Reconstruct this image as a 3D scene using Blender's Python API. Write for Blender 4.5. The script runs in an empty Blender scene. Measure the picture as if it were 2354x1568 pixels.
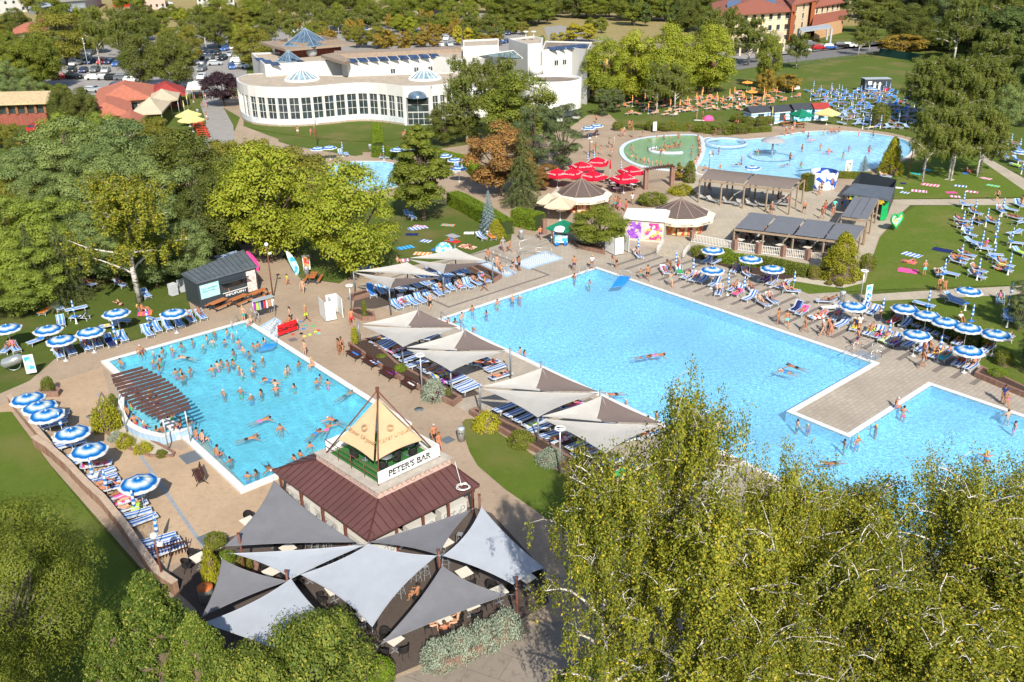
import bpy,math,random
import numpy as np
from mathutils import Vector,Matrix,Euler
from mathutils.geometry import tessellate_polygon
R=math.radians
PI=math.pi
sc=bpy.context.scene
col=sc.collection
random.seed(7)
# ---------------------------------------------------------------- camera, sun, sky
CAMH=32.0
FPX=2068.0
PITCH,ROLL=R(24.22),R(-0.85)
_r0=np.array([1,0,0.]);_f=np.array([0,math.cos(PITCH),-math.sin(PITCH)]);_u0=np.array([0,math.sin(PITCH),math.cos(PITCH)])
_r=math.cos(ROLL)*_r0+math.sin(ROLL)*_u0
_u=-math.sin(ROLL)*_r0+math.cos(ROLL)*_u0
cam_data=bpy.data.cameras.new("Camera")
cam=bpy.data.objects.new("Camera",cam_data);col.objects.link(cam)
cam.matrix_world=Matrix(((_r[0],_u[0],-_f[0],0),(_r[1],_u[1],-_f[1],0),(_r[2],_u[2],-_f[2],CAMH),(0,0,0,1)))
cam_data.sensor_width=36;cam_data.lens=FPX/2354*36
cam_data.clip_start=0.5;cam_data.clip_end=4000
sc.camera=cam
SUN_AZ,SUN_EL=R(170.5),R(38.5)
sund=bpy.data.lights.new("Sun",'SUN');sund.energy=4.8;sund.angle=R(0.5);sund.color=(1,.94,.83)
sun=bpy.data.objects.new("Sun",sund);col.objects.link(sun)
_sd=Vector((math.sin(SUN_AZ)*math.cos(SUN_EL),math.cos(SUN_AZ)*math.cos(SUN_EL),math.sin(SUN_EL)))
sun.rotation_euler=_sd.to_track_quat('Z','Y').to_euler()
world=bpy.data.worlds.new("World");sc.world=world;world.use_nodes=True
_nt=world.node_tree;_nt.nodes.clear()
_sk=_nt.nodes.new('ShaderNodeTexSky');_sk.sky_type='NISHITA';_sk.sun_disc=False
_sk.sun_elevation=SUN_EL;_sk.sun_rotation=SUN_AZ
_bg=_nt.nodes.new('ShaderNodeBackground');_bg.inputs['Strength'].default_value=0.11
_wo=_nt.nodes.new('ShaderNodeOutputWorld')
_nt.links.new(_sk.outputs[0],_bg.inputs[0]);_nt.links.new(_bg.outputs[0],_wo.inputs[0])
sc.view_settings.view_transform='Standard';sc.view_settings.look='None'
sc.view_settings.gamma=1;sc.view_settings.use_curve_mapping=False
sc.view_settings.exposure=0.64
cy=sc.cycles
cy.max_bounces=6;cy.diffuse_bounces=3;cy.glossy_bounces=3;cy.transmission_bounces=4;cy.transparent_max_bounces=8
cy.caustics_reflective=False;cy.caustics_refractive=False
cy.use_adaptive_sampling=True;cy.adaptive_threshold=0.02
cy.use_denoising=True
# ---------------------------------------------------------------- placing: photo position on the ground plane -> metres
def G(x,y,z=0.0):
 a,b=(x-1177)/FPX,-(y-784)/FPX
 d=_r*a+_u*b+_f
 t=(z-CAMH)/d[2]
 return Vector((d[0]*t,d[1]*t,z))
def G2(x,y):v=G(x,y);return(v.x,v.y)
def GP(pts):return[G2(*p)for p in pts]
def pxm(x,y):
 return FPX/(G(x,y)-Vector((0,0,CAMH))).length
def TOP(x,y,yt):
 g=G(x,y);lo,hi=0.,CAMH*1.2
 for _ in range(40):
  m=(lo+hi)/2
  v=np.array([g.x,g.y,m-CAMH]);yy=784-(v@_u)/(v@_f)*FPX
  if yy>yt:lo=m
  else:hi=m
 return lo
def PIX(p):
 v=np.array([p[0],p[1],p[2]-CAMH]);w=v@_f
 return 1177+(v@_r)/w*FPX,784-(v@_u)/w*FPX
 # ---------------------------------------------------------------- materials
MATS={}
def nt_new(name):
 m=bpy.data.materials.new(name);m.use_nodes=True
 nt=m.node_tree;nt.nodes.clear()
 out=nt.nodes.new('ShaderNodeOutputMaterial');MATS[name]=m
 return m,nt,out
def node(nt,t,**kw):
 n=nt.nodes.new(t)
 for k,v in kw.items():
  if k.startswith('i_'):
   k=k[2:];n.inputs[int(k)if k.isdigit()else k].default_value=v
  else:setattr(n,k,v)
 return n
def ramp(nt,fac,stops,interp='LINEAR'):
 n=nt.nodes.new('ShaderNodeValToRGB');cr=n.color_ramp;cr.interpolation=interp
 while len(cr.elements)<len(stops):cr.elements.new(0.5)
 for e,(p,c)in zip(cr.elements,stops):
  e.position=p;e.color=(c[0],c[1],c[2],1)if not isinstance(c,float)else(c,c,c,1)
 nt.links.new(fac,n.inputs[0]);return n.outputs[0]
def mix(nt,f,a,b,mode='MIX'):
 n=nt.nodes.new('ShaderNodeMix');n.data_type='RGBA';n.blend_type=mode
 for i,v in((0,f),(6,a),(7,b)):
  if isinstance(v,(int,float)):n.inputs[i].default_value=v
  elif isinstance(v,(tuple,list)):n.inputs[i].default_value=(v[0],v[1],v[2],1)
  else:nt.links.new(v,n.inputs[i])
 return n.outputs[2]
def mth(nt,op,a,b=0.0,c=None):
 n=nt.nodes.new('ShaderNodeMath');n.operation=op
 for i,v in enumerate((a,b,c)):
  if v is None:continue
  if isinstance(v,(int,float)):n.inputs[i].default_value=v
  else:nt.links.new(v,n.inputs[i])
 return n.outputs[0]
def noise(nt,scale,detail=3,rough=.6,vec=None,dim='3D'):
 n=node(nt,'ShaderNodeTexNoise',i_Scale=scale,i_Detail=detail,i_Roughness=rough)
 if vec is not None:nt.links.new(vec,n.inputs['Vector'])
 return n.outputs[0]
def coords(nt,kind='Object'):
 return nt.nodes.new('ShaderNodeTexCoord').outputs[kind]
def mapping(nt,vec,scale=(1,1,1),rot=0):
 n=nt.nodes.new('ShaderNodeMapping');nt.links.new(vec,n.inputs[0]);n.inputs['Scale'].default_value=scale;n.inputs['Rotation'].default_value=(0,0,rot)
 return n.outputs[0]
def finish(nt,out,colr,rough=.8,metal=0,spec=.3,bump=None,bstr=.3,bdist=.02):
 b=node(nt,'ShaderNodeBsdfPrincipled');b.inputs['Roughness'].default_value=rough
 b.inputs['Metallic'].default_value=metal;b.inputs['Specular IOR Level'].default_value=spec
 if isinstance(colr,(tuple,list)):b.inputs['Base Color'].default_value=(colr[0],colr[1],colr[2],1)
 else:nt.links.new(colr,b.inputs['Base Color'])
 if bump is not None:
  bn=node(nt,'ShaderNodeBump',i_Strength=bstr,i_Distance=bdist);nt.links.new(bump,bn.inputs['Height']);nt.links.new(bn.outputs[0],b.inputs['Normal'])
 nt.links.new(b.outputs[0],out.inputs[0]);return b
def mat(name,c,rough=.75,var=.18,scale=2.5,metal=0,spec=.3,bump=0):
 if name in MATS:return MATS[name]
 m,nt,out=nt_new(name)
 v=coords(nt);n1=noise(nt,scale,5,.65,v)
 lo=tuple(x*(1-var)for x in c);hi=tuple(min(1,x*(1+var))for x in c)
 cc=ramp(nt,n1,[(.3,lo),(.7,hi)])
 finish(nt,out,cc,rough,metal,spec,n1 if bump else None,bump)
 return m
def hsv(h,s,v):
 import colorsys
 return colorsys.hsv_to_rgb(h,s,v)
 # ---------------------------------------------------------------- meshes
class MB:
 def __init__(s):s.v=[];s.f=[];s.m=[];s.k=0;s.sm=[]
 def add(s,vs,fs,smooth=False):
  o=len(s.v);s.v+=[tuple(x)for x in vs];s.f+=[tuple(o+i for i in f)for f in fs]
  s.m+=[s.k]*len(fs);s.sm+=[smooth]*len(fs);return s
 def mat(s,k):s.k=k;return s
 def box(s,c,d,rz=0,tilt=None):
  x,y,z=d[0]/2,d[1]/2,d[2]/2
  vs=[Vector((a*x,b*y,e*z))for e in(-1,1)for b in(-1,1)for a in(-1,1)]
  if tilt is not None:vs=[tilt@v for v in vs]
  cr,sr=math.cos(rz),math.sin(rz)
  vs=[(v.x*cr-v.y*sr+c[0],v.x*sr+v.y*cr+c[1],v.z+c[2])for v in vs]
  return s.add(vs,[(0,2,3,1),(4,5,7,6),(0,1,5,4),(2,6,7,3),(0,4,6,2),(1,3,7,5)])
 def bar(s,a,b,w,h):
  a,b=Vector(a),Vector(b);d=b-a;L=d.length
  if L<1e-6:return s
  q=d.to_track_quat('X','Z').to_matrix();c=(a+b)/2
  vs=[c+q@Vector((i*L/2,j*w/2,k*h/2))for k in(-1,1)for j in(-1,1)for i in(-1,1)]
  return s.add(vs,[(0,2,3,1),(4,5,7,6),(0,1,5,4),(2,6,7,3),(0,4,6,2),(1,3,7,5)])
 def tube(s,pts,rad,n=8,cap=True,smooth=True):
  pts=[Vector(p)for p in pts]
  if isinstance(rad,(int,float)):rad=[rad]*len(pts)
  vs=[];prev=None
  for i,p in enumerate(pts):
   d=(pts[min(i+1,len(pts)-1)]-pts[max(i-1,0)])
   if d.length<1e-9:d=Vector((0,0,1))
   d.normalize()
   if prev is None:u=d.orthogonal().normalized()
   else:
    u=prev-d*prev.dot(d)
    u=u.normalized()if u.length>1e-6 else d.orthogonal().normalized()
   prev=u;w=d.cross(u)
   vs+=[p+(u*math.cos(2*PI*k/n)+w*math.sin(2*PI*k/n))*rad[i]for k in range(n)]
  fs=[(i*n+k,i*n+(k+1)%n,(i+1)*n+(k+1)%n,(i+1)*n+k)for i in range(len(pts)-1)for k in range(n)]
  if cap:fs+=[tuple(range(n))[::-1],tuple((len(pts)-1)*n+k for k in range(n))]
  return s.add(vs,fs,smooth)
 def cyl(s,c,r,h,n=16,r2=None):
  r2=r if r2 is None else r2
  return s.tube([c,(c[0],c[1],c[2]+h)],[r,r2],n)
 def lathe(s,c,prof,n=24,smooth=True):
  vs=[];fs=[]
  for r,z in prof:vs+=[(c[0]+r*math.cos(2*PI*k/n),c[1]+r*math.sin(2*PI*k/n),c[2]+z)for k in range(n)]
  for i in range(len(prof)-1):
   fs+=[(i*n+k,i*n+(k+1)%n,(i+1)*n+(k+1)%n,(i+1)*n+k)for k in range(n)]
  return s.add(vs,fs,smooth)
 def ball(s,c,r,n=10,sq=(1,1,1)):
  prof=[(max(1e-4,r*math.sin(PI*i/n)),-r*math.cos(PI*i/n))for i in range(n+1)]
  vs=[];m=n*2
  for a,z in prof:vs+=[(c[0]+a*sq[0]*math.cos(2*PI*k/m),c[1]+a*sq[1]*math.sin(2*PI*k/m),c[2]+z*sq[2])for k in range(m)]
  fs=[(i*m+k,i*m+(k+1)%m,(i+1)*m+(k+1)%m,(i+1)*m+k)for i in range(n)for k in range(m)]
  return s.add(vs,fs,True)
 def prism(s,poly,z0,z1,top=True,bot=True,side=True):
  n=len(poly);a=sum(poly[i][0]*poly[(i+1)%n][1]-poly[(i+1)%n][0]*poly[i][1]for i in range(n))
  if a<0:poly=poly[::-1]
  vs=[(p[0],p[1],z0)for p in poly]+[(p[0],p[1],z1)for p in poly];fs=[]
  if side:fs+=[(i,(i+1)%n,n+(i+1)%n,n+i)for i in range(n)]
  tri=tessellate_polygon([[Vector((p[0],p[1],0))for p in poly]])
  for t in tri:
   A,B,C=(poly[i]for i in t)
   if(B[0]-A[0])*(C[1]-A[1])-(B[1]-A[1])*(C[0]-A[0])<0:t=t[::-1]
   if top:fs.append(tuple(n+i for i in t))
   if bot:fs.append(tuple(t[::-1]))
  return s.add(vs,fs)
 def sheet(s,poly,z=0.0,holes=()):
  loops=[[Vector((p[0],p[1],0))for p in poly]]+[[Vector((p[0],p[1],0))for p in h]for h in holes]
  flat=[v for l in loops for v in l];tri=tessellate_polygon(loops);fs=[]
  for t in tri:
   A,B,C=(flat[i]for i in t)
   fs.append(tuple(t)if(B-A).cross(C-A).z>0 else tuple(t[::-1]))
  return s.add([(v.x,v.y,z)for v in flat],fs)
 def wall(s,pts,z0,z1,closed=False,th=.1):
  """mitred strip of wall along a line"""
  P=[Vector((p[0],p[1]))for p in pts];Q=[P[0]]
  for p in P[1:]:
   if(p-Q[-1]).length>.02:Q.append(p)
  if closed and(Q[0]-Q[-1]).length<.02:Q.pop()
  n=len(Q);A=[];B=[]
  for i,p in enumerate(Q):
   d1=(p-Q[i-1])if(closed or i>0)else(Q[1]-p);d2=(Q[(i+1)%n]-p)if(closed or i<n-1)else d1
   d1=d1.normalized();d2=d2.normalized();k=Vector((-d1.y-d2.y,d1.x+d2.x));k=k.normalized()if k.length>1e-4 else Vector((-d1.y,d1.x));f=th/2/max(.5,k.dot(Vector((-d1.y,d1.x))));A.append(p+k*f);B.append(p-k*f)
  vs=[(q.x,q.y,z)for z in(z0,z1)for L in(A,B)for q in L];fs=[]
  for i in range(n if closed else n-1):
   j=(i+1)%n;fs+=[(i,n+i,n+j,j),(2*n+i,2*n+j,3*n+j,3*n+i),(i,j,2*n+j,2*n+i),(n+i,3*n+i,3*n+j,n+j)]
  if not closed:fs+=[(0,2*n,3*n,n),(n-1,2*n-1,4*n-1,3*n-1)]
  return s.add(vs,fs)
 def quad(s,a,b,c,d):return s.add([a,b,c,d],[(0,1,2,3)])
 def mesh(s,name,mats,off=(0,0,0)):
  me=bpy.data.meshes.new(name)
  if any(off):s.v=[(x-off[0],y-off[1],z-off[2])for x,y,z in s.v]
  me.from_pydata(s.v,[],s.f)
  for m in(mats if isinstance(mats,(list,tuple))else[mats]):me.materials.append(m)
  me.polygons.foreach_set('material_index',s.m);me.polygons.foreach_set('use_smooth',s.sm)
  me.update();return me
def obj(name,mb,mats,parent=None,local=False,loc=(0,0,0)):
 """one mesh object; with a parent the vertices are in world space unless local"""
 off=(0,0,0)
 if parent is not None and not local:off=tuple(parent.location)
 if parent is None and not local and any(loc):off=loc
 me=mb.mesh(name,mats,off)if isinstance(mb,MB)else mb
 o=bpy.data.objects.new(name,me);col.objects.link(o)
 if parent is not None:o.parent=parent
 else:o.location=loc
 return o
def tag(o,label=None,cat=None,group=None,kind=None):
 for k,v in(('label',label),('category',cat),('group',group),('kind',kind)):
  if v:o[k]=v
 return o
def thing(name,label,cat,loc=(0,0,0),rz=0,group=None):
 o=bpy.data.objects.new(name,None);col.objects.link(o);o.empty_display_size=.3
 o.location=loc;o.rotation_euler=(0,0,rz);return tag(o,label,cat,group)
def struct(name,mb,m):
 return tag(obj(name,mb,m),kind='structure')
def dup(root,loc,rz=None,scale=None,label=None,group=None):
 kids=KIDS.get(root.name)
 if kids is None:
  kids=KIDS[root.name]=[(c,list(c.children))for c in root.children]
 r=root.copy();col.objects.link(r);r.location=loc
 if rz is not None:r.rotation_euler=(0,0,rz)
 if scale is not None:r.scale=scale if isinstance(scale,(tuple,list,Vector))else(scale,)*3
 if label:r['label']=label
 if group:r['group']=group
 for c,gs in kids:
  d=c.copy();col.objects.link(d);d.parent=r
  for g in gs:
   e=g.copy();col.objects.link(e);e.parent=d
 return r
KIDS={}
PROTOS=[]
class Proto:
 """first use moves the original itself, later uses copy it"""
 def __init__(s,root):s.root=root;s.used=False;s.kids=[(c,list(c.children))for c in root.children];KIDS[root.name]=s.kids;PROTOS.append(s)
 def put(s,loc,rz=0,scale=None,label=None,group=None,cat=None):
  if not s.used:
   s.used=True;r=s.root;r.location=loc;r.rotation_euler=(0,0,rz)
   if scale is not None:r.scale=scale if isinstance(scale,(tuple,list,Vector))else(scale,)*3
   if label:r['label']=label
   if group:r['group']=group
  else:r=dup(s.root,loc,rz,scale,label,group)
  if cat:r['category']=cat
  return r
ORD=['leftmost','second','third','fourth','fifth','sixth','seventh','eighth','ninth','tenth','eleventh','twelfth','thirteenth','fourteenth','fifteenth','sixteenth','seventeenth','eighteenth','nineteenth','twentieth','twenty-first','twenty-second','twenty-third','twenty-fourth','twenty-fifth','twenty-sixth','twenty-seventh','twenty-eighth','twenty-ninth','thirtieth']
def ordl(i,word='from left'):
 return ORD[0]if i==0 else(ORD[i]if i<len(ORD)else 'far right')+' '+word
PENDING={}
def later(o,desc,place):
 """label to be told apart at the end: desc + ordinal in the place"""
 PENDING.setdefault((desc,place),[]).append(o)
def resolve_labels():
 bpy.context.view_layer.update()
 for(desc,place),os_ in PENDING.items():
  if len(os_)==1:os_[0]['label']=f"{desc} {place}";continue
  P=[(PIX(o.location),o)for o in os_]
  if len(P)<=10:
   P.sort(key=lambda t:t[0][0])
   for i,(p,o)in enumerate(P):o['label']=f"{desc}, {ordl(i)} {place}"
  else:
   P.sort(key=lambda t:t[0][1]);nr=max(2,round(math.sqrt(len(P)/2.2)));k=math.ceil(len(P)/nr)
   for r in range(nr):
    row=sorted(P[r*k:(r+1)*k],key=lambda t:t[0][0])
    rn=['back','second','third','fourth','fifth','sixth','seventh','eighth','ninth','tenth','eleventh','twelfth'][min(r,11)]
    for i,(p,o)in enumerate(row):o['label']=f"{desc}, {ordl(i)}, {rn} row {place}"
    # ---------------------------------------------------------------- ground materials
YA=R(-49.4);AX=(math.cos(YA),math.sin(YA));BX=(-math.sin(YA),math.cos(YA))
def UV(u,v):return(AX[0]*u+BX[0]*v,AX[1]*u+BX[1]*v)
def toUV(x,y):
 g=G(x,y);return(g.x*AX[0]+g.y*AX[1],g.x*BX[0]+g.y*BX[1])
def m_grass(name,a,b,dry,dryness=.5,sc_=.12):
 m,nt,out=nt_new(name);v=coords(nt)
 big=noise(nt,sc_,4,.6,v);mid=noise(nt,1.3,4,.7,v);fine=noise(nt,14,4,.8,v)
 c=mix(nt,mid,a,b);c=mix(nt,ramp(nt,fine,[(.35,(0,0,0)),(.7,(1,1,1))]),c,mix(nt,.5,c,(b[0]*1.5,b[1]*1.4,b[2]*1.2)))
 c=mix(nt,ramp(nt,big,[(dryness,(0,0,0)),(dryness+.22,(1,1,1))]),c,dry)
 h=mth(nt,'ADD',fine,noise(nt,60,2,.8,v))
 finish(nt,out,c,.95,0,.1,h,.9,.06);return m
M_LAWN=m_grass('lawn_grass',(.055,.088,.016),(.095,.13,.026),(.17,.145,.055),.50)
M_LAWN2=m_grass('lawn_fresh',(.07,.115,.016),(.12,.17,.026),(.2,.185,.06),.50)
M_DRY=m_grass('dry_field',(.19,.16,.07),(.28,.23,.11),(.10,.13,.035),.6,.03)
M_SOIL=mat('soil',(.07,.05,.035),.95,.4,3,bump=.5)
M_MULCH=mat('mulch',(.055,.032,.024),.95,.4,8,bump=.5)
M_GRAVEL=mat('pale_gravel',(.42,.37,.29),.95,.25,12,bump=.5)
def m_paving(name,c1,c2,joint,size=.24,rot=YA,stain=.25,width=.07,jmix=.55):
 m,nt,out=nt_new(name);v=coords(nt);mp=mapping(nt,v,(1,1,1),-rot)
 br=node(nt,'ShaderNodeTexBrick',i_Scale=1.0);br.inputs['Brick Width'].default_value=size*2;br.inputs['Row Height'].default_value=size
 br.inputs['Mortar Size'].default_value=size*width;br.inputs['Mortar Smooth'].default_value=.3;br.inputs['Bias'].default_value=0
 br.inputs['Color1'].default_value=(*c1,1);br.inputs['Color2'].default_value=(*c2,1)
 br.inputs['Mortar'].default_value=(*[joint[i]*jmix+c1[i]*(1-jmix)for i in range(3)],1)
 nt.links.new(mp,br.inputs['Vector'])
 n1=noise(nt,.22,5,.6,v);n2=noise(nt,2.2,5,.7,v)
 c=mix(nt,ramp(nt,n1,[(.35,(0,0,0)),(.75,(1,1,1))]),br.outputs[0],mix(nt,.5,br.outputs[0],(c1[0]*.5,c1[1]*.48,c1[2]*.46)))
 c=mix(nt,ramp(nt,n2,[(.52,(0,0,0)),(.72,(stain*1.5,stain*1.5,stain*1.5))]),c,(c1[0]*.4,c1[1]*.38,c1[2]*.36))
 finish(nt,out,c,.85,0,.2,n2,.15);return m
M_TAN=m_paving('tan_pavers',(.39,.30,.215),(.35,.27,.195),(.15,.1,.07),.11)
M_TAN2=m_paving('ochre_pavers',(.46,.335,.22),(.42,.305,.205),(.22,.14,.08),.11)
M_GREY=m_paving('stamped_concrete',(.41,.355,.29),(.36,.315,.26),(.17,.13,.1),.34,YA+PI/2)
M_PALE=m_paving('pale_slabs',(.44,.385,.3),(.4,.35,.275),(.25,.2,.15),.45)
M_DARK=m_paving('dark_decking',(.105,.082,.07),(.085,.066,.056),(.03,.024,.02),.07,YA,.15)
M_BAND=mat('dark_band',(.17,.145,.125),.85,.2,3)
M_ASPH=mat('asphalt',(.15,.145,.14),.95,.15,1.2,bump=.1)
M_ROAD=mat('pale_asphalt',(.26,.245,.23),.95,.12,.6)
M_CONC=m_paving('concrete_slabs',(.26,.22,.18),(.24,.205,.17),(.12,.1,.08),1.6,R(-25),.4,.02)
M_BRICKG=m_paving('brick_kerb',(.27,.155,.115),(.2,.11,.085),(.3,.22,.17),.09,YA,.4,.12)
M_STONEW=m_paving('stone_wall_brick',(.32,.19,.13),(.2,.1,.075),(.25,.19,.15),.13,YA,.5,.12)
M_WHITE=mat('white_paint',(.66,.66,.64),.5,.04,2)
M_COPE=mat('white_coping',(.60,.59,.57),.6,.08,3)
M_TILEB=m_paving('pale_blue_tiles',(.36,.5,.66),(.32,.46,.62),(.6,.66,.72),.2,YA,.15)
BIG=[UV(-61.9,64.9),UV(-61.9,44.85),UV(-11.2,44.85),UV(-11.2,64.5),UV(-25.78,64.5),UV(-25.78,52.75),UV(-30.85,52.75),UV(-30.85,64.9)]
_t=[toUV(248,832),toUV(564,748),toUV(844.7,921),toUV(563,1122)]
LU0=(_t[0][0]+_t[1][0])/2;LV0=(_t[0][1]+_t[3][1])/2;LV1=(_t[1][1]+_t[2][1])/2;LU1=_t[3][0]
LEFT=[UV(LU0,LV1),UV(LU0,LV0),UV(LU1,LV0),UV(LU1,LV1)]
def smooth_loop(pts,it=2):
 for _ in range(it):
  q=[]
  for i in range(len(pts)):
   a,b=pts[i],pts[(i+1)%len(pts)]
   q+=[(a[0]*.75+b[0]*.25,a[1]*.75+b[1]*.25),(a[0]*.25+b[0]*.75,a[1]*.25+b[1]*.75)]
  pts=q
 return pts
BACK=smooth_loop(GP([(1619,315),(1680,322),(1729,321),(1776,316),(1809,311),(1846,304),(1903,301),(1969,303),(2019,309),(2063,317),(2093,327),(2100,345),(2078,366),(2016,384),(1966,399),(1919,404),(1840,412),(1770,412),(1690,405),(1602,403),(1601,385),(1612,362),(1622,350),(1621,330)]))
GREEN=smooth_loop(GP([(1432,343),(1436,360),(1452,374),(1485,385),(1538,391),(1569,392),(1586,390),(1603,372),(1612,348),(1611,322),(1599,312),(1569,312),(1530,314),(1483,318),(1446,329)]))
KID=GP([(745,382),(800,372),(880,372),(945,385),(930,425),(860,440),(770,430)])
def cen(poly):return(sum(p[0]for p in poly)/len(poly),sum(p[1]for p in poly)/len(poly))
def area(poly):return sum(poly[i][0]*poly[(i+1)%len(poly)][1]-poly[(i+1)%len(poly)][0]*poly[i][1]for i in range(len(poly)))/2
def offset(poly,d):
 s=1 if area(poly)>0 else-1;n=len(poly);out=[]
 for i in range(n):
  p0,p1,p2=Vector(poly[i-1]),Vector(poly[i]),Vector(poly[(i+1)%n])
  e1,e2=(p1-p0).normalized(),(p2-p1).normalized()
  n1,n2=Vector((e1.y,-e1.x))*s,Vector((e2.y,-e2.x))*s
  k=n1+n2;k=k/max(.35,k.dot(n1))if k.length>1e-6 else n1
  p=p1+k*d;out.append((p.x,p.y))
 return out
POOLS=[BIG,LEFT,BACK,GREEN,KID]
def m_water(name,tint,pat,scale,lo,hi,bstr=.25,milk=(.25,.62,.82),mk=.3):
 """rippled milky water: a net of bright caustic lines painted into its transparent colour"""
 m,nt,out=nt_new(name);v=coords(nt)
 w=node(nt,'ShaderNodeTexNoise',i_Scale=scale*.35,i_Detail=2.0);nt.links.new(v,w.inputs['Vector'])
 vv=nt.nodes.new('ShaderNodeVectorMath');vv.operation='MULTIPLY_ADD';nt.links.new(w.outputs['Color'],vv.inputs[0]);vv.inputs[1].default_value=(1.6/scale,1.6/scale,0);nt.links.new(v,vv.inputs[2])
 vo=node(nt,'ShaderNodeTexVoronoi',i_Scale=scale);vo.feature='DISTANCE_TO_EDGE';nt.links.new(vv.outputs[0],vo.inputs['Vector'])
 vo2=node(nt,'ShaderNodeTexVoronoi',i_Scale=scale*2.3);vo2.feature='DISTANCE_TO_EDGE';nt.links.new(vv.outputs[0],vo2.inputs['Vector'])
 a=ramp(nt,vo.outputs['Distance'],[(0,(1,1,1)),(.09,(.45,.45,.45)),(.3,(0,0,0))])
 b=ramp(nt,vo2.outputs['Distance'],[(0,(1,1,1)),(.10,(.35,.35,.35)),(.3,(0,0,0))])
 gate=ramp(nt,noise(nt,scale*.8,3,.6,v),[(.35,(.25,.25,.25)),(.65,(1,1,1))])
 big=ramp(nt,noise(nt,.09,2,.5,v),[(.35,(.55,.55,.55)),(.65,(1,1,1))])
 s=mth(nt,'MULTIPLY',mth(nt,'MULTIPLY',mth(nt,'ADD',a,mth(nt,'MULTIPLY',b,.6)),gate),big)  # voronoi lines as painted caustics, standing in for sunlight focused by ripples
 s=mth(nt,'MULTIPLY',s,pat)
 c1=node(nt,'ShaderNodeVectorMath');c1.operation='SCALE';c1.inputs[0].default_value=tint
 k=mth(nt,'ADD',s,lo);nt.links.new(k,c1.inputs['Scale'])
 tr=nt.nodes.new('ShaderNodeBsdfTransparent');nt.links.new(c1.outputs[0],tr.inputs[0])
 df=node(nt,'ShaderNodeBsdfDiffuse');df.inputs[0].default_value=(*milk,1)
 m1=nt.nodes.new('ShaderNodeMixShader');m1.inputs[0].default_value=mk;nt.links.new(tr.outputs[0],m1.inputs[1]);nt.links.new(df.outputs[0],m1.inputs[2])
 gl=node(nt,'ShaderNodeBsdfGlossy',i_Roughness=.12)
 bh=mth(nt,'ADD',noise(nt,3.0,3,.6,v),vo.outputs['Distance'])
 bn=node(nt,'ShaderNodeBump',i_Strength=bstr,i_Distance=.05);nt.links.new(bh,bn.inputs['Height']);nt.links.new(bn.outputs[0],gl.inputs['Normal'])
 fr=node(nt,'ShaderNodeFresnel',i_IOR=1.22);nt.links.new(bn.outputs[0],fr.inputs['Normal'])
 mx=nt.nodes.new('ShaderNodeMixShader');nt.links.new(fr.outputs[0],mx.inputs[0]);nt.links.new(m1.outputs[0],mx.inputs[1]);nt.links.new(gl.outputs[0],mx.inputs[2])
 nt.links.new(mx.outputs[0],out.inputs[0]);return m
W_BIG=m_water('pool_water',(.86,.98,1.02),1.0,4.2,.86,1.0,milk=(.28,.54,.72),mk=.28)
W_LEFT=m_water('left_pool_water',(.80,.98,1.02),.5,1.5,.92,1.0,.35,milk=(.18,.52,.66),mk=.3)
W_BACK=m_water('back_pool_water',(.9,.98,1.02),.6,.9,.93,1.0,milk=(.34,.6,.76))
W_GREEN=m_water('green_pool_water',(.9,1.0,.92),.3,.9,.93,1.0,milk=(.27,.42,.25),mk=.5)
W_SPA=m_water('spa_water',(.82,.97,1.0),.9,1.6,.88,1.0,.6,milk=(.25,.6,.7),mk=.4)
M_FLOORB=mat('blue_pool_liner',(.20,.50,.71),.7,.05,.4)
M_FLOORL=mat('turquoise_pool_liner',(.15,.54,.66),.7,.05,.4)
M_FLOORK=mat('pale_blue_pool_liner',(.40,.68,.84),.7,.04,.4)
M_FLOORG=mat('green_pool_liner',(.33,.52,.32),.7,.05,.4)
WL={}
def pool(name,poly,depth,wz,water,liner,rim,cope=.45,shelf=None,mcope=None):
 b=MB();inner=poly
 fl=MB();fl.sheet(inner,-depth)
 n=len(inner);s=area(inner)>0
 P_=inner if s else inner[::-1]
 fl.add([(p[0],p[1],-depth)for p in P_]+[(p[0],p[1],rim-.02)for p in P_],[((i+1)%n,i,n+i,n+(i+1)%n)for i in range(n)])
 struct(name+'_basin',fl,liner)
 w=MB();w.sheet(inner,wz);struct(name+'_water',w,water)
 c=MB();o=offset(P_,cope);q=P_
 vs=[(p[0],p[1],rim)for p in q]+[(p[0],p[1],rim)for p in o]+[(p[0],p[1],-.05)for p in o]+[(p[0],p[1],rim-.15)for p in q]
 fs=[]
 for i in range(n):
  j=(i+1)%n
  fs+=[(i,n+i,n+j,j),(n+i,2*n+i,2*n+j,n+j),(3*n+i,i,j,3*n+j)]
 c.add(vs,fs);struct(name+'_coping',c,mcope or M_COPE)
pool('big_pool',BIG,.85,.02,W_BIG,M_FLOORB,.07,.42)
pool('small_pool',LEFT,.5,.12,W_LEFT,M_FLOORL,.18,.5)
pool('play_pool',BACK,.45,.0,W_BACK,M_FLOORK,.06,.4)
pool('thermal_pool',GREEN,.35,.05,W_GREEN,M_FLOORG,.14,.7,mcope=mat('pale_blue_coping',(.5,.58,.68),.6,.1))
pool('children_pool',KID,.5,.0,W_BACK,M_FLOORK,.06,.4)
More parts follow.
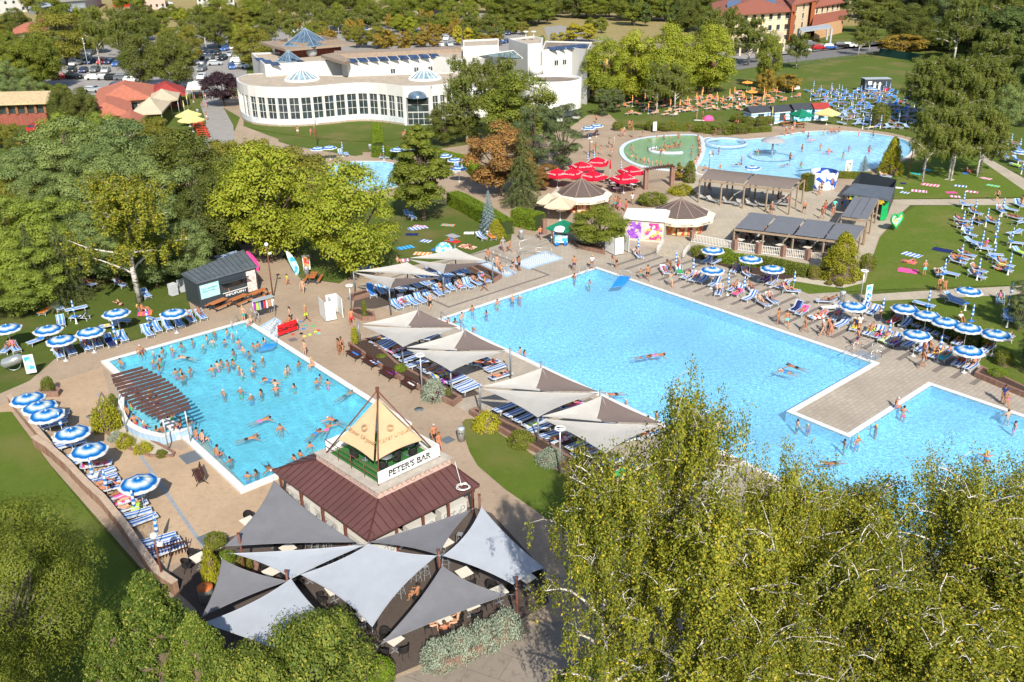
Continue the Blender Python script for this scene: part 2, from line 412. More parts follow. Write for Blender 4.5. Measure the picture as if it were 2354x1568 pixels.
# ---------------------------------------------------------------- ground sheets
def Pg(pts,it=0):
 q=GP(pts);return smooth_loop(q,it)if it else q
g=MB();g.sheet([(-1600,-200),(1600,-200),(1600,3000),(-1600,3000)],-.03,[offset(p,.2)for p in POOLS]);struct('ground',g,M_LAWN)
z=[0.0]
def lay(name,pts,m,lvl,it=0,world=None,holes=()):
 b=MB();b.sheet(world or Pg(pts,it),lvl*.004,holes);return struct(name,b,m)
lay('dry_field',[(-400,-60),(2800,-60),(2700,30),(2330,60),(1900,60),(1500,95),(1250,80),(1200,100),(600,60),(-100,70)],M_DRY,0)
lay('far_meadow',[(1235,46),(1460,40),(1570,52),(1560,95),(1380,100),(1255,95)],M_DRY,1)
lay('car_park',[(60,150),(180,110),(480,60),(700,60),(960,60),(1180,60),(1240,110),(1150,120),(800,120),(570,150),(560,200),(470,215),(330,222),(120,215)],M_ROAD,1)
lay('far_road',[(700,30),(1260,32),(1260,48),(690,45)],M_ROAD,2)
lay('town_road',[(2120,88),(1960,108),(1795,125),(1690,139),(1600,150),(1600,170),(1700,160),(1800,145),(2000,122),(2140,102)],M_ASPH,1)
lay('hotel_parking',[(1640,120),(1770,104),(1960,98),(2030,90),(2030,106),(1900,116),(1700,138)],M_ROAD,1)
lay('bend_road',[(1250,62),(1290,58),(1360,80),(1420,92),(1400,98),(1300,92),(1260,90)],M_ROAD,2)
HL=[offset(p,.2)for p in POOLS]
central=[(-140,1010),(-60,940),(0,905),(67,876),(103,846),(125,826),(320,780),(473,733),(440,716),(420,640),(560,590),(540,540),(470,480),(380,420),(480,330),(540,300),(552,270),(500,240),(470,215),(520,205),(560,230),(560,290),(640,320),(760,350),(960,350),(1300,300),(1350,265),(1400,262),(1440,300),(1560,300),(1720,306),(1780,290),(1860,280),(1960,292),(2050,306),(2110,320),(2125,350),(2000,408),(1990,420),(1955,425),(1945,440),(2050,460),(2090,470),(2060,500),(2000,600),(1985,650),(1870,678),(1990,690),(2010,730),(2180,790),(2354,900),(2600,960),(2700,1100),(2400,1500),(2000,1500),(1500,1500),(1400,1500),(900,1620),(480,1620),(420,1420),(363,1350),(117,1070),(25,945),(-120,1050)]
lay('paving',central,M_TAN,1,holes=HL)
ochre=[(-60,960),(120,880),(235,845),(250,900),(240,960),(300,1010),(420,1035),(470,1010),(570,1128),(640,1100),(620,1200),(500,1260),(430,1290),(390,1300),(280,1180),(120,1000),(40,945)]
lay('ochre_terrace',ochre,M_TAN2,2)
lay('pool_deck',None,M_GREY,2,world=[UV(-64.5,43.0),UV(-62.9,35.6),UV(-42.5,35.4),UV(-38,35.2),UV(-38,36.6),UV(-20,36.2),UV(-5,36.2),UV(-5,71),UV(-20,71.2),UV(-29.2,76.4),UV(-44,78),UV(-66.6,80.5),UV(-75.5,68),UV(-80.6,60.6),UV(-77,52),UV(-75,44),UV(-70.5,41.9)],holes=[HL[0]])
lay('north_plaza',[(1560,372),(1800,418),(1945,445),(2050,465),(2092,472),(2060,500),(2020,545),(2003,600),(1960,640),(1700,610),(1560,590),(1470,560),(1450,520),(1480,460)],M_PALE,3)
lay('kiosk_paving',[(1240,480),(1300,440),(1400,395),(1560,395),(1590,440),(1480,480),(1450,545),(1330,560),(1210,540)],M_TAN,4)
lay('park_avenue',[(470,222),(491,212),(515,250),(536,288),(540,330),(470,335),(474,280),(460,240)],M_ROAD,3)
lay('bar_terrace',[(375,1330),(480,1250),(560,1225),(820,1200),(1085,1165),(1130,1180),(1250,1310),(1262,1385),(1175,1440),(900,1556),(840,1620),(520,1620),(450,1400)],M_DARK,4)
lay('concrete_drive',[(1050,1620),(1225,1465),(1310,1425),(1390,1480),(1180,1600)],M_CONC,5)
lay('front_path',[(880,1640),(905,1562),(1020,1520),(1240,1430),(1420,1430),(1330,1520),(1150,1640)],M_CONC,4)
lay('front_lawn',[(-300,1040),(-60,950),(25,947),(117,1072),(250,1235),(363,1368),(430,1460),(520,1640),(-400,1700)],M_LAWN2,6)
tri=[(1063,971),(1070,964),(1085,963),(1130,985),(1222,1044),(1370,1140),(1440,1250),(1400,1290),(1290,1215),(1161,1125),(1098,1071),(1080,1040),(1066,1000)]
lay('bar_lawn',tri,M_LAWN2,6)
lay('sunbathing_lawn',[(780,652),(815,630),(940,612),(1075,587),(1175,553),(1178,520),(1020,470),(980,460),(860,450),(760,520),(660,560),(650,590),(690,640)],M_LAWN,6)
lay('east_lawn',[(2105,474),(2420,468),(2520,650),(2354,655),(2003,667),(1859,676),(1795,650),(1815,640),(1950,650),(1988,640),(2003,600),(2023,545),(2060,505)],M_LAWN2,6)
lay('corner_lawn',[(2003,693),(2354,676),(2500,680),(2600,900),(2354,890),(2270,850),(2180,790),(2110,765),(2040,745)],M_LAWN2,6)
lay('strip_lawn',[(1990,418),(2125,350),(2250,362),(2420,452),(2060,458),(1955,438),(1960,424)],M_LAWN2,6)
lay('rose_lawn',[(560,288),(620,290),(700,293),(900,286),(940,300),(925,320),(860,326),(780,324),(600,302)],M_LAWN,6,1)
lay('rose_lawn',[(640,312),(780,330),(830,338),(836,362),(760,350),(640,330)],M_LAWN,6,1)
lay('west_path',[(0,640),(0,640.01),(0.5,640.2)],M_LAWN,0)if False else None
lay('east_path',[(1990,678),(2110,670),(2354,657),(2500,652),(2500,676),(2354,677),(2003,693),(1940,695),(1870,680)],M_PALE,7)
lay('lawn_path',[(2050,459),(2400,457),(2400,472),(2060,472)],M_PALE,7)
lay('diagonal_path',[(2245,362),(2263,359),(2450,465),(2400,470)],M_PALE,8)
b=MB()
for k in range(26):
 u=-61.5+k*1.5
 b.sheet([UV(u,67.0),UV(u+.42,67.0),UV(u+.42,74.8-.13*k),UV(u,74.8-.13*k)],.0125)
struct('paving_bands',b,M_BAND)
b=MB()
for r in((-42.2,-38.6),(-41.7,-39.1)):
 pass
b.wall([UV(-41.9,36),UV(-41.9,43.6),UV(-38.6,43.6),UV(-38.6,36)],.001,.0145,True,.35)
b.wall([UV(-74.5,47),UV(-74.5,60),UV(-64,60),UV(-64,47)],.001,.0145,True,.3)
struct('paving_borders',b,M_BAND)
b=MB();b.wall(GP([(225,905),(470,1260)]),.0,.013,th=.22);struct('drain_channel',b,mat('drain_grey',(.25,.27,.29),.6))
b=MB();b.wall(GP([(255,1000),(430,1265)]),.0,.0135,th=.2)if False else None
SPAW=[c_(x,y)for c_ in(lambda x,y:(x/3,523.1+y/3),)for x,y in((855,1180),(845,1260),(850,1330),(880,1390),(950,1440),(1040,1470),(1130,1490),(1300,1440))]
_sp=[Vector(p)for p in GP(SPAW)]
_in=cham_=None
def chaik(pts,it=2):
 for _ in range(it):
  q=[pts[0]]
  for a,b in zip(pts[:-1],pts[1:]):q+=[a.lerp(b,.25),a.lerp(b,.75)]
  pts=q+[pts[-1]]
 return pts
_out=chaik(_sp[:-1],2)+[_sp[-1]]
_e0=Vector(LEFT[1]).lerp(Vector(LEFT[2]),.42)if math.dist(LEFT[1],_sp[0])<math.dist(LEFT[2],_sp[0])+99 else None
def _on_edge(p):
 a,b=Vector(LEFT[1]),Vector(LEFT[2]);d=b-a;t=(p-a).dot(d)/d.dot(d);return a+d*t
_nrm=(_sp[3]-_on_edge(_sp[3])).normalized()
_w0,_w1=_on_edge(_sp[0])+_nrm*.55,_on_edge(_sp[-1])+_nrm*.55
ring=[(p.x,p.y)for p in _out]
bay=[(_w0.x,_w0.y)]+ring+[(_w1.x,_w1.y)]
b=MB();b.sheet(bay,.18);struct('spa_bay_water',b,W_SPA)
b=MB();b.sheet(bay,.012);struct('spa_bay_floor',b,M_FLOORL)
b=MB();b.wall(bay,-.02,.62,th=.3);struct('spa_bay_wall',b,M_TILEB)
b=MB();b.wall(bay,.62,.68,th=.42);b.wall([bay[-1],bay[0]],.005,.3,th=.5);struct('spa_bay_coping',b,M_COPE)
# ---------------------------------------------------------------- foliage
def m_leaf(name,a,b,c=None,trans=.3,rough=.6,nscale=.35,hue=.35):
 """leaf colours a..b by island and clump, c a sprinkle of turning leaves"""
 m,nt,out=nt_new(name);v=coords(nt)
 gi=nt.nodes.new('ShaderNodeNewGeometry');oi=nt.nodes.new('ShaderNodeObjectInfo')
 n=noise(nt,nscale,3,.6,v)
 f=mth(nt,'ADD',mth(nt,'MULTIPLY',n,1.5),mth(nt,'MULTIPLY',gi.outputs['Random Per Island'],.55))
 f=mth(nt,'ADD',f,mth(nt,'MULTIPLY',oi.outputs['Random'],hue));f=mth(nt,'SUBTRACT',f,.75)
 cc=mix(nt,f,a,b)
 if c:cc=mix(nt,ramp(nt,gi.outputs['Random Per Island'],[(.88,(0,0,0)),(.93,(1,1,1))]),cc,c)
 d=node(nt,'ShaderNodeBsdfPrincipled');d.inputs['Roughness'].default_value=rough;d.inputs['Specular IOR Level'].default_value=.25
 nt.links.new(cc,d.inputs['Base Color'])
 t=nt.nodes.new('ShaderNodeBsdfTranslucent');nt.links.new(mix(nt,.5,cc,(b[0]*1.3,b[1]*1.3,b[2]*.8)),t.inputs[0])
 mx=nt.nodes.new('ShaderNodeMixShader');mx.inputs[0].default_value=trans
 nt.links.new(d.outputs[0],mx.inputs[1]);nt.links.new(t.outputs[0],mx.inputs[2]);nt.links.new(mx.outputs[0],out.inputs[0]);return m
LF=dict(thuja=m_leaf('leaf_thuja',(.045,.08,.01),(.18,.235,.025),(.25,.24,.05),.15,nscale=1.5),peach=m_leaf('leaf_peach',(.07,.11,.015),(.23,.27,.04),(.33,.3,.05),.3,nscale=1.),
lime=m_leaf('leaf_lime',(0.162,0.209,0.0189),(0.365,0.392,0.0324),(.34,.29,.03)),
green=m_leaf('leaf_green',(0.101,0.135,0.0162),(0.243,0.27,0.0297),(.2,.19,.03)),
dark=m_leaf('leaf_dark',(0.0675,0.0878,0.0162),(0.169,0.189,0.0297),(.13,.13,.03)),
olive=m_leaf('leaf_olive',(0.135,0.142,0.0216),(0.297,0.284,0.0378),(.24,.19,.035)),
birch=m_leaf('leaf_birch',(.08,.105,.012),(.33,.33,.032),(.46,.36,.03),.28),
birchgreen=m_leaf('leaf_birch_green',(0.101,0.135,0.0243),(0.23,0.257,0.0473),(.25,.22,.04),.35),
pine=m_leaf('needle_blue_green',(0.101,0.149,0.054),(.235,.29,.075),None,.15),
pinelime=m_leaf('needle_yellow_green',(0.135,0.189,0.0338),(0.297,0.351,0.0405),None,.2),
darkpine=m_leaf('needle_dark',(0.054,0.081,0.0297),(0.135,0.169,0.0607),None,.1),
spruce=m_leaf('needle_spruce',(0.0607,0.0878,0.027),(0.149,0.176,0.0473),(.14,.12,.04),.1),
blue=m_leaf('needle_silver_blue',(.17,.25,.28),(.33,.42,.44),None,.1),
gold=m_leaf('needle_gold',(.19,.2,.014),(.48,.44,.03),None,.2),
copper=m_leaf('leaf_copper',(0.176,0.0945,0.0297),(0.378,0.203,0.0607),(.1,.1,.025),.25),
plum=m_leaf('leaf_plum',(.025,.013,.018),(.065,.03,.04),None,.15),
yellow=m_leaf('leaf_yellow',(.3,.27,.02),(.5,.42,.035),None,.3),
hedge=m_leaf('leaf_hedge',(.10,.17,.012),(.25,.32,.02),None,.25,nscale=1.2),
orange=m_leaf('leaf_orange',(0.23,0.162,0.027),(0.405,0.27,0.0405),(.2,.19,.02),.3),
sage=m_leaf('leaf_sage',(.2,.25,.18),(.36,.40,.31),None,.1,nscale=2),
forest=m_leaf('leaf_forest',(0.0473,0.081,0.0189),(0.121,0.162,0.0324),(.11,.12,.03),.2))
M_BARK=mat('bark_brown',(.11,.08,.055),.95,.3,4)
M_BARKG=mat('bark_grey',(.22,.19,.15),.95,.3,4)
def m_birchbark():
 m,nt,out=nt_new('bark_birch');v=mapping(nt,coords(nt),(1,1,3.5))
 n=noise(nt,2.2,4,.7,v);finish(nt,out,ramp(nt,n,[(.40,(.06,.05,.045)),(.47,(.5,.46,.42)),(.7,(.68,.65,.6))]),.8);return m
M_BIRCHB=m_birchbark()
rng=np.random.default_rng(11)
def rdir(n,g=None):
 g=g or rng
 d=g.normal(size=(n,3));return d/np.linalg.norm(d,axis=1,keepdims=True)
def leaf_mesh(name,P,S,m,N=None,nb=.5,asp=.55,A=None,ab=.0):
 """rhombic leaves at P with length S; N pulls the normals, A the long axis"""
 P=np.asarray(P,np.float32);n=len(P);S=np.broadcast_to(np.asarray(S,np.float32),(n,))[:,None]
 nn=rdir(n)if N is None else rdir(n)*(1-nb)+N*nb
 nn/=np.linalg.norm(nn,axis=1,keepdims=True)+1e-9
 a=rdir(n)
 if A is not None:a=a*(1-ab)+A*ab
 a-=nn*(a*nn).sum(1,keepdims=True);a/=np.linalg.norm(a,axis=1,keepdims=True)+1e-9
 b=np.cross(nn,a);l=S*.5;w=S*.5*asp
 V=np.stack([P-a*l,P+b*w+nn*l*.15,P+a*l,P-b*w+nn*l*.15],1).reshape(-1,3).astype(np.float32)
 me=bpy.data.meshes.new(name)
 me.vertices.add(4*n);me.vertices.foreach_set('co',V.ravel())
 me.loops.add(4*n);me.loops.foreach_set('vertex_index',np.arange(4*n,dtype=np.int32))
 me.polygons.add(n);me.polygons.foreach_set('loop_start',np.arange(0,4*n,4,dtype=np.int32));me.polygons.foreach_set('loop_total',np.full(n,4,np.int32))
 me.materials.append(m);me.update();me.validate();return me
def clump_leaves(C,Rr,per,sq=.75,g=None):
 """leaves on the outer part of each clump, thinner underneath"""
 g=g or rng;C=np.asarray(C);k=len(C);Rr=np.broadcast_to(Rr,(k,))
 d=rdir(k*per,g);d[:,2]=np.where(d[:,2]<-.35,-d[:,2]*.7,d[:,2]);
 r=g.uniform(.3,1.06,k*per)**.45
 idx=np.repeat(np.arange(k),per)
 P=C[idx]+d*(r*Rr[idx])[:,None]*np.array([1,1,sq])
 return P,d
def limbs(b,base,C,r0,hfork,g,every=3,bend=.15,rmin=.03,nseg=5):
 """limbs from the trunk to clump centres"""
 for i in range(0,len(C),every):
  c=Vector(C[i]);z0=hfork+(c.z-hfork)*g.uniform(.05,.45)
  s=Vector((base[0]*(1-0),base[1],min(z0,c.z-.2)))
  mid=s.lerp(c,.5)+Vector((g.normal()*bend,g.normal()*bend,abs(g.normal())*bend))*(c-s).length*.6
  pts=[];rr=[]
  for k in range(nseg+1):
   t=k/nseg;p=s*(1-t)**2+mid*2*t*(1-t)+c*t*t;pts.append(p);rr.append(max(rmin,r0*.38*(1-t)+rmin))
  b.tube(pts,rr,5,False)
def make_tree(kind,H,W,n=16000,leaf=.26,seed=0,name='broadleaf_tree',mat_='green',label='',cat='tree',bark=None,hb=.22,lump=1.0,sq=.8,lean=0,limb_every=4):
 g=np.random.default_rng(seed);b=MB();R0=W/2;tr=max(.09,H*.018)
 extra=None
 if kind in('broad','cone_leaf','pine','oval'):
  zc=H*(1+hb)/2;hz=H*(1-hb)/2;k=int(46*lump)if kind!='pine' else int(34*lump);C=[];
  while len(C)<k:
   d=rdir(1,g)[0];rr=g.uniform(.45,1.0)**.5
   p=np.array([d[0]*R0*rr*.88,d[1]*R0*rr*.88,zc-H*.04+d[2]*hz*rr*.86])
   t=(p[2]-H*hb)/(H*(1-hb))
   lim=R0*.86
   if kind=='cone_leaf':lim=R0*(1.02-t)*1.05+.15
   if kind=='broad':lim=R0*(.66+.36*math.sin(min(1,max(0,t))*PI*.95+.45))
   q=math.hypot(p[0],p[1])
   if q>lim:p[:2]*=lim/q*g.uniform(.8,1)
   C.append(p)
  C=np.array(C);C[:,:2]+=lean*(C[:,2:3]/H)
  Rr=g.uniform(.16,.30,k)*R0*(1.25 if kind!='pine' else 1.1)
  if kind=='cone_leaf':Rr*=np.clip(1.3-(C[:,2]/H)*.9,.35,1.2)
  P,d=clump_leaves(C,Rr,n//k,sq,g)
  sub=rdir(len(P),g)*.12*leaf*4;P=P+sub*.5
  N,nb=d,.45
  me=leaf_mesh('crown',P,g.uniform(.7,1.25,len(P))*leaf,LF[mat_],d+np.array([0,0,.4]),.68,.6 if kind!='pine' else .3)
  b.tube([(0,0,-.1),(0,0,H*hb*.6),(lean*.4,0,H*.5),(lean*.8,0,H*.82)],[tr*1.25,tr,tr*.6,tr*.15],8)
  limbs(b,(0,0),C,tr,H*hb,g,limb_every)
 elif kind=='birch':
  Ps=[];nl=int(26*lump);per=0;strands=[]
  b.tube([(0,0,-.1),(.1,0,H*.3),(-.08,.1,H*.6),(.1,0,H*.95)],[tr*1.1,tr*.9,tr*.55,.03],7)
  for i in range(nl):
   t=g.uniform(.0,1)**.8;z0=H*(.22+.66*t);ang=i*2.4+g.uniform(-.4,.4)
   L=R0*(1.08-.62*t)*g.uniform(.65,1.12);rise=H*.12*(1-.2*t)*g.uniform(.6,1.5)+L*.22
   dx,dy=math.cos(ang),math.sin(ang);pts=[]
   wig=g.normal(size=2)*.12
   for s in np.linspace(0,1,7):
    pts.append((dx*L*s-dy*wig[0]*L*math.sin(s*4),dy*L*s+dx*wig[1]*L*math.sin(s*3),z0+rise*(s*1.5-.75*s*s)))
   b.tube(pts,[max(.018,tr*.42*(1-.7*t)*(1-s)+.02)for s in np.linspace(0,1,7)],4,False)
   for j in range(11):
    s=g.uniform(.3,1.04);k=min(5,int(s*6));f=s*6-k
    p=np.array(pts[k])*(1-f)+np.array(pts[min(6,k+1)])*f
    off=np.array([g.normal(),g.normal(),abs(g.normal())*.6])*R0*.13
    q=p+off
    if j%3==0:b.tube([p,(p+q)/2+np.array([0,0,.15]),q],[.02,.015,.008],3,False)
    strands.append((q,g.uniform(.25,.75)*H*.15+.2))
  for _ in range(int(nl*1.2)):
   t=g.uniform(0,1);ang=g.uniform(0,2*PI);rr=R0*.35*(1-t)*g.uniform(0,1)
   strands.append((np.array([math.cos(ang)*rr,math.sin(ang)*rr,H*(.4+.6*t)]),H*.08))
  per=max(8,n//len(strands));PP=[]
  for q,L in strands:
   m_=per;s=g.uniform(-.12,1,m_)
   spread=(.2+.26*(1-np.abs(s)))*R0*.085
   sway=g.normal(size=2)*.15
   PP.append(np.stack([q[0]+g.normal(size=m_)*spread+sway[0]*s,q[1]+g.normal(size=m_)*spread+sway[1]*s,q[2]-s*L+g.normal(size=m_)*.1],1))
  P=np.concatenate(PP);P=P[P[:,2]>H*.08]
  dd=np.stack([P[:,0],P[:,1],np.full(len(P),R0*.6)],1);dd/=np.linalg.norm(dd,axis=1,keepdims=True)
  me=leaf_mesh('crown',P,g.uniform(.65,1.3,len(P))*leaf,LF[mat_],dd,.5,.62)
 elif kind in('spruce','droop'):
  P=[];D=[];k=int(150*lump);
  b.tube([(0,0,-.1),(0,0,H*.98)],[tr,.02],7)
  for i in range(k):
   t=(i+g.uniform(0,1))/k;z0=H*(.06+.93*t);L=R0*(1-t)**.85*g.uniform(.75,1.1)+.12;ang=i*2.39996
   if kind=='droop' and g.uniform()<.25:L*=.5
   m_=max(6,int(n*(L/R0+.12)/(k*.62)));s=g.uniform(.05,1,m_)**.75
   dr=(.32 if kind=='spruce' else .6)*L
   wv=g.normal(size=m_)*.13*L*(1.15-s)
   x=L*s;z=z0-dr*s**1.4-np.abs(g.normal(size=m_))*(.05 if kind=='spruce' else .16)*L*s+(.0 if kind!='spruce' else .12*L*s**3)
   P.append(np.stack([math.cos(ang)*x-math.sin(ang)*wv,math.sin(ang)*x+math.cos(ang)*wv,z],1))
   D.append(np.tile([math.cos(ang)*.5,math.sin(ang)*.5,.7],(m_,1)))
   if i%5==0:b.tube([(0,0,z0),(math.cos(ang)*L*.8,math.sin(ang)*L*.8,z0-dr*.75)],[.04,.012],3,False)
  P=np.concatenate(P);D=np.concatenate(D);A=np.stack([P[:,0],P[:,1],-np.abs(P[:,2])*.05],1);A/=np.linalg.norm(A,axis=1,keepdims=True)+1e-6
  me=leaf_mesh('crown',P,g.uniform(.7,1.3,len(P))*leaf,LF[mat_],D,.5,.32,A,.55)
 elif kind in('column','goldcone','ball','mound'):
  P=[];k=int(190*lump);C=[]
  for i in range(k):
   t=g.uniform(0,1);ang=g.uniform(0,2*PI)
   if kind=='goldcone':rr=R0*(1-t**1.25)**.8*g.uniform(.8-.12*('thuja' in name),1.08+.14*('thuja' in name));z0=H*(.03+.95*t)
   elif kind=='column':rr=R0*min(1,(1-t)*3.2)**.5*min(1,t*6+.5)*.9*g.uniform(.85,1.05);z0=H*t*.96
   elif kind=='ball':a=math.acos(1-1.75*t);rr=R0*math.sin(a)*g.uniform(.9,1.02);z0=H*(.5+.47*math.cos(a))
   else:a=math.acos(1-t);rr=R0*math.sin(a)*g.uniform(.8,1.05);z0=H*math.cos(a)*g.uniform(.7,1)
   C.append((math.cos(ang)*rr*.86,math.sin(ang)*rr*.86,z0))
  C=np.array(C);cr={'goldcone':.2,'column':.35,'ball':.2,'mound':.22}[kind]*R0*(.62 if 'thuja' in name else 1)
  per=max(6,n//k);d=rdir(k*per,g);idx=np.repeat(np.arange(k),per)
  P=C[idx]+d*cr*(g.uniform(.3,1,k*per)**.5)[:,None]*np.array([1,1,1.2])
  P=P[P[:,2]>.02];dd=np.stack([P[:,0],P[:,1],(P[:,2]-H*.4)*R0/H],1);dd/=np.linalg.norm(dd,axis=1,keepdims=True)+1e-6
  A=dd*.5+np.array([0,0,1.])
  me=leaf_mesh('crown',P,g.uniform(.7,1.3,len(P))*leaf,LF[mat_],dd,.5,.5,A,.5 if kind!='ball' else .1)
  core=[(R0*.72*(1-(i/8)**(1.3 if kind!='ball' else 3))**.7+.01,H*.93*i/8)for i in range(9)]
  b.lathe((0,0,0),core,10)
 root=thing(name,label,cat)
 t=obj('trunk',b,bark or M_BARK,root,True)
 if kind in('column','goldcone','ball','mound'):t.name='inner_branches';
 c=obj('crown' if kind not in('ball','mound')else 'foliage',me,None,root,True)
 return Proto(root),H,W
TP={};RAT=[]
def T(key,x,yb,yt,w,label,group=None,rz=None,sxy=None,name=None,cat=None):
 """tree with its foot at photo spot (x,yb), its tip at row yt and w photo pixels wide"""
 pr,H,W=TP[key];h=TOP(x,yb,yt)*(1 if key[:4]in('ball','moun','sage','colu','gold','blue')else 1.05);d=G(x,yb)
 ww=w/(FPX/(d-Vector((0,0,CAMH-h/2))).length);RAT.append((key,x,yb,round(ww,1),round(h,1),round(ww/W/(h/H),2)))
 r=pr.put(d,random.uniform(0,6.28)if rz is None else rz,(ww/W*1.04,ww/W*1.04,h/H),label,group,cat)
 return r
 # ---------------------------------------------------------------- loungers, parasols, towels, people
def m_stripe(name,stops,axis='Y',half=.33,rough=.85):
 m,nt,out=nt_new(name);v=coords(nt);s=nt.nodes.new('ShaderNodeSeparateXYZ');nt.links.new(v,s.inputs[0])
 f=mth(nt,'MULTIPLY_ADD',s.outputs[axis],.5/half,.5);c=ramp(nt,f,stops)
 n=noise(nt,9,3,.6,v);c=mix(nt,.12,c,n,'MULTIPLY');finish(nt,out,c,rough,0,.2);return m
DB,MBL,LB,WH=(.01,.06,.26),(.02,.16,.52),(.13,.3,.62),(.6,.63,.66)
M_BED=m_stripe('blue_striped_fabric',[(0,DB),(.16,MBL),(.3,WH),(.38,WH),(.48,DB),(.62,MBL),(.8,WH),(.87,WH),(1,DB)])
M_BEDLT=m_stripe('pale_blue_striped_fabric',[(0,MBL),(.2,LB),(.3,WH),(.4,LB),(.5,MBL),(.65,LB),(.8,WH),(.88,LB),(1,MBL)])
M_BEDOR=m_stripe('orange_striped_fabric',[(0,(.75,.16,.03)),(.2,(.8,.3,.08)),(.4,(.78,.2,.05)),(.6,(.8,.45,.2)),(1,(.75,.16,.03))])
M_BEDGR=m_stripe('grey_mesh_fabric',[(0,(.30,.29,.27)),(1,(.38,.37,.34))])
M_FRAME=mat('white_frame',(.52,.54,.56),.4,.04)
M_FRAMEG=mat('grey_frame',(.3,.31,.32),.4,.05)
M_STEEL=mat('steel',(.45,.46,.47),.35,.05,metal=.6)
M_GREYPOST=mat('grey_post',(.16,.18,.2),.4,.08,metal=.3)
M_BROWNP=mat('brown_post',(.14,.05,.035),.55,.15)
def make_lounger(name,back,fab,frame,near=True,cat='sun lounger'):
 bw=.31;r=thing(name,'x',cat)
 def bedmesh(b):
  for i in range(6):
   x0,x1=-.95+1.25*i/6,-.95+1.25*(i+1)/6;sg=lambda x:.335-.02*math.sin((x+.95)/1.25*PI)
   b.add([(x0,-bw,sg(x0)),(x1,-bw,sg(x1)),(x1,bw,sg(x1)),(x0,bw,sg(x0)),(x0,-bw,sg(x0)-.02),(x1,-bw,sg(x1)-.02),(x1,bw,sg(x1)-.02),(x0,bw,sg(x0)-.02)],
[(0,1,2,3),(4,7,6,5),(0,4,5,1),(2,6,7,3)]+([(0,3,7,4)]if i==0 else[])+([(1,5,6,2)]if i==5 else[]))
 ca,sa=math.cos(R(back)),math.sin(R(back));bx,bz=.3,.34
 def backmesh(b):
  e=(bx+.66*ca,bz+.66*sa)
  b.add([(bx,-bw,bz),(e[0],-bw,e[1]),(e[0],bw,e[1]),(bx,bw,bz),(bx+sa*.02,-bw,bz-.02),(e[0]+sa*.02,-bw,e[1]-.02),(e[0]+sa*.02,bw,e[1]-.02),(bx+sa*.02,bw,bz-.02)],
[(0,1,2,3),(4,7,6,5),(0,4,5,1),(2,6,7,3),(0,3,7,4),(1,5,6,2)])
 def framemesh(b):
  e=(bx+.68*ca,bz+.68*sa)
  for s in(-1,1):
   b.bar((-.97,s*.335,.33),(.32,s*.335,.33),.03,.045);b.bar((.3,s*.335,.335),(e[0],s*.335,e[1]),.03,.04)
   b.bar((.3,s*.335,.325),(.8,s*.335,.3),.025,.03)
   if back>12:b.bar((bx+.4*ca,s*.3,bz+.4*sa-.02),(.62,s*.3,.31),.02,.02)
  b.bar((-.97,-.35,.33),(-.97,.35,.33),.03,.045);b.bar((e[0],-.35,e[1]),(e[0],.35,e[1]),.03,.04)
 def legmesh(b,x):
  for s in(-1,1):b.bar((x,s*.32,.32),(x+(-.08 if x<0 else .08),s*.33,0),.035,.035)
  b.bar((x-.04*(1 if x<0 else-1),-.33,.12),(x-.04*(1 if x<0 else-1),.33,.12),.02,.02)
 if near:
  b=MB();bedmesh(b);obj('bed',b,fab,r,True);b=MB();backmesh(b);obj('backrest',b,fab,r,True)
  b=MB();framemesh(b);obj('frame',b,frame,r,True)
  for x in(-.75,.65):b=MB();legmesh(b,x);obj('leg',b,frame,r,True)
 else:
  b=MB();bedmesh(b);backmesh(b);obj('bed',b,fab,r,True);b=MB();framemesh(b);legmesh(b,-.75);legmesh(b,.65);obj('frame',b,frame,r,True)
 return Proto(r)
LG={}
for kname,fab,fr in(('blue',M_BED,M_FRAME),('pale',M_BEDLT,M_FRAME)):
 for back in(2,28,50):LG[kname,back,1]=make_lounger('sun_lounger',back,fab,fr)
for back in(2,35):LG['far',back]=make_lounger('sun_lounger',back,M_BEDLT,M_FRAME,False);LG['orange',back]=make_lounger('sun_lounger',back,M_BEDOR,M_FRAME,False)
for back in(35,55):LG['grey',back]=make_lounger('grey_lounger',back,M_BEDGR,M_FRAMEG,True)
def canopy_mat(name,stops):
 m,nt,out=nt_new(name);v=coords(nt);s=nt.nodes.new('ShaderNodeVectorMath');s.operation='LENGTH'
 mp=mapping(nt,v,(1,1,0));nt.links.new(mp,s.inputs[0]);c=ramp(nt,mth(nt,'DIVIDE',s.outputs['Value'],1.25),stops)
 b=node(nt,'ShaderNodeBsdfDiffuse');nt.links.new(c,b.inputs[0]);t=nt.nodes.new('ShaderNodeBsdfTranslucent');nt.links.new(c,t.inputs[0])
 mx=nt.nodes.new('ShaderNodeMixShader');mx.inputs[0].default_value=.25;nt.links.new(b.outputs[0],mx.inputs[1]);nt.links.new(t.outputs[0],mx.inputs[2]);nt.links.new(mx.outputs[0],out.inputs[0]);return m
CB,CL,CW=(.008,.13,.42),(.2,.42,.66),(.6,.62,.62)
M_CAN=canopy_mat('blue_ring_canopy',[(0,CW),(.05,CL),(.1,CB),(.2,CB),(.3,CL),(.38,CW),(.5,CW),(.58,CL),(.7,CB),(.82,CB),(.86,CW),(1,CW)])
M_CANO=canopy_mat('orange_ring_canopy',[(0,(.8,.6,.2)),(.15,(.8,.22,.03)),(.35,(.8,.5,.1)),(.6,(.8,.18,.03)),(.8,(.8,.5,.12)),(1,(.8,.2,.03))])
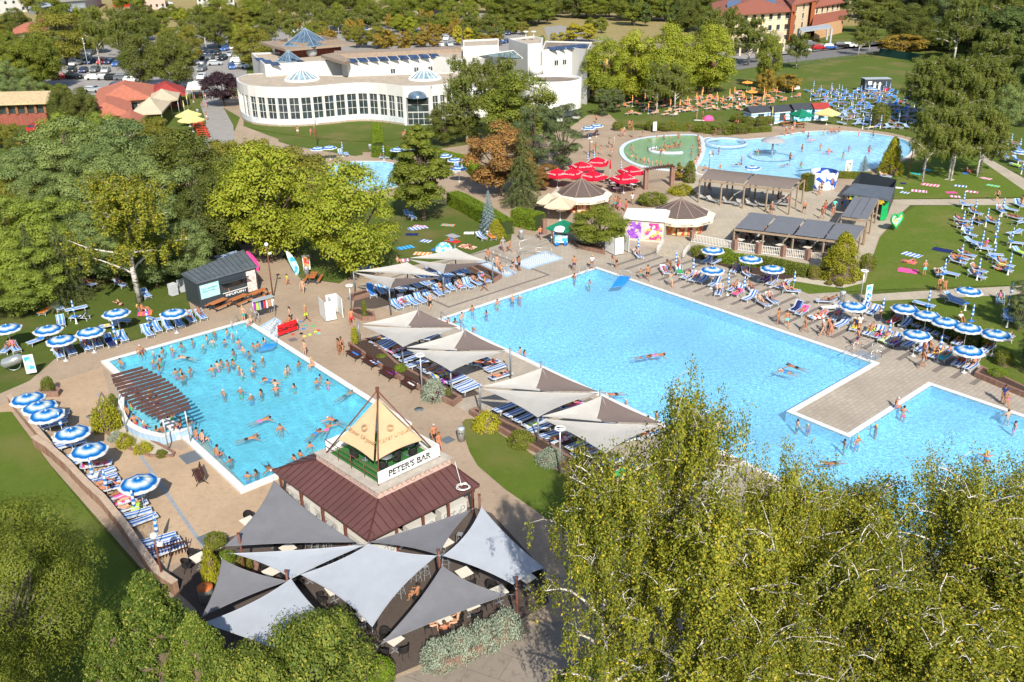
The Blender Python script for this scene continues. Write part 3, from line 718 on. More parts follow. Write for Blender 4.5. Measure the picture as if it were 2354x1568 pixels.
def m_band(name,c1,c2,scale=2.6):
 m,nt,out=nt_new(name);s=nt.nodes.new('ShaderNodeSeparateXYZ');nt.links.new(coords(nt),s.inputs[0])
 f=mth(nt,'FRACT',mth(nt,'MULTIPLY',s.outputs['Z'],scale));finish(nt,out,ramp(nt,f,[(.0,c1),(.38,c1),(.5,c2),(.9,c2),(1,c1)]),.85,0,.2);return m
M_FURL=m_band('furled_blue',(.015,.16,.5),(.5,.56,.6));M_FURLO=m_band('furled_orange',(.8,.2,.04),(.8,.5,.22))
def cloth_mat(name,c,tr=.3,var=.05):
 m,nt,out=nt_new(name);v=coords(nt);n=noise(nt,1.2,4,.6,v);cc=ramp(nt,n,[(.3,tuple(x*(1-var)for x in c)),(.7,tuple(min(1,x*(1+var))for x in c))])
 b=node(nt,'ShaderNodeBsdfDiffuse');nt.links.new(cc,b.inputs[0]);t=nt.nodes.new('ShaderNodeBsdfTranslucent');nt.links.new(cc,t.inputs[0])
 bn=node(nt,'ShaderNodeBump',i_Strength=.5,i_Distance=.12);nt.links.new(noise(nt,1.1,4,.55,mapping(nt,v,(1,.35,1),.6)),bn.inputs['Height']);nt.links.new(bn.outputs[0],b.inputs['Normal'])
 mx=nt.nodes.new('ShaderNodeMixShader');mx.inputs[0].default_value=tr;nt.links.new(b.outputs[0],mx.inputs[1]);nt.links.new(t.outputs[0],mx.inputs[2]);nt.links.new(mx.outputs[0],out.inputs[0]);return m
M_SBLUE=mat('table_blue',(.02,.15,.5),.5)
def make_parasol(name,can,open_=True,h=2.15,rad=1.25,n=8,table=False,square=False,pole=None,base=None,furl=None,valance=.09,near=True):
 r=thing(name,'x','parasol');pole=pole or M_FRAME
 b=MB();b.cyl((0,0,0),.028,h+.18,8);obj('pole',b,pole,r,True)
 b=MB()
 if open_:
  ring=[];ro=[(.02,h+.12),(.12,h+.08),(rad*.5,h-.07-.2*square),(rad*.8,h-.17-.34*square),(rad,h-.27-.42*square)]
  off=PI/4 if square else 0;k=4 if square else n
  for rr,zz in ro:ring.append([(rr*(1.25 if square else 1)*math.cos(2*PI*i/k+off),rr*(1.25 if square else 1)*math.sin(2*PI*i/k+off),zz)for i in range(k)])
  vs=[p for q in ring for p in q]
  fs=[];ns=6
  vs=[]
  for j,(rr,zz)in enumerate(ro):
   for i in range(k):
    a,c=Vector(ring[j][i]),Vector(ring[j][(i+1)%k])
    for s in range(ns):
     t=s/ns;p=a.lerp(c,t);p.z-=math.sin(t*PI)*.045*(j/4)*(2 if square else 1);vs.append(p)
  m_=k*ns
  for j in range(len(ro)-1):fs+=[(j*m_+i,(j+1)*m_+i,(j+1)*m_+(i+1)%m_,j*m_+(i+1)%m_)for i in range(m_)]
  b.add(vs,fs);top=vs[-m_:]
  sc_=[Vector((p.x*1.005,p.y*1.005,p.z-valance*(.55+.45*abs(math.sin(i*PI/3)))))for i,p in enumerate(top)]
  b.add(list(top)+sc_,[(i,m_+i,m_+(i+1)%m_,(i+1)%m_)for i in range(m_)])
  obj('canopy',b,can,r,True)
  b=MB()
  for i in range(k):b.bar((0,0,h+.06),Vector(ring[-1][i])-Vector((0,0,.02)),.018,.018);b.bar((0,0,h-.55),Vector(ring[2][i])-Vector((0,0,.02)),.014,.014)
  obj('ribs',b,pole,r,True)
 else:
  b.lathe((0,0,0),[(.02,h+.22),(.05,h+.1),(.08,h-.3),(.125,h-.75),(.1,h-.95),(.05,h-1.02)],9);obj('folded_canopy',b,furl or M_FURL,r,True)
 if table:
  b=MB();b.lathe((0,0,0),[(.05,.72),(.27,.74),(.27,.77),(.03,.79)],12);obj('table_disc',b,M_SBLUE,r,True)
  b=MB();b.lathe((0,0,0),[(.14,0),(.07,.06),(.045,.75)],10);obj('stand',b,M_WHITE,r,True)
 else:
  b=MB();b.lathe((0,0,0),[(.24,0),(.24,.06),(.08,.1),(.05,.25)],12);obj('base',b,base or mat('base_grey',(.4,.4,.4),.7),r,True)
 return Proto(r)
UM={'open':make_parasol('parasol',M_CAN),'furled':make_parasol('furled_parasol',M_CAN,False),'openlawn':make_parasol('parasol',M_CAN,table=True),
'furledlawn':make_parasol('furled_parasol',M_CAN,False,table=True),'orange':make_parasol('parasol',M_CANO),'furledorange':make_parasol('furled_parasol',M_CANO,False,furl=M_FURLO)}
def heading(x,y,x2,y2):
 a,b=G(x,y),G(x2,y2);return math.atan2(b.y-a.y,b.x-a.x)
def lounger(x,y,x2,y2,key=('blue',28,1),desc='blue striped sun lounger',place='',group=None,label=None):
 """foot end at (x,y), head end at (x2,y2)"""
 a,b=G(x,y),G(x2,y2);rz=math.atan2(b.y-a.y,b.x-a.x);c=(a+b)/2
 o=LG[key].put((c.x,c.y,Z0),rz,None,label,group or('sun loungers '+place))
 if not label:later(o,desc,place)
 LAST.append((c,rz,key[1]));return o
LAST=[]
Z0=.025
def parasol(x,y,key='open',desc='blue and white parasol',place='',label=None,h=None,group=None,s=1):
 if h:
  g=G(x,y,h);g.z=0
 else:g=G(x,y)
 o=UM[key].put((g.x,g.y,Z0),random.uniform(0,6.28),s,label,group or(desc+'s '+place))
 if not label:later(o,desc,place)
 return o
TOWELC=dict(pink=(.75,.1,.32),red=(.7,.05,.05),white=(.75,.74,.72),blue=(.04,.2,.6),lime=(.4,.65,.08),yellow=(.8,.6,.08),teal=(.05,.45,.5),purple=(.3,.05,.35),orange=(.8,.25,.04),navy=(.02,.03,.12),grey=(.35,.35,.4),turquoise=(.08,.5,.65),cream=(.7,.62,.48),green=(.05,.4,.12))
def m_towel(c1,c2,k):
 n_='towel_%s_%s'%(c1,c2)
 if n_ in MATS:return MATS[n_]
 m,nt,out=nt_new(n_);s=nt.nodes.new('ShaderNodeSeparateXYZ');v=coords(nt);nt.links.new(v,s.inputs[0])
 f=mth(nt,'FRACT',mth(nt,'MULTIPLY',s.outputs['X'],2.2));a,b=TOWELC[c1],TOWELC[c2]
 c=ramp(nt,f,[(0,a),(.42,a),(.5,b),(.92,b),(1,a)]);c=mix(nt,.25,c,noise(nt,7,3,.6,v),'MULTIPLY');finish(nt,out,c,.95,0,.1);return m
def towel(x,y,x2,y2,c1='pink',c2=None,w=.85,label=None,place='',z=.035,L=None,rz=None,draped=None):
 a,b_=G(x,y),G(x2,y2);rz=math.atan2(b_.y-a.y,b_.x-a.x)if rz is None else rz;L=L or(b_-a).length;c=(a+b_)/2;b=MB();nx,ny=9,5;vs=[]
 for i in range(nx):
  for j in range(ny):
   u,v=i/(nx-1)-.5,j/(ny-1)-.5;zz=abs(math.sin(i*2.3+j*1.7))*.018
   if draped is not None:
    X=u*L+draped[1];zz+=.345 if X<.3 else .35+(X-.3)*math.sin(R(draped[0]));X=X if X<.3 else .3+(X-.3)*math.cos(R(draped[0]))
    vs.append((X,v*w+math.sin(i*1.3)*.02,zz+.012-(.16*max(0,abs(v)-.42)/.08 if w>.64 else 0)))
   else:vs.append((u*L+math.sin(j*1.9)*.03,v*w+math.sin(i*1.3)*.03,zz))
 n=len(vs);vs+=[(p[0],p[1],p[2]-.012)for p in vs]
 fs=[(i*ny+j,(i+1)*ny+j,(i+1)*ny+j+1,i*ny+j+1)for i in range(nx-1)for j in range(ny-1)]
 fs+=[tuple(n+q for q in f[::-1])for f in fs]
 b.add(vs,fs,True);o=obj('towel',b,m_towel(c1,c2 or c1,0),None,True,(c.x,c.y,z));o.rotation_euler=(0,0,rz)
 tag(o,label,'towel',None if label else 'towels '+place)
 if not label:later(o,f'{c1} {"and " + c2 + " striped " if c2 and c2 != c1 else ""}towel',place)
 return o
 # ---- people
SKINS=[mat('skin_tan',(.36,.165,.085),.55,.08),mat('skin_fair',(.48,.27,.175),.55,.08),mat('skin_brown',(.27,.12,.065),.55,.08),mat('skin_red',(.44,.18,.10),.55,.08)]
CLOTH={k:mat('cloth_'+k,v,.9,.1)for k,v in dict(red=(.6,.03,.04),black=(.012,.012,.016),navy=(.015,.03,.12),blue=(.03,.2,.6),lime=(.5,.75,.05),yellow=(.8,.65,.08),teal=(.03,.35,.33),pink=(.75,.12,.35),white=(.7,.7,.68),green=(.04,.4,.14),purple=(.25,.06,.35),orange=(.8,.3,.05),grey=(.25,.27,.3),aqua=(.12,.6,.55),brown=(.15,.07,.04)).items()}
HAIRS=dict(dark=mat('hair_dark',(.02,.013,.01),.7,.3,12),brown=mat('hair_brown',(.09,.045,.02),.7,.3,12),blond=mat('hair_blond',(.45,.3,.12),.7,.3,12),grey=mat('hair_grey',(.4,.38,.36),.7,.2,12))
def V3(x,y,z):return Vector((x,y,z))
def pose_joints(pose,sex):
 """facing +X, left is +Y; origin between the feet or, in water, on the pool floor"""
 m=1 if sex=='m' else .93;J={}
 def base(pel,up,fwd):
  up=Vector(up).normalized();fwd=Vector(fwd).normalized();left=up.cross(fwd).normalized();fwd=left.cross(up)
  P=Vector(pel);J['pel']=P;J['waist']=P+up*.17;J['chest']=P+up*.36+fwd*.01;J['neck']=P+up*.535;J['head']=P+up*.66+fwd*.02;J['crown']=P+up*.76+fwd*.015
  sw=.185 if sex=='m' else .155
  for s,n in((1,'l'),(-1,'r')):
   J['sh'+n]=P+up*.475+left*s*sw;J['hip'+n]=P-up*.07+left*s*.095
  return up,fwd,left
 def limb(n,el,wr,hand):J['el'+n],J['wr'+n],J['ha'+n]=[Vector(v)for v in(el,wr,hand)]
 def leg(n,kn,an,toe):J['kn'+n],J['an'+n],J['to'+n]=[Vector(v)for v in(kn,an,toe)]
 if pose in('stand','walk','wade','bend'):
  tilt=.05 if pose!='bend' else 1.1
  up,fw,lf=base((0,0,.92),(tilt,0,1),(1,0,-tilt))
  st={'stand':0,'walk':.28,'wade':.06,'bend':.08}[pose]
  for s,n in((1,'l'),(-1,'r')):
   f=st*s;leg(n,(f*.55+.03,s*.11,.48),(f-.02-(.1 if f<0 else 0),s*.12,.08+(.05 if f<0 and pose=='walk' else 0)),(f+.13-(.1 if f<0 else 0),s*.14,.03))
   sh=J['sh'+n]
   if pose=='wade':limb(n,sh+V3(.08,s*.14,-.22),sh+V3(.28,s*.24,-.34),sh+V3(.36,s*.26,-.36))
   elif pose=='bend':limb(n,sh+V3(.05,s*.05,-.27),sh+V3(.1,s*.02,-.5),sh+V3(.12,s*.02,-.58))
   elif pose=='stand' and s==1:limb(n,sh+V3(-.03,.10,-.26),sh+V3(.12,.02,-.42),sh+V3(.19,-.02,-.46))
   else:limb(n,sh+V3(-f*.3-.02,s*.06,-.28),sh+V3(-f*.75+.05,s*.07,-.52),sh+V3(-f*.85+.08,s*.06,-.61))
 elif pose in('sit','edge'):
  up,fw,lf=base((0,0,.10),(-.12 if pose=='sit' else .22,0,1),(1,0,.1))
  for s,n in((1,'l'),(-1,'r')):
   leg(n,(.44,s*.13,.12),(.46,s*.14,-.3),(.6,s*.15,-.34));sh=J['sh'+n]
   if pose=='sit':limb(n,sh+V3(.1,s*.07,-.26),sh+V3(.34,s*.0,-.27),sh+V3(.42,-s*.03,-.25))
   else:limb(n,sh+V3(-.08,s*.1,-.25),sh+V3(-.1,s*.12,-.47),sh+V3(-.02,s*.13,-.52))
 elif pose=='ground':
  up,fw,lf=base((0,0,.12),(-.25,0,1),(1,0,.2))
  for s,n in((1,'l'),(-1,'r')):
   leg(n,(.38,s*.14,.42),(.66,s*.12,.06),(.8,s*.13,.04));sh=J['sh'+n];limb(n,sh+V3(.1,s*.06,-.25),sh+V3(.33,s*.0,-.22),sh+V3(.41,-s*.02,-.22))
 elif pose in('lie','recline','prone'):
  a=0 if pose!='recline' else R(38);u=(-math.cos(a),0,math.sin(a));fz=1 if pose!='prone' else-1
  up,fw,lf=base((0,0,.11),u,(math.sin(a),0,math.cos(a)*fz))
  for s,n in((1,'l'),(-1,'r')):
   kz=.1 if(s==1 or pose=='prone')else .38
   leg(n,(.44 if kz<.2 else .36,s*.11,kz),(.86 if kz<.2 else .66,s*.13,.07),(.94 if kz<.2 else .78,s*.15,.14 if pose!='prone' else .02));sh=J['sh'+n]
   if s==1 and pose=='lie':limb(n,sh+V3(-.12,.2,.02),sh+V3(-.3,.08,.04),sh+V3(-.36,0,.05))
   else:limb(n,sh+V3(.24*math.cos(a),s*.09,-.24*math.sin(a)),sh+V3(.44,s*.06,-.05-.3*math.sin(a)),sh+V3(.52,s*.02,-.05-.3*math.sin(a)))
 elif pose=='swim':
  up,fw,lf=base((0,0,0),(1,0,.18),(0,0,-1))
  for s,n in((1,'l'),(-1,'r')):
   leg(n,(-.46,s*.14,-.06),(-.86,s*.2,-.1),(-1.0,s*.2,-.12));sh=J['sh'+n];limb(n,sh+V3(.16,s*.2,-.02),sh+V3(.3,s*.38,-.04),sh+V3(.36,s*.44,-.05))
 if m!=1:
  for k in J:J[k]=J[k]*m
 return J
def make_person(pose,sex,hair='dark'):
 J=pose_joints(pose,sex);sg=1 if sex=='m' else .9
 vs,es,rad,ix=[],[],[],{}
 def v(n,p,r,r2=None):
  ix[n]=len(vs);vs.append(p);rad.append((r,r2 or r));return ix[n]
 hipw=1.0 if sex=='m' else 1.08
 v('pel',J['pel'],.125*hipw,.10);v('waist',J['waist'],.115*sg,.09);v('chest',J['chest'],.145*sg,.105);v('neckb',J['neck']*.93+J['chest']*.07,.06,.06);v('neck',J['neck']*.45+J['head']*.55-(J['head']-J['neck'])*.2,.052);v('head',J['head'],.085,.092);v('crown',J['crown'],.07,.078)
 for a,b in(('pel','waist'),('waist','chest'),('chest','neckb'),('neckb','neck'),('neck','head'),('head','crown')):es.append((ix[a],ix[b]))
 for n in 'lr':
  v('sh'+n,J['sh'+n],.062*sg);v('el'+n,J['el'+n],.043*sg);v('wr'+n,J['wr'+n],.028*sg);h=J['ha'+n];d=(h-J['wr'+n]).normalized();v('ha'+n,J['wr'+n]+d*.05,.034,.018)
  v('hip'+n,J['hip'+n],.088*hipw);v('mt'+n,J['hip'+n].lerp(J['kn'+n],.45),.075*hipw);v('kn'+n,J['kn'+n],.052);v('ca'+n,J['kn'+n].lerp(J['an'+n],.35),.054);v('an'+n,J['an'+n],.034);v('to'+n,J['to'+n],.034,.02)
  for a,b in(('chest','sh'+n),('sh'+n,'el'+n),('el'+n,'wr'+n),('wr'+n,'ha'+n),('pel','hip'+n),('hip'+n,'mt'+n),('mt'+n,'kn'+n),('kn'+n,'ca'+n),('ca'+n,'an'+n),('an'+n,'to'+n)):es.append((ix[a],ix[b]))
 me=bpy.data.meshes.new('sk');me.from_pydata([tuple(p)for p in vs],es,[]);o=bpy.data.objects.new('sk',me);col.objects.link(o)
 md=o.modifiers.new('s','SKIN');md.use_smooth_shade=True
 for i,(a,b)in enumerate(rad):d_=me.skin_vertices[0].data[i];d_.radius=(a,b);d_.use_root=(i==0)
 su=o.modifiers.new('u','SUBSURF');su.levels=su.render_levels=1
 dg=bpy.context.evaluated_depsgraph_get();me2=bpy.data.meshes.new_from_object(o.evaluated_get(dg));bpy.data.objects.remove(o)
 n0=len(me2.vertices);co=np.empty(n0*3);me2.vertices.foreach_get('co',co);co=co.reshape(-1,3)
 nr=np.empty(n0*3);me2.vertices.foreach_get('normal',nr);nr=nr.reshape(-1,3)
 segs=[(a,b)for a,b in es];A=np.array([tuple(vs[a])for a,b in segs]);B=np.array([tuple(vs[b])for a,b in segs])
 d=B-A;t=np.clip(((co[:,None]-A)*d).sum(2)/((d*d).sum(1)+1e-9),0,1);dist=np.linalg.norm(co[:,None]-(A+d*t[...,None]),axis=2);near=dist.argmin(1);tt=t[np.arange(n0),near]
 inv={i:n for n,i in ix.items()};nm=[(inv[a],inv[b])for a,b in segs];polys=[tuple(p.vertices)for p in me2.polygons]
 def shell(test,off=.012):
  ok=np.array([test(nm[near[i]],tt[i])for i in range(n0)]);fs=[p for p in polys if all(ok[i]for i in p)]
  b=MB();b.add(co+nr*off,fs,True);used=sorted({i for f in fs for i in f});mp={a:i for i,a in enumerate(used)}
  b.v=[b.v[i]for i in used];b.f=[tuple(mp[i]for i in f)for f in fs];return b
 ex=MB();up=(J['crown']-J['head']).normalized();lf=(J['shl']-J['shr']).normalized();fw=lf.cross(up).normalized();H_=J['head']
 ex.add([H_+fw*.105+up*.0,H_+fw*.128-up*.03,H_+fw*.095-up*.04+lf*.016,H_+fw*.095-up*.04-lf*.016,H_+fw*.09],[(0,2,1),(0,1,3),(2,3,1),(0,3,4),(0,4,2)])
 for s in(1,-1):ex.ball(H_+lf*s*.088-up*.01,.022,4)
 for n,s in(('l',1),('r',-1)):
  p=Vector(vs[ix['ha'+n]]);dd=(p-J['wr'+n]).normalized();sd=dd.cross(fw);sd=sd.normalized()if sd.length>.1 else lf;cr=dd.cross(sd)
  for k in range(4):
   q=p+sd*(.027-k*.018)+dd*.015;L=(.062,.07,.065,.05)[k];ex.tube([q,q+dd*L*.55+cr*.004,q+dd*L+cr*.018*s],[.009,.0085,.006],5)
  q=p+sd*.03-dd*.015;ex.tube([q,q+sd*.022+dd*.025,q+sd*.024+dd*.05],[.011,.009,.007],5)
 base=MB();base.add(co,polys,True);base.add(ex.v,ex.f,True)
 body=base.mesh('body',SKINS[0])
 parts={'body':body}
 parts['swim_shorts']=shell(lambda s,t:s==('pel','waist')and t<.45 or s[0]=='pel' and s[1][:3]=='hip' or s[0][:3]=='hip' or s[0][:2]=='mt' and t<.15).mesh('swim_shorts',CLOTH['black'])
 parts['swimsuit_bottom']=shell(lambda s,t:s==('pel','waist')and t<.2 or s[0]=='pel' and s[1][:3]=='hip').mesh('bottom',CLOTH['black'])
 parts['swimsuit_top']=shell(lambda s,t:s==('waist','chest')and t>.62 or s==('chest','neckb')and t<.1).mesh('top',CLOTH['black'])
 parts['swimsuit']=shell(lambda s,t:s[0]in('pel','waist')or s==('chest','neckb')and t<.15).mesh('suit',CLOTH['black'])
 parts['shirt']=shell(lambda s,t:s[0]in('pel','waist','chest')and s[1][:3]!='hip' or s[0][:2]=='sh' and t<.6,.02).mesh('shirt',CLOTH['white'])
 hb=MB();c=H_-fw*.012+up*.028;hb.ball(c,.101,7,(.98,.93,1.08))
 Hc=[Vector(p)for p in hb.v];keep=[f for f in hb.f if not all(((Hc[i]-c).dot(fw)>.03 and(Hc[i]-c).dot(up)<.035)or(Hc[i]-c).dot(up)<-.06 for i in f)];hb.f=keep;hb.m=[0]*len(keep);hb.sm=[True]*len(keep)
 parts['hair']=hb.mesh('hair',HAIRS['dark'])
 lb=MB();lb.v=list(hb.v);lb.f=list(hb.f);lb.m=[0]*len(keep);lb.sm=[True]*len(keep)
 lb.tube([c-fw*.06+up*.02,c-fw*.1-up*.08,c-fw*.085-up*.2,c-fw*.08-up*.27],[.05,.06,.045,.015],7);parts['long_hair']=lb.mesh('hair',HAIRS['dark'])
 eb=MB()
 for s in(1,-1):eb.ball(H_+fw*.083+lf*s*.032+up*.008,.0125,4)
 eb.bar(H_+fw*.094-up*.058+lf*.022,H_+fw*.094-up*.058-lf*.022,.012,.008)
 parts['eyes']=eb.mesh('eyes',mat('eye_dark',(.03,.015,.012),.4))
 return parts
PEOPLE={}
COLW=['black','navy','red','blue','teal','green','pink','purple','grey','orange','white','brown','yellow','aqua','lime']
def person(x,y,pose='stand',sex='m',rz=0,wear='black',skin=None,hair=None,label=None,place='',z=0,top=None,s=1,shirt=None,loc=None,hat=None,act=None,simple=False):
 k=(pose,sex)
 if k not in PEOPLE:PEOPLE[k]=make_person(*k)
 P=PEOPLE[k];g=loc or G(x,y);r=thing('person','x','person',(g[0],g[1],z),rz);r.scale=(s,)*3;skin=random.choice((0,0,1,2,3))if skin is None else skin;hair=hair or random.choice(('dark','dark','dark','brown','brown','blond','grey'))
 def add(nm,me,mt):
  o=bpy.data.objects.new(nm,me);col.objects.link(o);o.parent=r;o.material_slots[0].link='OBJECT';o.material_slots[0].material=mt;return o
 add('body',P['body'],SKINS[skin])
 if sex=='m':add('swim_shorts',P['swim_shorts'],CLOTH[wear])
 elif top=='bikini':add('swimsuit_bottom',P['swimsuit_bottom'],CLOTH[wear]);add('swimsuit_top',P['swimsuit_top'],CLOTH[wear])
 else:add('swimsuit',P['swimsuit'],CLOTH[wear])
 if shirt:add('shirt',P['shirt'],CLOTH[shirt])
 if hat:add('hat',P['hair'],CLOTH[hat])
 else:add('hair',P['long_hair' if sex=='f' else 'hair'],HAIRS[hair])
 if not simple:add('face_features',P['eyes'],MATS['eye_dark'])
 tag(r,label,'person')
 if not label:
  act=act or{'stand':'standing','walk':'walking','wade':'standing','swim':'swimming','sit':'sitting','edge':'sitting','lie':'lying','recline':'reclining','prone':'lying face down','bend':'bending','ground':'sitting'}[pose]
  w={'m':'trunks','f':'swimsuit' if top!='bikini' else 'bikini'}[sex]
  later(r,f"person in {wear} {w} {act}",place);r['group']='bathers '+place
 return r
 # ---------------------------------------------------------------- spa building
def TZ(x,y,z0,yt):
 g=G(x,y,z0);lo,hi=z0,CAMH*1.2
 for _ in range(40):
  m=(lo+hi)/2;v=np.array([g.x,g.y,m-CAMH]);yy=784-(v@_u)/(v@_f)*FPX
  if yy>yt:lo=m
  else:hi=m
 return lo
def GZ(pts,z):return[(G(x,y,z).x,G(x,y,z).y)for x,y in pts]
M_WALLW=mat('white_render',(.54,.53,.50),.8,.05,.5)
M_WALLG=mat('grey_plinth',(.42,.44,.46),.8,.06,1)
M_STONE=m_paving('stone_plinth',(.42,.35,.26),(.34,.28,.2),(.2,.17,.13),.25)
M_ROOFG=mat('gravel_roof',(.37,.31,.24),.95,.22,1.2,bump=.3)
M_ROOFD=mat('dark_roof',(.2,.16,.13),.9,.25,1)
M_ROOFB=mat('brown_roof_edge',(.26,.2,.15),.9,.15,1.5)
M_BRICK=m_paving('red_brick_wall',(.27,.07,.045),(.2,.055,.04),(.3,.22,.18),.12)
def m_glass(name,c,rough=.08,spec=.9):
 m,nt,out=nt_new(name);v=coords(nt);n=noise(nt,.8,3,.7,v);finish(nt,out,ramp(nt,n,[(.35,tuple(x*.4 for x in c)),(.7,c)]),rough,0,spec);return m
M_GLASS=m_glass('dark_glass',(.05,.07,.08));M_GLASSB=m_glass('blue_glass',(.11,.17,.24),.15);M_SOLAR=m_glass('solar_panel',(.04,.075,.16),.2)
M_GLASSP=m_glass('pale_glass',(.3,.42,.48),.15)
def resample(pts,n):
 d=[0]
 for a,b in zip(pts[:-1],pts[1:]):d.append(d[-1]+math.dist(a,b))
 out=[]
 for k in range(n+1):
  s=d[-1]*k/n;i=max(j for j in range(len(d))if d[j]<=s+1e-9);i=min(i,len(pts)-2);t=(s-d[i])/max(1e-9,d[i+1]-d[i])
  out.append((pts[i][0]*(1-t)+pts[i+1][0]*t,pts[i][1]*(1-t)+pts[i+1][1]*t))
 return out
def cham(pts,it=2):
 for _ in range(it):
  q=[pts[0]]
  for a,b in zip(pts[:-1],pts[1:]):q+=[(a[0]*.75+b[0]*.25,a[1]*.75+b[1]*.25),(a[0]*.25+b[0]*.75,a[1]*.25+b[1]*.75)]
  pts=q+[pts[-1]]
 return pts
SPA=thing('spa_building','long white spa building with a wavy windowed front and glass roof pyramids','building',tuple(G(750,250)))
front=cham(GP([(556,264),(559,274),(575,283),(594,287),(642,291),(707,290),(771,283),(829,277),(884,280),(932,288)]),2)
H1=TOP(674,291,202.5)
fr=resample(front,20)
b=MB();b.wall(fr,.0,H1*.05,th=.5);obj('stone_plinth',b,M_STONE,SPA)
b=MB();b.wall(fr,H1*.05,H1*.19,th=.4);obj('plinth',b,mat('pale_plinth',(.52,.55,.58),.8),SPA)
b=MB();b.wall(fr,H1*.74,H1+.15,th=.34)
for i,p in enumerate(fr):
 q=fr[min(i+1,len(fr)-1)];a=fr[max(i-1,0)];b.box((p[0],p[1],H1*.465),(.42,.42,H1*.55),math.atan2(q[1]-a[1],q[0]-a[0]))
obj('front_wall',b,M_WALLW,SPA)
def glazing(a,c,z0,z1,parent,nx=2,nz=3,fr_=.06,inset=.1,glass=None,frame=None,pos=(0.62,),name='window'):
 """one window: glass pane with its bars as a sub-part"""
 L=math.dist(a,c);an=math.atan2(c[1]-a[1],c[0]-a[0]);nx_,ny_=math.sin(an),-math.cos(an);m=((a[0]+c[0])/2,(a[1]+c[1])/2)
 b=MB();b.box((m[0]-nx_*inset,m[1]-ny_*inset,(z0+z1)/2),(L,.05,z1-z0),an);g=obj(name,b,glass or M_GLASS,parent)
 b=MB();fx=lambda t:(a[0]+(c[0]-a[0])*t-nx_*(inset-.05),a[1]+(c[1]-a[1])*t-ny_*(inset-.05))
 for i in range(nx+1):
  p=fx(min(max(i/nx,fr_/L/2),1-fr_/L/2));b.box((p[0],p[1],(z0+z1)/2),(fr_,.07,z1-z0),an)
 for k in range(nz+1):
  zz=z0+(z1-z0)*k/nz;zz=min(max(zz,z0+fr_/2),z1-fr_/2);p=fx(.5);b.box((p[0],p[1],zz),(L,.075,fr_),an)
 o=obj('frame',b,frame or M_WHITE,g);o.location=(-parent.location.x*0,0,0)
 me=o.data;off=Vector(parent.location)-Vector(g.location)if False else None
 return g
def sub_fix(g,parent):
 for o in g.children:
  for v in o.data.vertices:v.co-=Vector(parent.location)
for i in range(20):
 a,c=fr[i],fr[i+1];t=.09
 a2=(a[0]+(c[0]-a[0])*t,a[1]+(c[1]-a[1])*t);c2=(c[0]-(c[0]-a[0])*t,c[1]-(c[1]-a[1])*t)
 g=glazing(a2,c2,H1*.17,H1*.76,SPA,2,3);sub_fix(g,SPA)
e1,e2=GP([(932,288)])[0],GP([(994,287)])[0]
side=cham(GP([(994,286),(1020,283),(1061,274),(1120,268)]),1)
back=GZ([(1150,165),(1060,168),(790,176),(600,170),(570,171),(553,178)],H1)
roofp=list(fr)+[e2]+side[1:]+back
b=MB();b.prism(roofp,H1-.35,H1+.02);obj('hall_roof',b,M_ROOFG,SPA)
b=MB();q=resample(side,8);b.wall(q,H1*.74,H1+.12,th=.34);b.wall(q,.0,H1*.19,th=.4)
for p in q:b.box((p[0],p[1],H1*.465),(.5,.4,H1*.55),.2)
b.wall(resample(back+[fr[0]],20),0,H1+.12,th=.3)
obj('side_wall',b,M_WALLW,SPA)
for i in range(8):sub_fix(glazing(q[i],q[i+1],H1*.17,H1*.76,SPA,2,3),SPA)
b=MB();b.wall([e1,e2],H1*.72,H1+.12,th=.5)
for t in(0.03,.97):b.box((e1[0]+(e2[0]-e1[0])*t,e1[1]+(e2[1]-e1[1])*t,H1*.36),(.5,.5,H1*.72))
obj('entrance_wall',b,M_WALLW,SPA)
m_=lambda t:(e1[0]+(e2[0]-e1[0])*t,e1[1]+(e2[1]-e1[1])*t)
sub_fix(glazing(m_(.1),m_(.9),H1*.34,H1*.72,SPA,2,2),SPA);sub_fix(glazing(m_(.1),m_(.9),0,H1*.33,SPA,4,2,name='door'),SPA)
b=MB();c_=m_(.5);L_=math.dist(e1,e2)*.36
b.lathe((c_[0],c_[1]-.1,H1*.72),[(L_,0),(L_*.93,.5),(L_*.7,.95),(L_*.35,1.2),(.01,1.3)],20);obj('entrance_dome',b,M_GLASSB,SPA)
def cone_light(x,y,z,r,h,name='roof_light'):
 g=G(x,y,z);b=MB();n=16
 b.lathe((g.x,g.y,z),[(r,.35),(.15,h)],n,False);o=obj(name,b,M_GLASSP,SPA)
 b=MB();b.lathe((g.x,g.y,z),[(r*1.07,0),(r*1.07,.3),(r*.97,.42),(r*.97,0)],32)
 for k in range(n):a=2*PI*k/n;b.bar((g.x+r*math.cos(a),g.y+r*math.sin(a),z+.38),(g.x,g.y,z+h+.03),.12,.12)
 b.cyl((g.x,g.y,z+h),.05,.5,6);b.lathe((g.x,g.y,z+h+.45),[(.5,0),(.5,.06),(.02,.08)],8)
 f=obj('frame',b,M_WHITE,o)
 for v in f.data.vertices:v.co-=Vector(SPA.location)
cone_light(695,184,H1,3.2,2.3);cone_light(977,182,H1,3.0,2.3)
def block(pts,z,z0,name,wallm=None,roofm=None,par=.3,parent=None,over=0,roofname='roof',th=.3):
 """flat-roofed block: pts are its roof corners as seen, at height z"""
 P_=GZ(pts,z);b=MB();b.wall(P_,z0,z+par,True,th);obj(name,b,wallm or M_WALLW,parent or SPA)
 b=MB();b.prism(offset(P_,over),z-.25,z);obj(roofname,b,roofm or M_ROOFG,parent or SPA);return P_
H2=TZ(700,170,H1,148)
zA=TZ(620,176,H1,151.5)
block([(610,151.5),(783,140.5),(770,120),(580,125)],zA,H1*.0,'wall',roofname='flat_roof')
zB=TZ(850,176,H1,144)
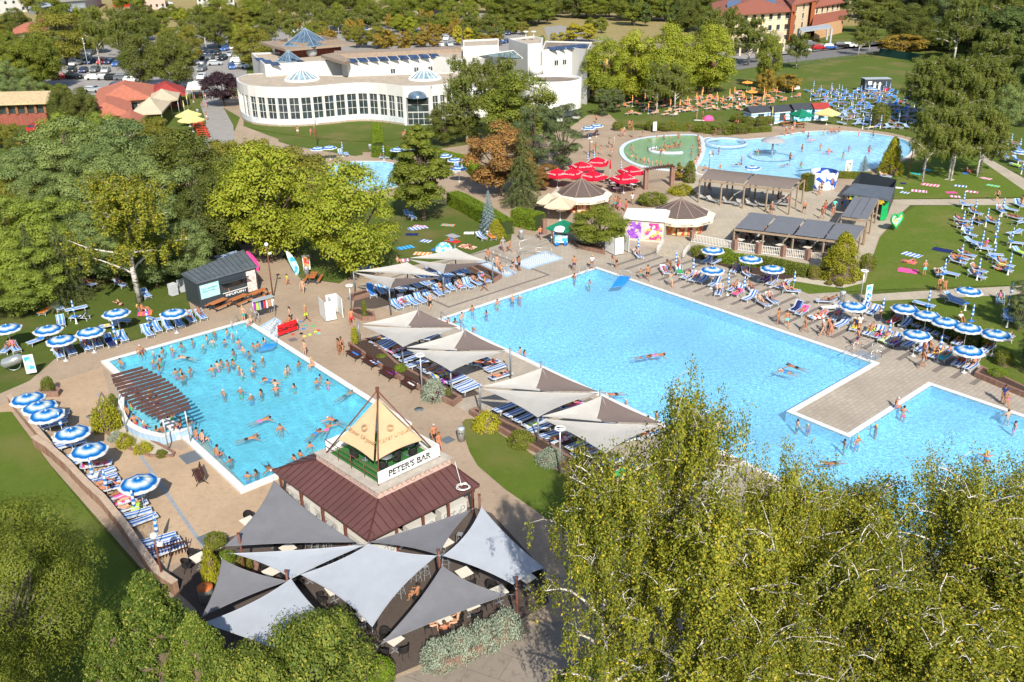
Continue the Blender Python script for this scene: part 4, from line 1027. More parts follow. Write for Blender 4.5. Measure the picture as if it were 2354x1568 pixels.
block([(800,144.5),(995,132.5),(1097,142),(1150,120),(1060,112),(770,123)],zB,0,'wall',roofname='flat_roof')
b=MB();P_=GZ([(770,127),(1060,114),(1058,108),(768,119)],zB+.6);b.prism(P_,zB,zB+.8);obj('roof_ridge',b,M_ROOFB,SPA)
b=MB();P_=GZ([(738,126),(793,143),(805,138),(772,120)],zB+.7);b.prism(P_,zB+.1,zB+.7);obj('roof_beam',b,M_ROOFB,SPA)
def panel_row(x0,y0,x1,y1,n,z,w=15,h=7,par=SPA):
 for i in range(n):
  t=(i+.5)/n;x,y=x0+(x1-x0)*t,y0+(y1-y0)*t;P_=[G(x-w/2-3,y-h/2,z+.75),G(x+w/2-4,y-h/2,z+.75),G(x+w/2+4,y+h/2,z+.2),G(x-w/2+3,y+h/2,z+.2)]
  b=MB();b.add(P_+[p-Vector((0,0,.12))for p in P_],[(0,3,2,1),(4,5,6,7),(0,1,5,4),(1,2,6,5),(2,3,7,6),(3,0,4,7)]);obj('solar_panel',b,M_SOLAR,par)
panel_row(798,139,1010,126.5,9,zB,21,8);panel_row(590,134,640,148,3,zA,20,7);panel_row(640,132,700,142,3,zA,16,5)
def pyramid(x,y,z,r,h,m,rot=.3):
 g=G(x,y,z);b=MB();vs=[(g.x+r*math.cos(rot+PI/2*k),g.y+r*math.sin(rot+PI/2*k),z+.1)for k in range(4)]+[(g.x,g.y,z+h)];b.add(vs,[(0,1,4),(1,2,4),(2,3,4),(3,0,4)]);o=obj('roof_pyramid',b,m,SPA)
 b=MB()
 for k in range(4):
  b.bar(vs[k],vs[4],.12,.12);b.bar(vs[k],vs[(k+1)%4],.14,.14)
  for t in(.33,.66):b.bar(Vector(vs[k]).lerp(Vector(vs[(k+1)%4]),t),vs[4],.06,.06)
 f=obj('frame',b,mat('blue_grey_frame',(.2,.28,.36),.5),o)
 for v in f.data.vertices:v.co-=Vector(SPA.location)
pyramid(665,141,zA,2.6,2.2,M_GLASSB)
zP=zA+2.2
b=MB();P_=GZ([(597,96),(656,113),(818,99),(740,84)],zP);b.prism(P_,zP-.5,zP);obj('pavilion_roof',b,M_ROOFB,SPA)
b=MB();b.prism(offset(P_,-2.5),0,zP-.5);obj('pavilion_wall',b,M_BRICK,SPA)
b=MB();b.wall(GZ([(640,104),(700,108),(780,98),(740,90),(660,96)],zP),zP,zP+.8,True,.3);obj('roof_parapet',b,M_ROOFB,SPA)
pyramid(705,103,zP,5.2,3.4,M_GLASSB,.5)
b=MB();g=G(717,130,zA);b.ball((g.x,g.y,zA+1),1.3,6,(1,1,.9));obj('air_duct',b,mat('galvanised',(.5,.52,.54),.4,metal=.4),SPA)
block([(1066,110),(1145,107),(1145,92),(1066,95.5)],zB+2.3,zB,'wall',roofname='flat_roof')
zT=TZ(1213,160,H1,104)
PT=block([(1214,104.5),(1245,102),(1247,90),(1225,86),(1171,92.5)],zT,0,'tower_wall',roofname='tower_roof')
for x in(1209,1227):
 g=G(x,93,zT);b=MB();b.cyl((g.x,g.y,zT),.06,1.4,6);b.lathe((g.x,g.y,zT+1.3),[(.02,.1),(.5,.3),(.62,.55)],12);obj('satellite_dish',b,M_WHITE,SPA)
b=MB();a_,c_,d_,e_=G(1098,128,zB+1.4),G(1180,116,zB+1.6),G(1202,134,zB-.2),G(1130,140,zB-.4);b.add([a_,c_,d_,e_],[(0,3,2,1)]);sl=obj('glass_roof',b,M_GLASSP,SPA)
b=MB()
for k in range(10):t=k/9;b.bar(a_.lerp(c_,t),e_.lerp(d_,t),.12,.14)
for t in(0,.5,1):b.bar(a_.lerp(e_,t),c_.lerp(d_,t),.12,.16)
f_=obj('frame',b,M_WHITE,sl)
for v in f_.data.vertices:v.co-=Vector(SPA.location)
zR=TZ(1260,158,H1,117)
block([(1247,118),(1315,112.5),(1350,118),(1360,100),(1255,97)],zR,0,'wall',roofname='flat_roof',roofm=M_ROOFD)
panel_row(1262,112,1350,104,5,zR,20,7)
for x in(1281.5,1300):
 p0,p1=G(x-5,138,zR-1),G(x+5,137,zR-1);g=G(x,138,H1+1.5)
 yy=137;w=MB();gg=G(1281,118,zR);
gl=GZ([(1247,118),(1315,112.5)],zR)
for t in(.38,.66):
 a=(gl[0][0]+(gl[1][0]-gl[0][0])*t,gl[0][1]+(gl[1][1]-gl[0][1])*t);c=(gl[0][0]+(gl[1][0]-gl[0][0])*(t+.14),gl[0][1]+(gl[1][1]-gl[0][1])*(t+.14))
 sub_fix(glazing(a,c,zR-3,zR-1.9,SPA,2,1,inset=-.16,name='window'),SPA)
gl=GZ([(800,144.5),(995,132.5)],zB)
for t in(.48,.76,.93):
 a=(gl[0][0]+(gl[1][0]-gl[0][0])*t,gl[0][1]+(gl[1][1]-gl[0][1])*t);c=(gl[0][0]+(gl[1][0]-gl[0][0])*(t+.06),gl[0][1]+(gl[1][1]-gl[0][1])*(t+.06))
 sub_fix(glazing(a,c,zB-2.6,zB-1.6,SPA,2,1,inset=-.16,name='window'),SPA)
HD=H1+.2;dc=G(1272,179,HD);rr_=abs(G(1337,178,HD).x-dc.x)
b=MB();b.lathe((dc.x,dc.y,0),[(rr_,0),(rr_,HD),(rr_-.5,HD),(rr_-.5,HD-.5)],56);obj('drum_wall',b,M_WALLW,SPA)
b=MB();b.lathe((dc.x,dc.y,HD-.5),[(rr_-.5,0),(.01,0)],40);obj('drum_roof',b,M_ROOFD,SPA)
b=MB();g=G(1232,172,HD-1.2);b.cyl((g.x,g.y,HD-1.2),1.5,1.8,20);obj('stair_turret',b,M_WALLW,SPA)
b=MB();b.lathe((dc.x,dc.y,0),[(rr_+.03,.6),(rr_+.03,HD*.25)],56);obj('drum_windows',b,M_GLASS,SPA)
HW=8.5
WING=thing('hotel_wing','ochre balconied wing half hidden behind the plane trees','building',tuple(G(1500,205)))
WP=GP([(1340,222),(1640,212),(1640,190),(1345,196)])
b=MB();b.prism(WP,0,HW,top=False,bot=False);obj('wall',b,mat('ochre_render',(.5,.33,.12),.85,.08),WING)
b=MB();b.prism(offset(WP,.9),HW,HW+.45);obj('roof',b,M_ROOFB,WING)
for fl in range(3):
 for i in range(12):
  a,c=Vector(WP[0]),Vector(WP[1]);p,q=a.lerp(c,(i+.2)/12),a.lerp(c,(i+.8)/12);z0=.3+fl*2.7
  b=MB();n_=Vector((q.y-p.y,p.x-q.x)).normalized();m__=(p+q)/2+n_*.05;b.box((m__.x,m__.y,z0+1.1),((q-p).length,.1,2.0),math.atan2(q.y-p.y,q.x-p.x));w=obj('window',b,M_GLASS,WING)
  if fl:b=MB();m__=(p+q)/2+n_*.7;b.box((m__.x,m__.y,z0+.45),((q-p).length*1.3,.1,.9),math.atan2(q.y-p.y,q.x-p.x));obj('balcony',b,mat('brown_wood',(.22,.1,.045),.8),WING)
b=MB();b.box((*cen(GP([(1400,224),(1410,224),(1410,222)])),1.3),(40,.4,2.2));
# ---------------------------------------------------------------- houses and halls round the edge
def house(label,name,corners,h,wallm,roofm,roof='hip',over=.6,rh=2.2,wins=(),cat='building',wrows=1,wsize=(1.2,1.3),z0=0,chimney=False):
 """corners: foot corners (front-left, front-right, back-right, back-left) as photo spots"""
 P_=GP(corners)if corners and len(corners[0])==2 and isinstance(corners,list)else corners
 c=cen(P_);r=thing(name,label,cat,(c[0],c[1],0));b=MB();b.prism(P_,z0,h,top=True,bot=False);obj('wall',b,wallm,r)
 O=offset(P_,over);b=MB()
 if roof=='hip':
  a,bb,cc,d=[Vector((*p,h))for p in O];L,W=(bb-a).length,(d-a).length;ins=min(L,W)/2
  if L>=W:r1=a.lerp(d,.5).lerp(bb.lerp(cc,.5),ins/L);r2=a.lerp(d,.5).lerp(bb.lerp(cc,.5),1-ins/L);F=[(0,1,5,4),(2,3,4,5),(0,4,3),(1,2,5)]
  else:r1=a.lerp(bb,.5).lerp(d.lerp(cc,.5),ins/W);r2=a.lerp(bb,.5).lerp(d.lerp(cc,.5),1-ins/W);F=[(0,1,4),(1,2,5,4),(2,3,5),(3,0,4,5)]
  r1.z=r2.z=h+rh;b.add([a,bb,cc,d,r1,r2],F);b.prism([tuple(p)[:2]for p in(a,bb,cc,d)],h-.2,h-.01)
 elif roof=='gable':
  a,bb,cc,d=[Vector((*p,h))for p in O];L,W=(bb-a).length,(d-a).length
  if L>=W:r1,r2=a.lerp(d,.5),bb.lerp(cc,.5);F=[(0,1,5,4),(2,3,4,5)];E_=[(0,4,3),(1,2,5)]
  else:r1,r2=a.lerp(bb,.5),d.lerp(cc,.5);F=[(1,2,5,4),(3,0,4,5)];E_=[(0,1,4),(2,3,5)]
  r1.z=r2.z=h+rh;b.add([a,bb,cc,d,r1,r2],F+E_)
 else:b.prism(O,h,h+.3)
 rf=obj('roof',b,roofm,r)
 if chimney:
  p=r1.lerp(r2,.3);b=MB();b.box((p.x,p.y,h+rh+.2),(.6,.6,1.4));o=obj('chimney',b,M_WALLW,rf)
  for v in o.data.vertices:v.co-=Vector(r.location)
 for wi,n in enumerate(wins):
  a,bb=Vector(P_[wi]),Vector(P_[(wi+1)%len(P_)]);s=1 if area(P_)>0 else-1;nn=Vector(((bb-a).y,-(bb-a).x)).normalized()*s
  for row in range(wrows):
   for i in range(n):
    t=(i+.5)/n;p=a.lerp(bb,t)+nn*.03;hh=(h-z0)/wrows;b=MB();b.box((p.x,p.y,z0+hh*(row+.55)),(wsize[0],.12,min(wsize[1],hh*.6)),math.atan2((bb-a).y,(bb-a).x));obj('window',b,M_GLASS,r)
 return r
M_TILE=mat('red_tile_roof',(.25,.085,.055),.85,.2,1.5,bump=.3);M_TILEO=mat('orange_tile_roof',(.38,.13,.08),.85,.2,1.5,bump=.3)
M_TILER=mat('crimson_roof',(.28,.035,.03),.8,.12,1)
M_CREAM=mat('cream_render',(.62,.5,.33),.85,.06);M_BEIGE=mat('beige_render',(.5,.42,.3),.85,.06);M_SHED=mat('sheet_metal',(.38,.42,.45),.5,.1,.8,metal=.2)
house('white two-storey house at the top left corner of the photo','house',[(-30,34),(64,27),(60,12),(-30,16)],6.5,M_WALLW,M_TILE,'flat',0.2,2,(5,0),wrows=2)
house('grey gable-roofed industrial hall at the top left','hall',[(125,38),(200,30),(235,12),(165,8)],6,M_SHED,mat('grey_sheet_roof',(.36,.34,.32),.7,.12),'gable',.8,3,(0,0))
house('low blue-grey metal shed in front of the industrial hall','shed',[(68,34),(122,27),(120,16),(72,19)],2.5,M_SHED,M_SHED,'flat',.4,1,(0,0))
house('dark open shed beside the industrial hall','shed',[(165,50),(192,46),(196,34),(170,38)],4,mat('shed_dark',(.05,.05,.05)),M_SHED,'flat',.8,1)
house('pink terraced houses at the top edge of the photo','terraced_house',[(300,26),(382,20),(378,5),(300,8)],7,mat('pink_render',(.62,.42,.35),.85),M_TILE,'hip',.5,2.5,(6,0),wrows=2)
house('small red workshop with white letter band at the top edge','workshop',[(262,18),(300,15),(298,5),(262,7)],5,mat('red_panel',(.5,.02,.02)),M_SHED,'flat',.3,1,(3,))
house('cream house behind the trees at the far left with an orange roof','house',[(40,105),(110,96),(108,84),(40,90)],4,M_CREAM,M_TILEO,'hip',.6,2,(4,))
house('small house with tall pointed roof near the left car park','house',[(92,90),(116,86),(114,74),(94,76)],4,M_CREAM,M_TILEO,'gable',.3,4,(1,))
house('little orange-roofed house at the left edge beside the car park','house',[(-30,152),(4,148),(4,138),(-30,140)],3.5,M_CREAM,M_TILEO,'hip',.5,2)
house('pale house behind trees on the left of the top edge','house',[(455,16),(500,13),(498,4),(456,5)],6,M_WALLW,M_TILE,'hip',.4,2,(4,))
house('white house by the second gap in the top trees','house',[(505,20),(540,18),(538,8),(506,9)],6,M_WALLW,M_TILE,'hip',.4,2,(3,))
house('orange-roofed bungalow at the top middle','house',[(1195,32),(1237,30),(1236,16),(1195,17)],4,M_WALLW,M_TILEO,'hip',.6,2.5,(3,))
house('long purple-red wall building beyond the far road','building',[(960,20),(1035,17),(1034,8),(960,10)],4,mat('magenta_wall',(.4,.03,.08)),M_SHED,'flat',.3,1,(5,))
b=MB();b.wall(GP([(950,36),(1040,32)]),0,2.2,th=.4);b.wall(GP([(1040,32),(1080,27)]),0,2.2,th=.4);tag(obj('boundary_wall',b,mat('wall_grey',(.42,.4,.37))),'long pale boundary wall beyond the far road','wall')
HT=thing('hotel_building','cream and terracotta hotel with red hipped roofs and solar panels','building',tuple(G(1780,90)))
def hpart(corners,h,rh,nw=(8,0),rows=3,wall=None,over=1.4,z0=0,nm='wing'):
 P_=GP(corners);b=MB();b.prism(P_,z0,h,bot=False);obj(nm+'_wall',b,wall or M_CREAM,HT);O=offset(P_,over);a,bb,cc,d=[Vector((*p,h))for p in O];L=(bb-a).length;W=(d-a).length;ins=min(L,W)/2
 if L>=W:r1=a.lerp(d,.5).lerp(bb.lerp(cc,.5),ins/L);r2=a.lerp(d,.5).lerp(bb.lerp(cc,.5),1-ins/L);F=[(0,1,5,4),(2,3,4,5),(0,4,3),(1,2,5)]
 else:r1=a.lerp(bb,.5).lerp(d.lerp(cc,.5),ins/W);r2=a.lerp(bb,.5).lerp(d.lerp(cc,.5),1-ins/W);F=[(0,1,4),(1,2,5,4),(2,3,5),(3,0,4,5)]
 r1.z=r2.z=h+rh;b=MB();b.add([a,bb,cc,d,r1,r2],F);b.prism(O,h-.35,h-.02);obj(nm+'_roof',b,M_TILE,HT)
 s=1 if area(P_)>0 else-1
 for wi,n in enumerate(nw):
  p,q=Vector(P_[wi]),Vector(P_[(wi+1)%4]);nn=Vector(((q-p).y,-(q-p).x)).normalized()*s
  for rw in range(rows):
   for i in range(n):
    c=p.lerp(q,(i+.5)/n)+nn*.05;b=MB();b.box((c.x,c.y,z0+(h-z0)*(rw+.52)/rows),(1.3,.15,1.5),math.atan2((q-p).y,(q-p).x));obj('window',b,M_GLASS,HT)
    b=MB();c2=c+nn*.09;b.box((c2.x,c2.y,z0+(h-z0)*(rw+.52)/rows-.85),(1.6,.3,.12),math.atan2((q-p).y,(q-p).x));obj('sill',b,M_WHITE,HT)
 return a,bb,r1,r2
hpart([(1640,112),(1812,98),(1800,60),(1640,72)],TOP(1640,112,34),3,(9,3),3)
hpart([(1812,98),(1865,78),(1850,50),(1795,58)],TOP(1812,98,12),3.4,(3,0),4,wall=M_CREAM,nm='tower')
hpart([(1865,78),(1925,62),(1905,40),(1850,48)],TOP(1925,62,4),3.2,(5,3),3,nm='east_wing')
b=MB();q_=GP([(1812,100),(1822,95),(1819,91),(1809,95)]);b.prism(q_,0,TOP(1812,98,14));q_=GP([(1858,84),(1867,80),(1864,76),(1856,79)]);b.prism(q_,0,TOP(1812,98,14)-.3);obj('brick_pilaster',b,mat('terracotta',(.4,.12,.045),.85,.1),HT)
b=MB();a_=GP([(1862,92),(1945,72),(1938,60),(1868,74)]);b.prism(a_,4.2,4.5);c0=[Vector((*p,4.5))for p in a_];b.add([c0[0],c0[1],c0[2].lerp(c0[1],.2)+Vector((0,0,1.6)),c0[3].lerp(c0[0],.2)+Vector((0,0,1.6))],[(0,1,2,3)]);obj('porch_roof',b,M_TILE,HT)
b=MB();a_=GP([(1870,92),(1935,75),(1930,68),(1872,80)]);b.prism(a_,0,4.2);obj('ground_floor_wall',b,mat('shop_front',(.5,.3,.16),.8,.2),HT)
b=MB();a_=GP([(1700,128),(1800,118),(1798,102),(1700,110)]);b.prism(a_,3.4,3.7)
for t in range(6):p=Vector(a_[0]).lerp(Vector(a_[1]),t/5);b.box((p.x,p.y,1.7),(.5,.5,3.4))
obj('terrace',b,M_BEIGE,HT)
b=MB();a_=GP([(1838,111),(1908,100),(1900,92),(1832,101)]);b.prism(a_,4.5,4.9)
for p in a_:b.box((p[0],p[1],2.2),(.5,.5,4.5))
obj('glass_canopy',b,M_SHED,HT)
for(x,y,w,h)in((1668,8,60,12),(1760,1,60,6)):
 pass
rp=GP([(1640,112),(1812,98),(1800,60),(1640,72)])
_z=TOP(1640,112,34);A0,B0,D0=Vector((*rp[0],_z)),Vector((*rp[1],_z)),Vector((*rp[3],_z))
for i in range(3):
 u0,u1=.14+i*.24,.14+i*.24+.2;P_=[]
 for u,v in((u0,.12),(u1,.12),(u1-.01,.38),(u0+.01,.38)):p=A0.lerp(B0,u)+(D0-A0)*v;p.z=_z+.25+2.9*v/.5;P_.append(p)
 b=MB();b.add(P_+[p-Vector((0,0,.1))for p in P_],[(0,1,2,3),(4,7,6,5),(0,4,5,1),(2,6,7,3)]);obj('solar_array',b,M_SOLAR,HT)
CT=thing('canteen_building','long brick canteen with straw-coloured roof at the left edge','building',tuple(G(50,290)))
cw=GP([(-60,292),(112,286),(125,262),(-60,265)])
b=MB();b.prism(cw,0,2.2);obj('brick_wall',b,M_BRICK,CT)
b=MB();b.prism(offset(cw,-.2),2.2,4.0);obj('window_band',b,M_GLASS,CT)
b=MB()
for t in range(9):p=Vector(cw[0]).lerp(Vector(cw[1]),t/8);b.box((p.x,p.y,3.1),(.45,.45,1.8))
obj('brown_pillars',b,mat('brown_wood',(.22,.1,.045)),CT)
b=MB();O=offset(cw,1.0);b.prism(O,4.0,4.3);a_,b_,c_,d_=[Vector((*p,4.3))for p in O];b.add([a_,b_,b_.lerp(c_,.5)+Vector((0,0,1.2)),a_.lerp(d_,.5)+Vector((0,0,1.2)),c_,d_],[(0,1,2,3),(3,2,4,5),(1,4,2),(0,3,5)]);obj('roof',b,mat('straw_tile',(.46,.35,.2),.9,.25,2),CT)
house('orange-tiled restaurant roof beside the car park','restaurant',[(238,268),(345,262),(352,232),(245,240)],3.2,M_CREAM,M_TILEO,'hip',1.2,2.2,(5,3))
house('lower orange-tiled wing of the restaurant','restaurant_wing',[(205,300),(300,296),(296,262),(206,268)],2.8,M_CREAM,M_TILEO,'hip',.9,1.7,(4,3))
house('small orange-tiled annexe among the pines','annexe',[(285,322),(332,318),(330,300),(288,303)],2.6,M_CREAM,M_TILEO,'gable',.6,1.2,(2,))
house('crimson-roofed kiosk beside the restaurant','kiosk',[(358,248),(420,246),(418,230),(356,232)],2.7,M_BRICK,M_TILER,'hip',1.0,1.9,(3,2))
def tent(label,corners,h,rh,m,cat='canopy',name='tent'):
 P_=GP(corners);c=cen(P_);r=thing(name,label,cat,(c[0],c[1],0));b=MB();top=(c[0],c[1],h+rh);k=len(P_)
 vs=[(p[0],p[1],h)for p in P_]+[((p[0]*.5+c[0]*.5),(p[1]*.5+c[1]*.5),h+rh*.42)for p in P_]+[top]
 b.add(vs,[(i,(i+1)%k,k+(i+1)%k,k+i)for i in range(k)]+[(k+i,k+(i+1)%k,2*k)for i in range(k)]);s=[(p[0],p[1],h)for p in P_];b.add(s+[(p[0],p[1],h-.3)for p in P_],[(i,k+i,k+(i+1)%k,(i+1)%k)for i in range(k)]);obj('fabric_roof',b,m,r)
 b=MB()
 for p in P_:b.cyl((c[0]+(p[0]-c[0])*.94,c[1]+(p[1]-c[1])*.94,0),.05,h,6)
 obj('poles',b,M_FRAME,r);return r
M_BEIGEC=cloth_mat('beige_canvas',(.62,.52,.38),.25);M_CREAMC=cloth_mat('cream_canvas',(.75,.64,.32),.25);M_WHITEC=cloth_mat('white_canvas',(.8,.79,.76),.25)
tent('large beige restaurant tent in front of the orange roof',[(305,300),(378,296),(400,268),(330,272)],3.0,2.0,M_BEIGEC)
tent('second beige restaurant tent beside the crimson kiosk',[(340,278),(415,262),(420,246),(345,252)],3.0,1.8,M_BEIGEC)
tent('white canopy by the park gate',[(432,232),(470,230),(474,215),(436,216)],2.6,1.0,M_WHITEC)
# ---------------------------------------------------------------- signs and writing
def text_mesh(s,size,m,depth=.006,font=None,shear=0,bold=0,align='CENTER'):
 cu=bpy.data.curves.new('text','FONT');cu.body=s;cu.size=size;cu.extrude=depth;cu.align_x=align;cu.align_y='CENTER';cu.shear=shear;cu.offset=bold;cu.resolution_u=3
 o=bpy.data.objects.new('t',cu);col.objects.link(o);dg=bpy.context.evaluated_depsgraph_get();me=bpy.data.meshes.new_from_object(o.evaluated_get(dg));bpy.data.objects.remove(o);me.materials.clear();me.materials.append(m);return me
def place_text(parent,s,size,m,pos,ex,ey,name='lettering',shear=0,bold=0,local=False,warp=None):
 """lettering as a child: pos centre, ex reading direction, ey up direction"""
 me=text_mesh(s,size,m,shear=shear,bold=bold);ex=Vector(ex).normalized();ey=Vector(ey);ey=(ey-ex*ey.dot(ex)).normalized();n=ex.cross(ey)
 off=Vector(pos)-(Vector(parent.location)if(not local and parent)else Vector((0,0,0)))
 for v in me.vertices:
  p=v.co;v.co=off+ex*p.x+ey*p.y+n*p.z
 o=bpy.data.objects.new(name,me);col.objects.link(o);o.parent=parent;return o
M_INK=mat('black_ink',(.012,.012,.014),.6);M_REDP=mat('red_paint',(.62,.015,.02),.5);M_BEIGET=mat('beige_text',(.42,.25,.12),.8)
# ---------------------------------------------------------------- sun terraces
def C(o,s):return lambda x,y:(o[0]+x/s,o[1]+y/s)
c1=C((0,523.1),3);c2=C((784.7,523.1),3);c3=C((1569.3,523.1),3);c4=C((0,1044.8),3);c5=C((784.7,1044.8),3);c6=C((1569.3,1044.8),3);t1=C((0,0),3);t2=C((784.7,0),3);t3=C((1569.3,0),3)
TC=list(TOWELC)
def on_lounger(x,y,x2,y2,back,code,place,i):
 a,b=G(x,y),G(x2,y2);rz=math.atan2(b.y-a.y,b.x-a.x);c=(a+b)/2;h=.37+Z0
 if 't' in code:
  c1_=TC[(i*5+3)%len(TC)];c2_=random.choice([None,'white',None,'cream'])
  if code.startswith('t:'):c1_,c2_=(code[2:].split(',')+[None])[:2]
  towel(x,y,x2,y2,c1_,c2_,.58+random.choice((0,.16)),place='on a lounger '+place,z=Z0,L=random.choice((.7,1.1,1.6)),rz=rz,draped=(back,random.choice((-.25,.1,.35))))
  for_=None
 if 'l' in code or 'r' in code or 'p' in code:
  pose='recline' if back>20 and 'p' not in code else('prone' if 'p' in code else 'lie');sex='mf'[(i*7)%3>0];d=Vector((math.cos(rz),math.sin(rz)))
  off=.28 if pose=='recline' else .08
  person(0,0,pose,sex,rz+PI,COLW[(i*3)%9],loc=(c.x+d.x*off,c.y+d.y*off),z=h,place='on a lounger '+place,top='bikini' if i%2 else None,simple=True)
def L_(cv,txt,place,keys=(('blue',28,1),('blue',50,1)),desc='blue striped sun lounger'):
 for i,it in enumerate(txt.replace('\n',' ').split(';')):
  w=it.split()
  if len(w)<4:continue
  p,q=cv(float(w[0]),float(w[1])),cv(float(w[2]),float(w[3]));key=keys[(i*7+1)%len(keys)];code=w[4]if len(w)>4 else ''
  lounger(*p,*q,key,desc,place);
  if code:on_lounger(*p,*q,key[1],code,place,i)
PK=(('pale',28,1),('pale',50,1),('pale',2,1),('pale',28,1));BK=(('blue',2,1),);BK2=(('blue',28,1),('blue',50,1));FK=(('far',2),('far',35));FK2=(('far',35),)
L_(c1,'440 935 385 850 r;520 910 460 830 r;630 880 575 800 r;700 855 645 780 r;790 845 735 780 t;880 820 820 740;1050 775 990 715;1110 750 1055 680;1190 735 1130 665;1265 710 1210 650;1345 680 1290 620 r;1420 660 1360 595 r','in the row along the small pool lawn',PK[:2])
L_(c1,'210 820 330 775 t;30 880 90 830 r;130 880 80 820 r;480 590 580 570;510 640 610 640 t;430 700 420 640;740 700 800 690 t;880 665 790 660;600 175 575 120;715 325 690 265 l;880 430 790 385 l;540 445 490 420 t;650 415 570 400 l;880 290 840 250 t;1030 500 985 460 t;300 605 350 570 t;430 590 380 545;1165 645 1040 665;320 380 290 345;270 400 220 380','on the shady left lawn',PK)
L_(c1,'450 1330 290 1365;440 1365 300 1405;470 1300 300 1330 t:white,purple;560 1470 400 1510;575 1500 420 1540;590 1440 410 1480 t:white','behind the curved wall terrace',BK)
L_(c4,'600 15 480 50;640 45 520 85;750 85 590 110 t:white,pink;780 130 610 190 t:white;790 175 620 225;800 210 650 250 l;850 240 680 280 l;900 275 760 335 t:pink;980 310 800 375 t:white,pink;1000 360 820 420 t:lime;1030 415 840 470;1060 455 890 520;1180 595 1020 640;1210 625 1050 680;1240 660 1080 720','along the brick wall of the ochre terrace',BK)
L_(c2,'235 505 185 435 t;310 490 235 420;360 470 285 410;425 590 335 525;475 570 385 500 t:white,pink;520 550 462 515;575 535 515 500;640 520 560 465;705 495 625 440;740 475 660 420 t:cream,orange;790 460 710 400;860 450 780 385 t:white,red;905 435 845 395;965 415 890 375 r;1020 395 950 360 r','in front of the north shade sails',PK[:2])
L_(c2,'425 460 375 425 t;480 445 430 420;540 430 490 400;590 415 545 388;630 400 590 373 t;690 380 645 350;730 368 690 345;760 352 720 332;825 345 775 312;870 330 820 300;640 330 600 300 r;560 360 520 340','beneath the north shade sails',FK)
L_(c2,'345 790 250 845;375 815 290 862;440 835 330 880 t:white,pink;505 880 375 915;535 910 430 950;575 945 470 982;665 960 550 1000 t:cream,white;700 985 590 1025 t:grey;770 1005 640 1050 t:blue,yellow;820 1035 710 1082 t:purple;850 1055 740 1100;900 1085 795 1132;945 1110 825 1158;310 770 215 820 t:blue,yellow','under the two middle shade sails',BK)
L_(c2,'1005 925 910 970 t:red;1070 945 975 985 t:red,white;1120 975 1015 1012;1155 1030 1045 1065 l;655 755 590 790;850 850 760 870 t:orange','on the pool side of the middle sails',BK)
L_(c2,'1190 1245 1075 1290;1265 1275 1150 1325;1325 1310 1215 1362;1390 1350 1280 1400 t;1430 1385 1290 1440;1530 1425 1385 1475;1575 1455 1430 1510 t:white,pink;1690 1500 1580 1552;1760 1535 1650 1585;1640 1230 1530 1272 t:pink;1860 1370 1760 1400;2060 1450 1960 1480 t;2150 1440 2060 1470 l','beneath the front shade sails',BK)
L_(c5,'1740 5 1620 35 l;1900 60 1820 110;2010 120 1920 162 t;2130 190 2050 232 t','below the birch by the pool deck',BK)
L_(c3,'130 265 215 225;190 270 265 235;45 395 120 345 r;95 405 180 355;180 430 260 380;0 370 60 335 r;240 485 255 440 l;305 465 390 410 r;345 490 420 440 t:pink;520 485 450 430 r;420 520 500 485;600 570 500 510 t:grey;650 550 570 490 l;340 330 370 290 r;480 365 400 310 r;520 395 610 345 t:purple;590 415 640 375 r;630 440 740 400 t:purple;800 460 680 450 l','on the north part of the striped east terrace',BK2)
L_(c3,'745 600 810 555 t:navy;780 630 865 570 t:pink;890 640 980 625 t:red,white;930 525 1050 530 l;980 575 1080 570 t:white;1095 590 1150 560;1200 610 1280 560;1275 625 1345 570;1020 660 1085 615 t:teal,white;1050 705 1130 670;1165 740 1205 670 t:yellow;1245 775 1325 705 t:lime;1305 795 1385 720 t:pink;1350 820 1440 750 t:white,lime;1410 835 1510 780 t:purple;1510 850 1620 795;1420 680 1500 640 t:red;1490 715 1580 650;1600 700 1680 672 t:pink;1650 740 1720 700','on the middle of the striped east terrace',BK2)
L_(c3,'1720 765 1800 715 t;1790 790 1870 735;1610 880 1680 830;1700 920 1780 870 t:yellow;1760 940 1850 880 t:teal;1870 980 1940 920 t:red;1940 1005 2030 945 l;1870 830 1930 780 t:orange,red;1970 810 2030 765;1960 915 2080 890;2080 865 2130 830 l;2150 790 2240 790 l','on the south end of the striped east terrace',BK2)
L_(c3,'2010 75 1930 50;1990 20 1890 5 l;2050 130 1940 100;2110 150 2000 130;2120 170 2020 155;2000 215 1910 195 l;1950 270 1830 235 l;1960 240 1850 215 l;2200 210 2080 200;2210 240 2110 225;2280 290 2150 255 t:yellow;2270 325 2140 285 t:red,yellow;2090 330 1970 295 l;2080 370 1965 330 l;1880 345 1790 325;1770 350 1750 310 t:cream;2340 130 2230 118;2350 200 2290 175 t;2240 60 2330 50','on the east lawn',PK)
L_(c3,'1940 555 1800 510;1930 530 1800 485;2190 560 2180 475 t:teal,white;1700 560 1620 540;2300 650 2220 620;2310 675 2230 655','on the lawn below the east path',PK)
L_(t3,'1990 1435 1900 1425;2070 1500 1960 1465 l;1960 1545 1880 1530 l;2060 1560 1990 1530 l;2240 1500 2140 1440 r;2180 1560 2090 1530 l;2300 1470 2210 1450;2345 1530 2230 1500 t:white,red;2340 1440 2290 1415;2345 1545 2280 1560','on the north end of the east lawn',PK)
L_(t3,'2180 1065 2110 1050 l;2240 1100 2180 1080;2350 1060 2270 1020;2350 1165 2240 1135 t;2340 1130 2260 1105;2340 1010 2240 1000 l;2230 990 2160 985;2350 1080 2290 1050 t','on the lawn at the right edge',PK)
L_(t3,'1440 1235 1340 1225 l;1400 1275 1345 1255 t:white','beside the play pool',PK)
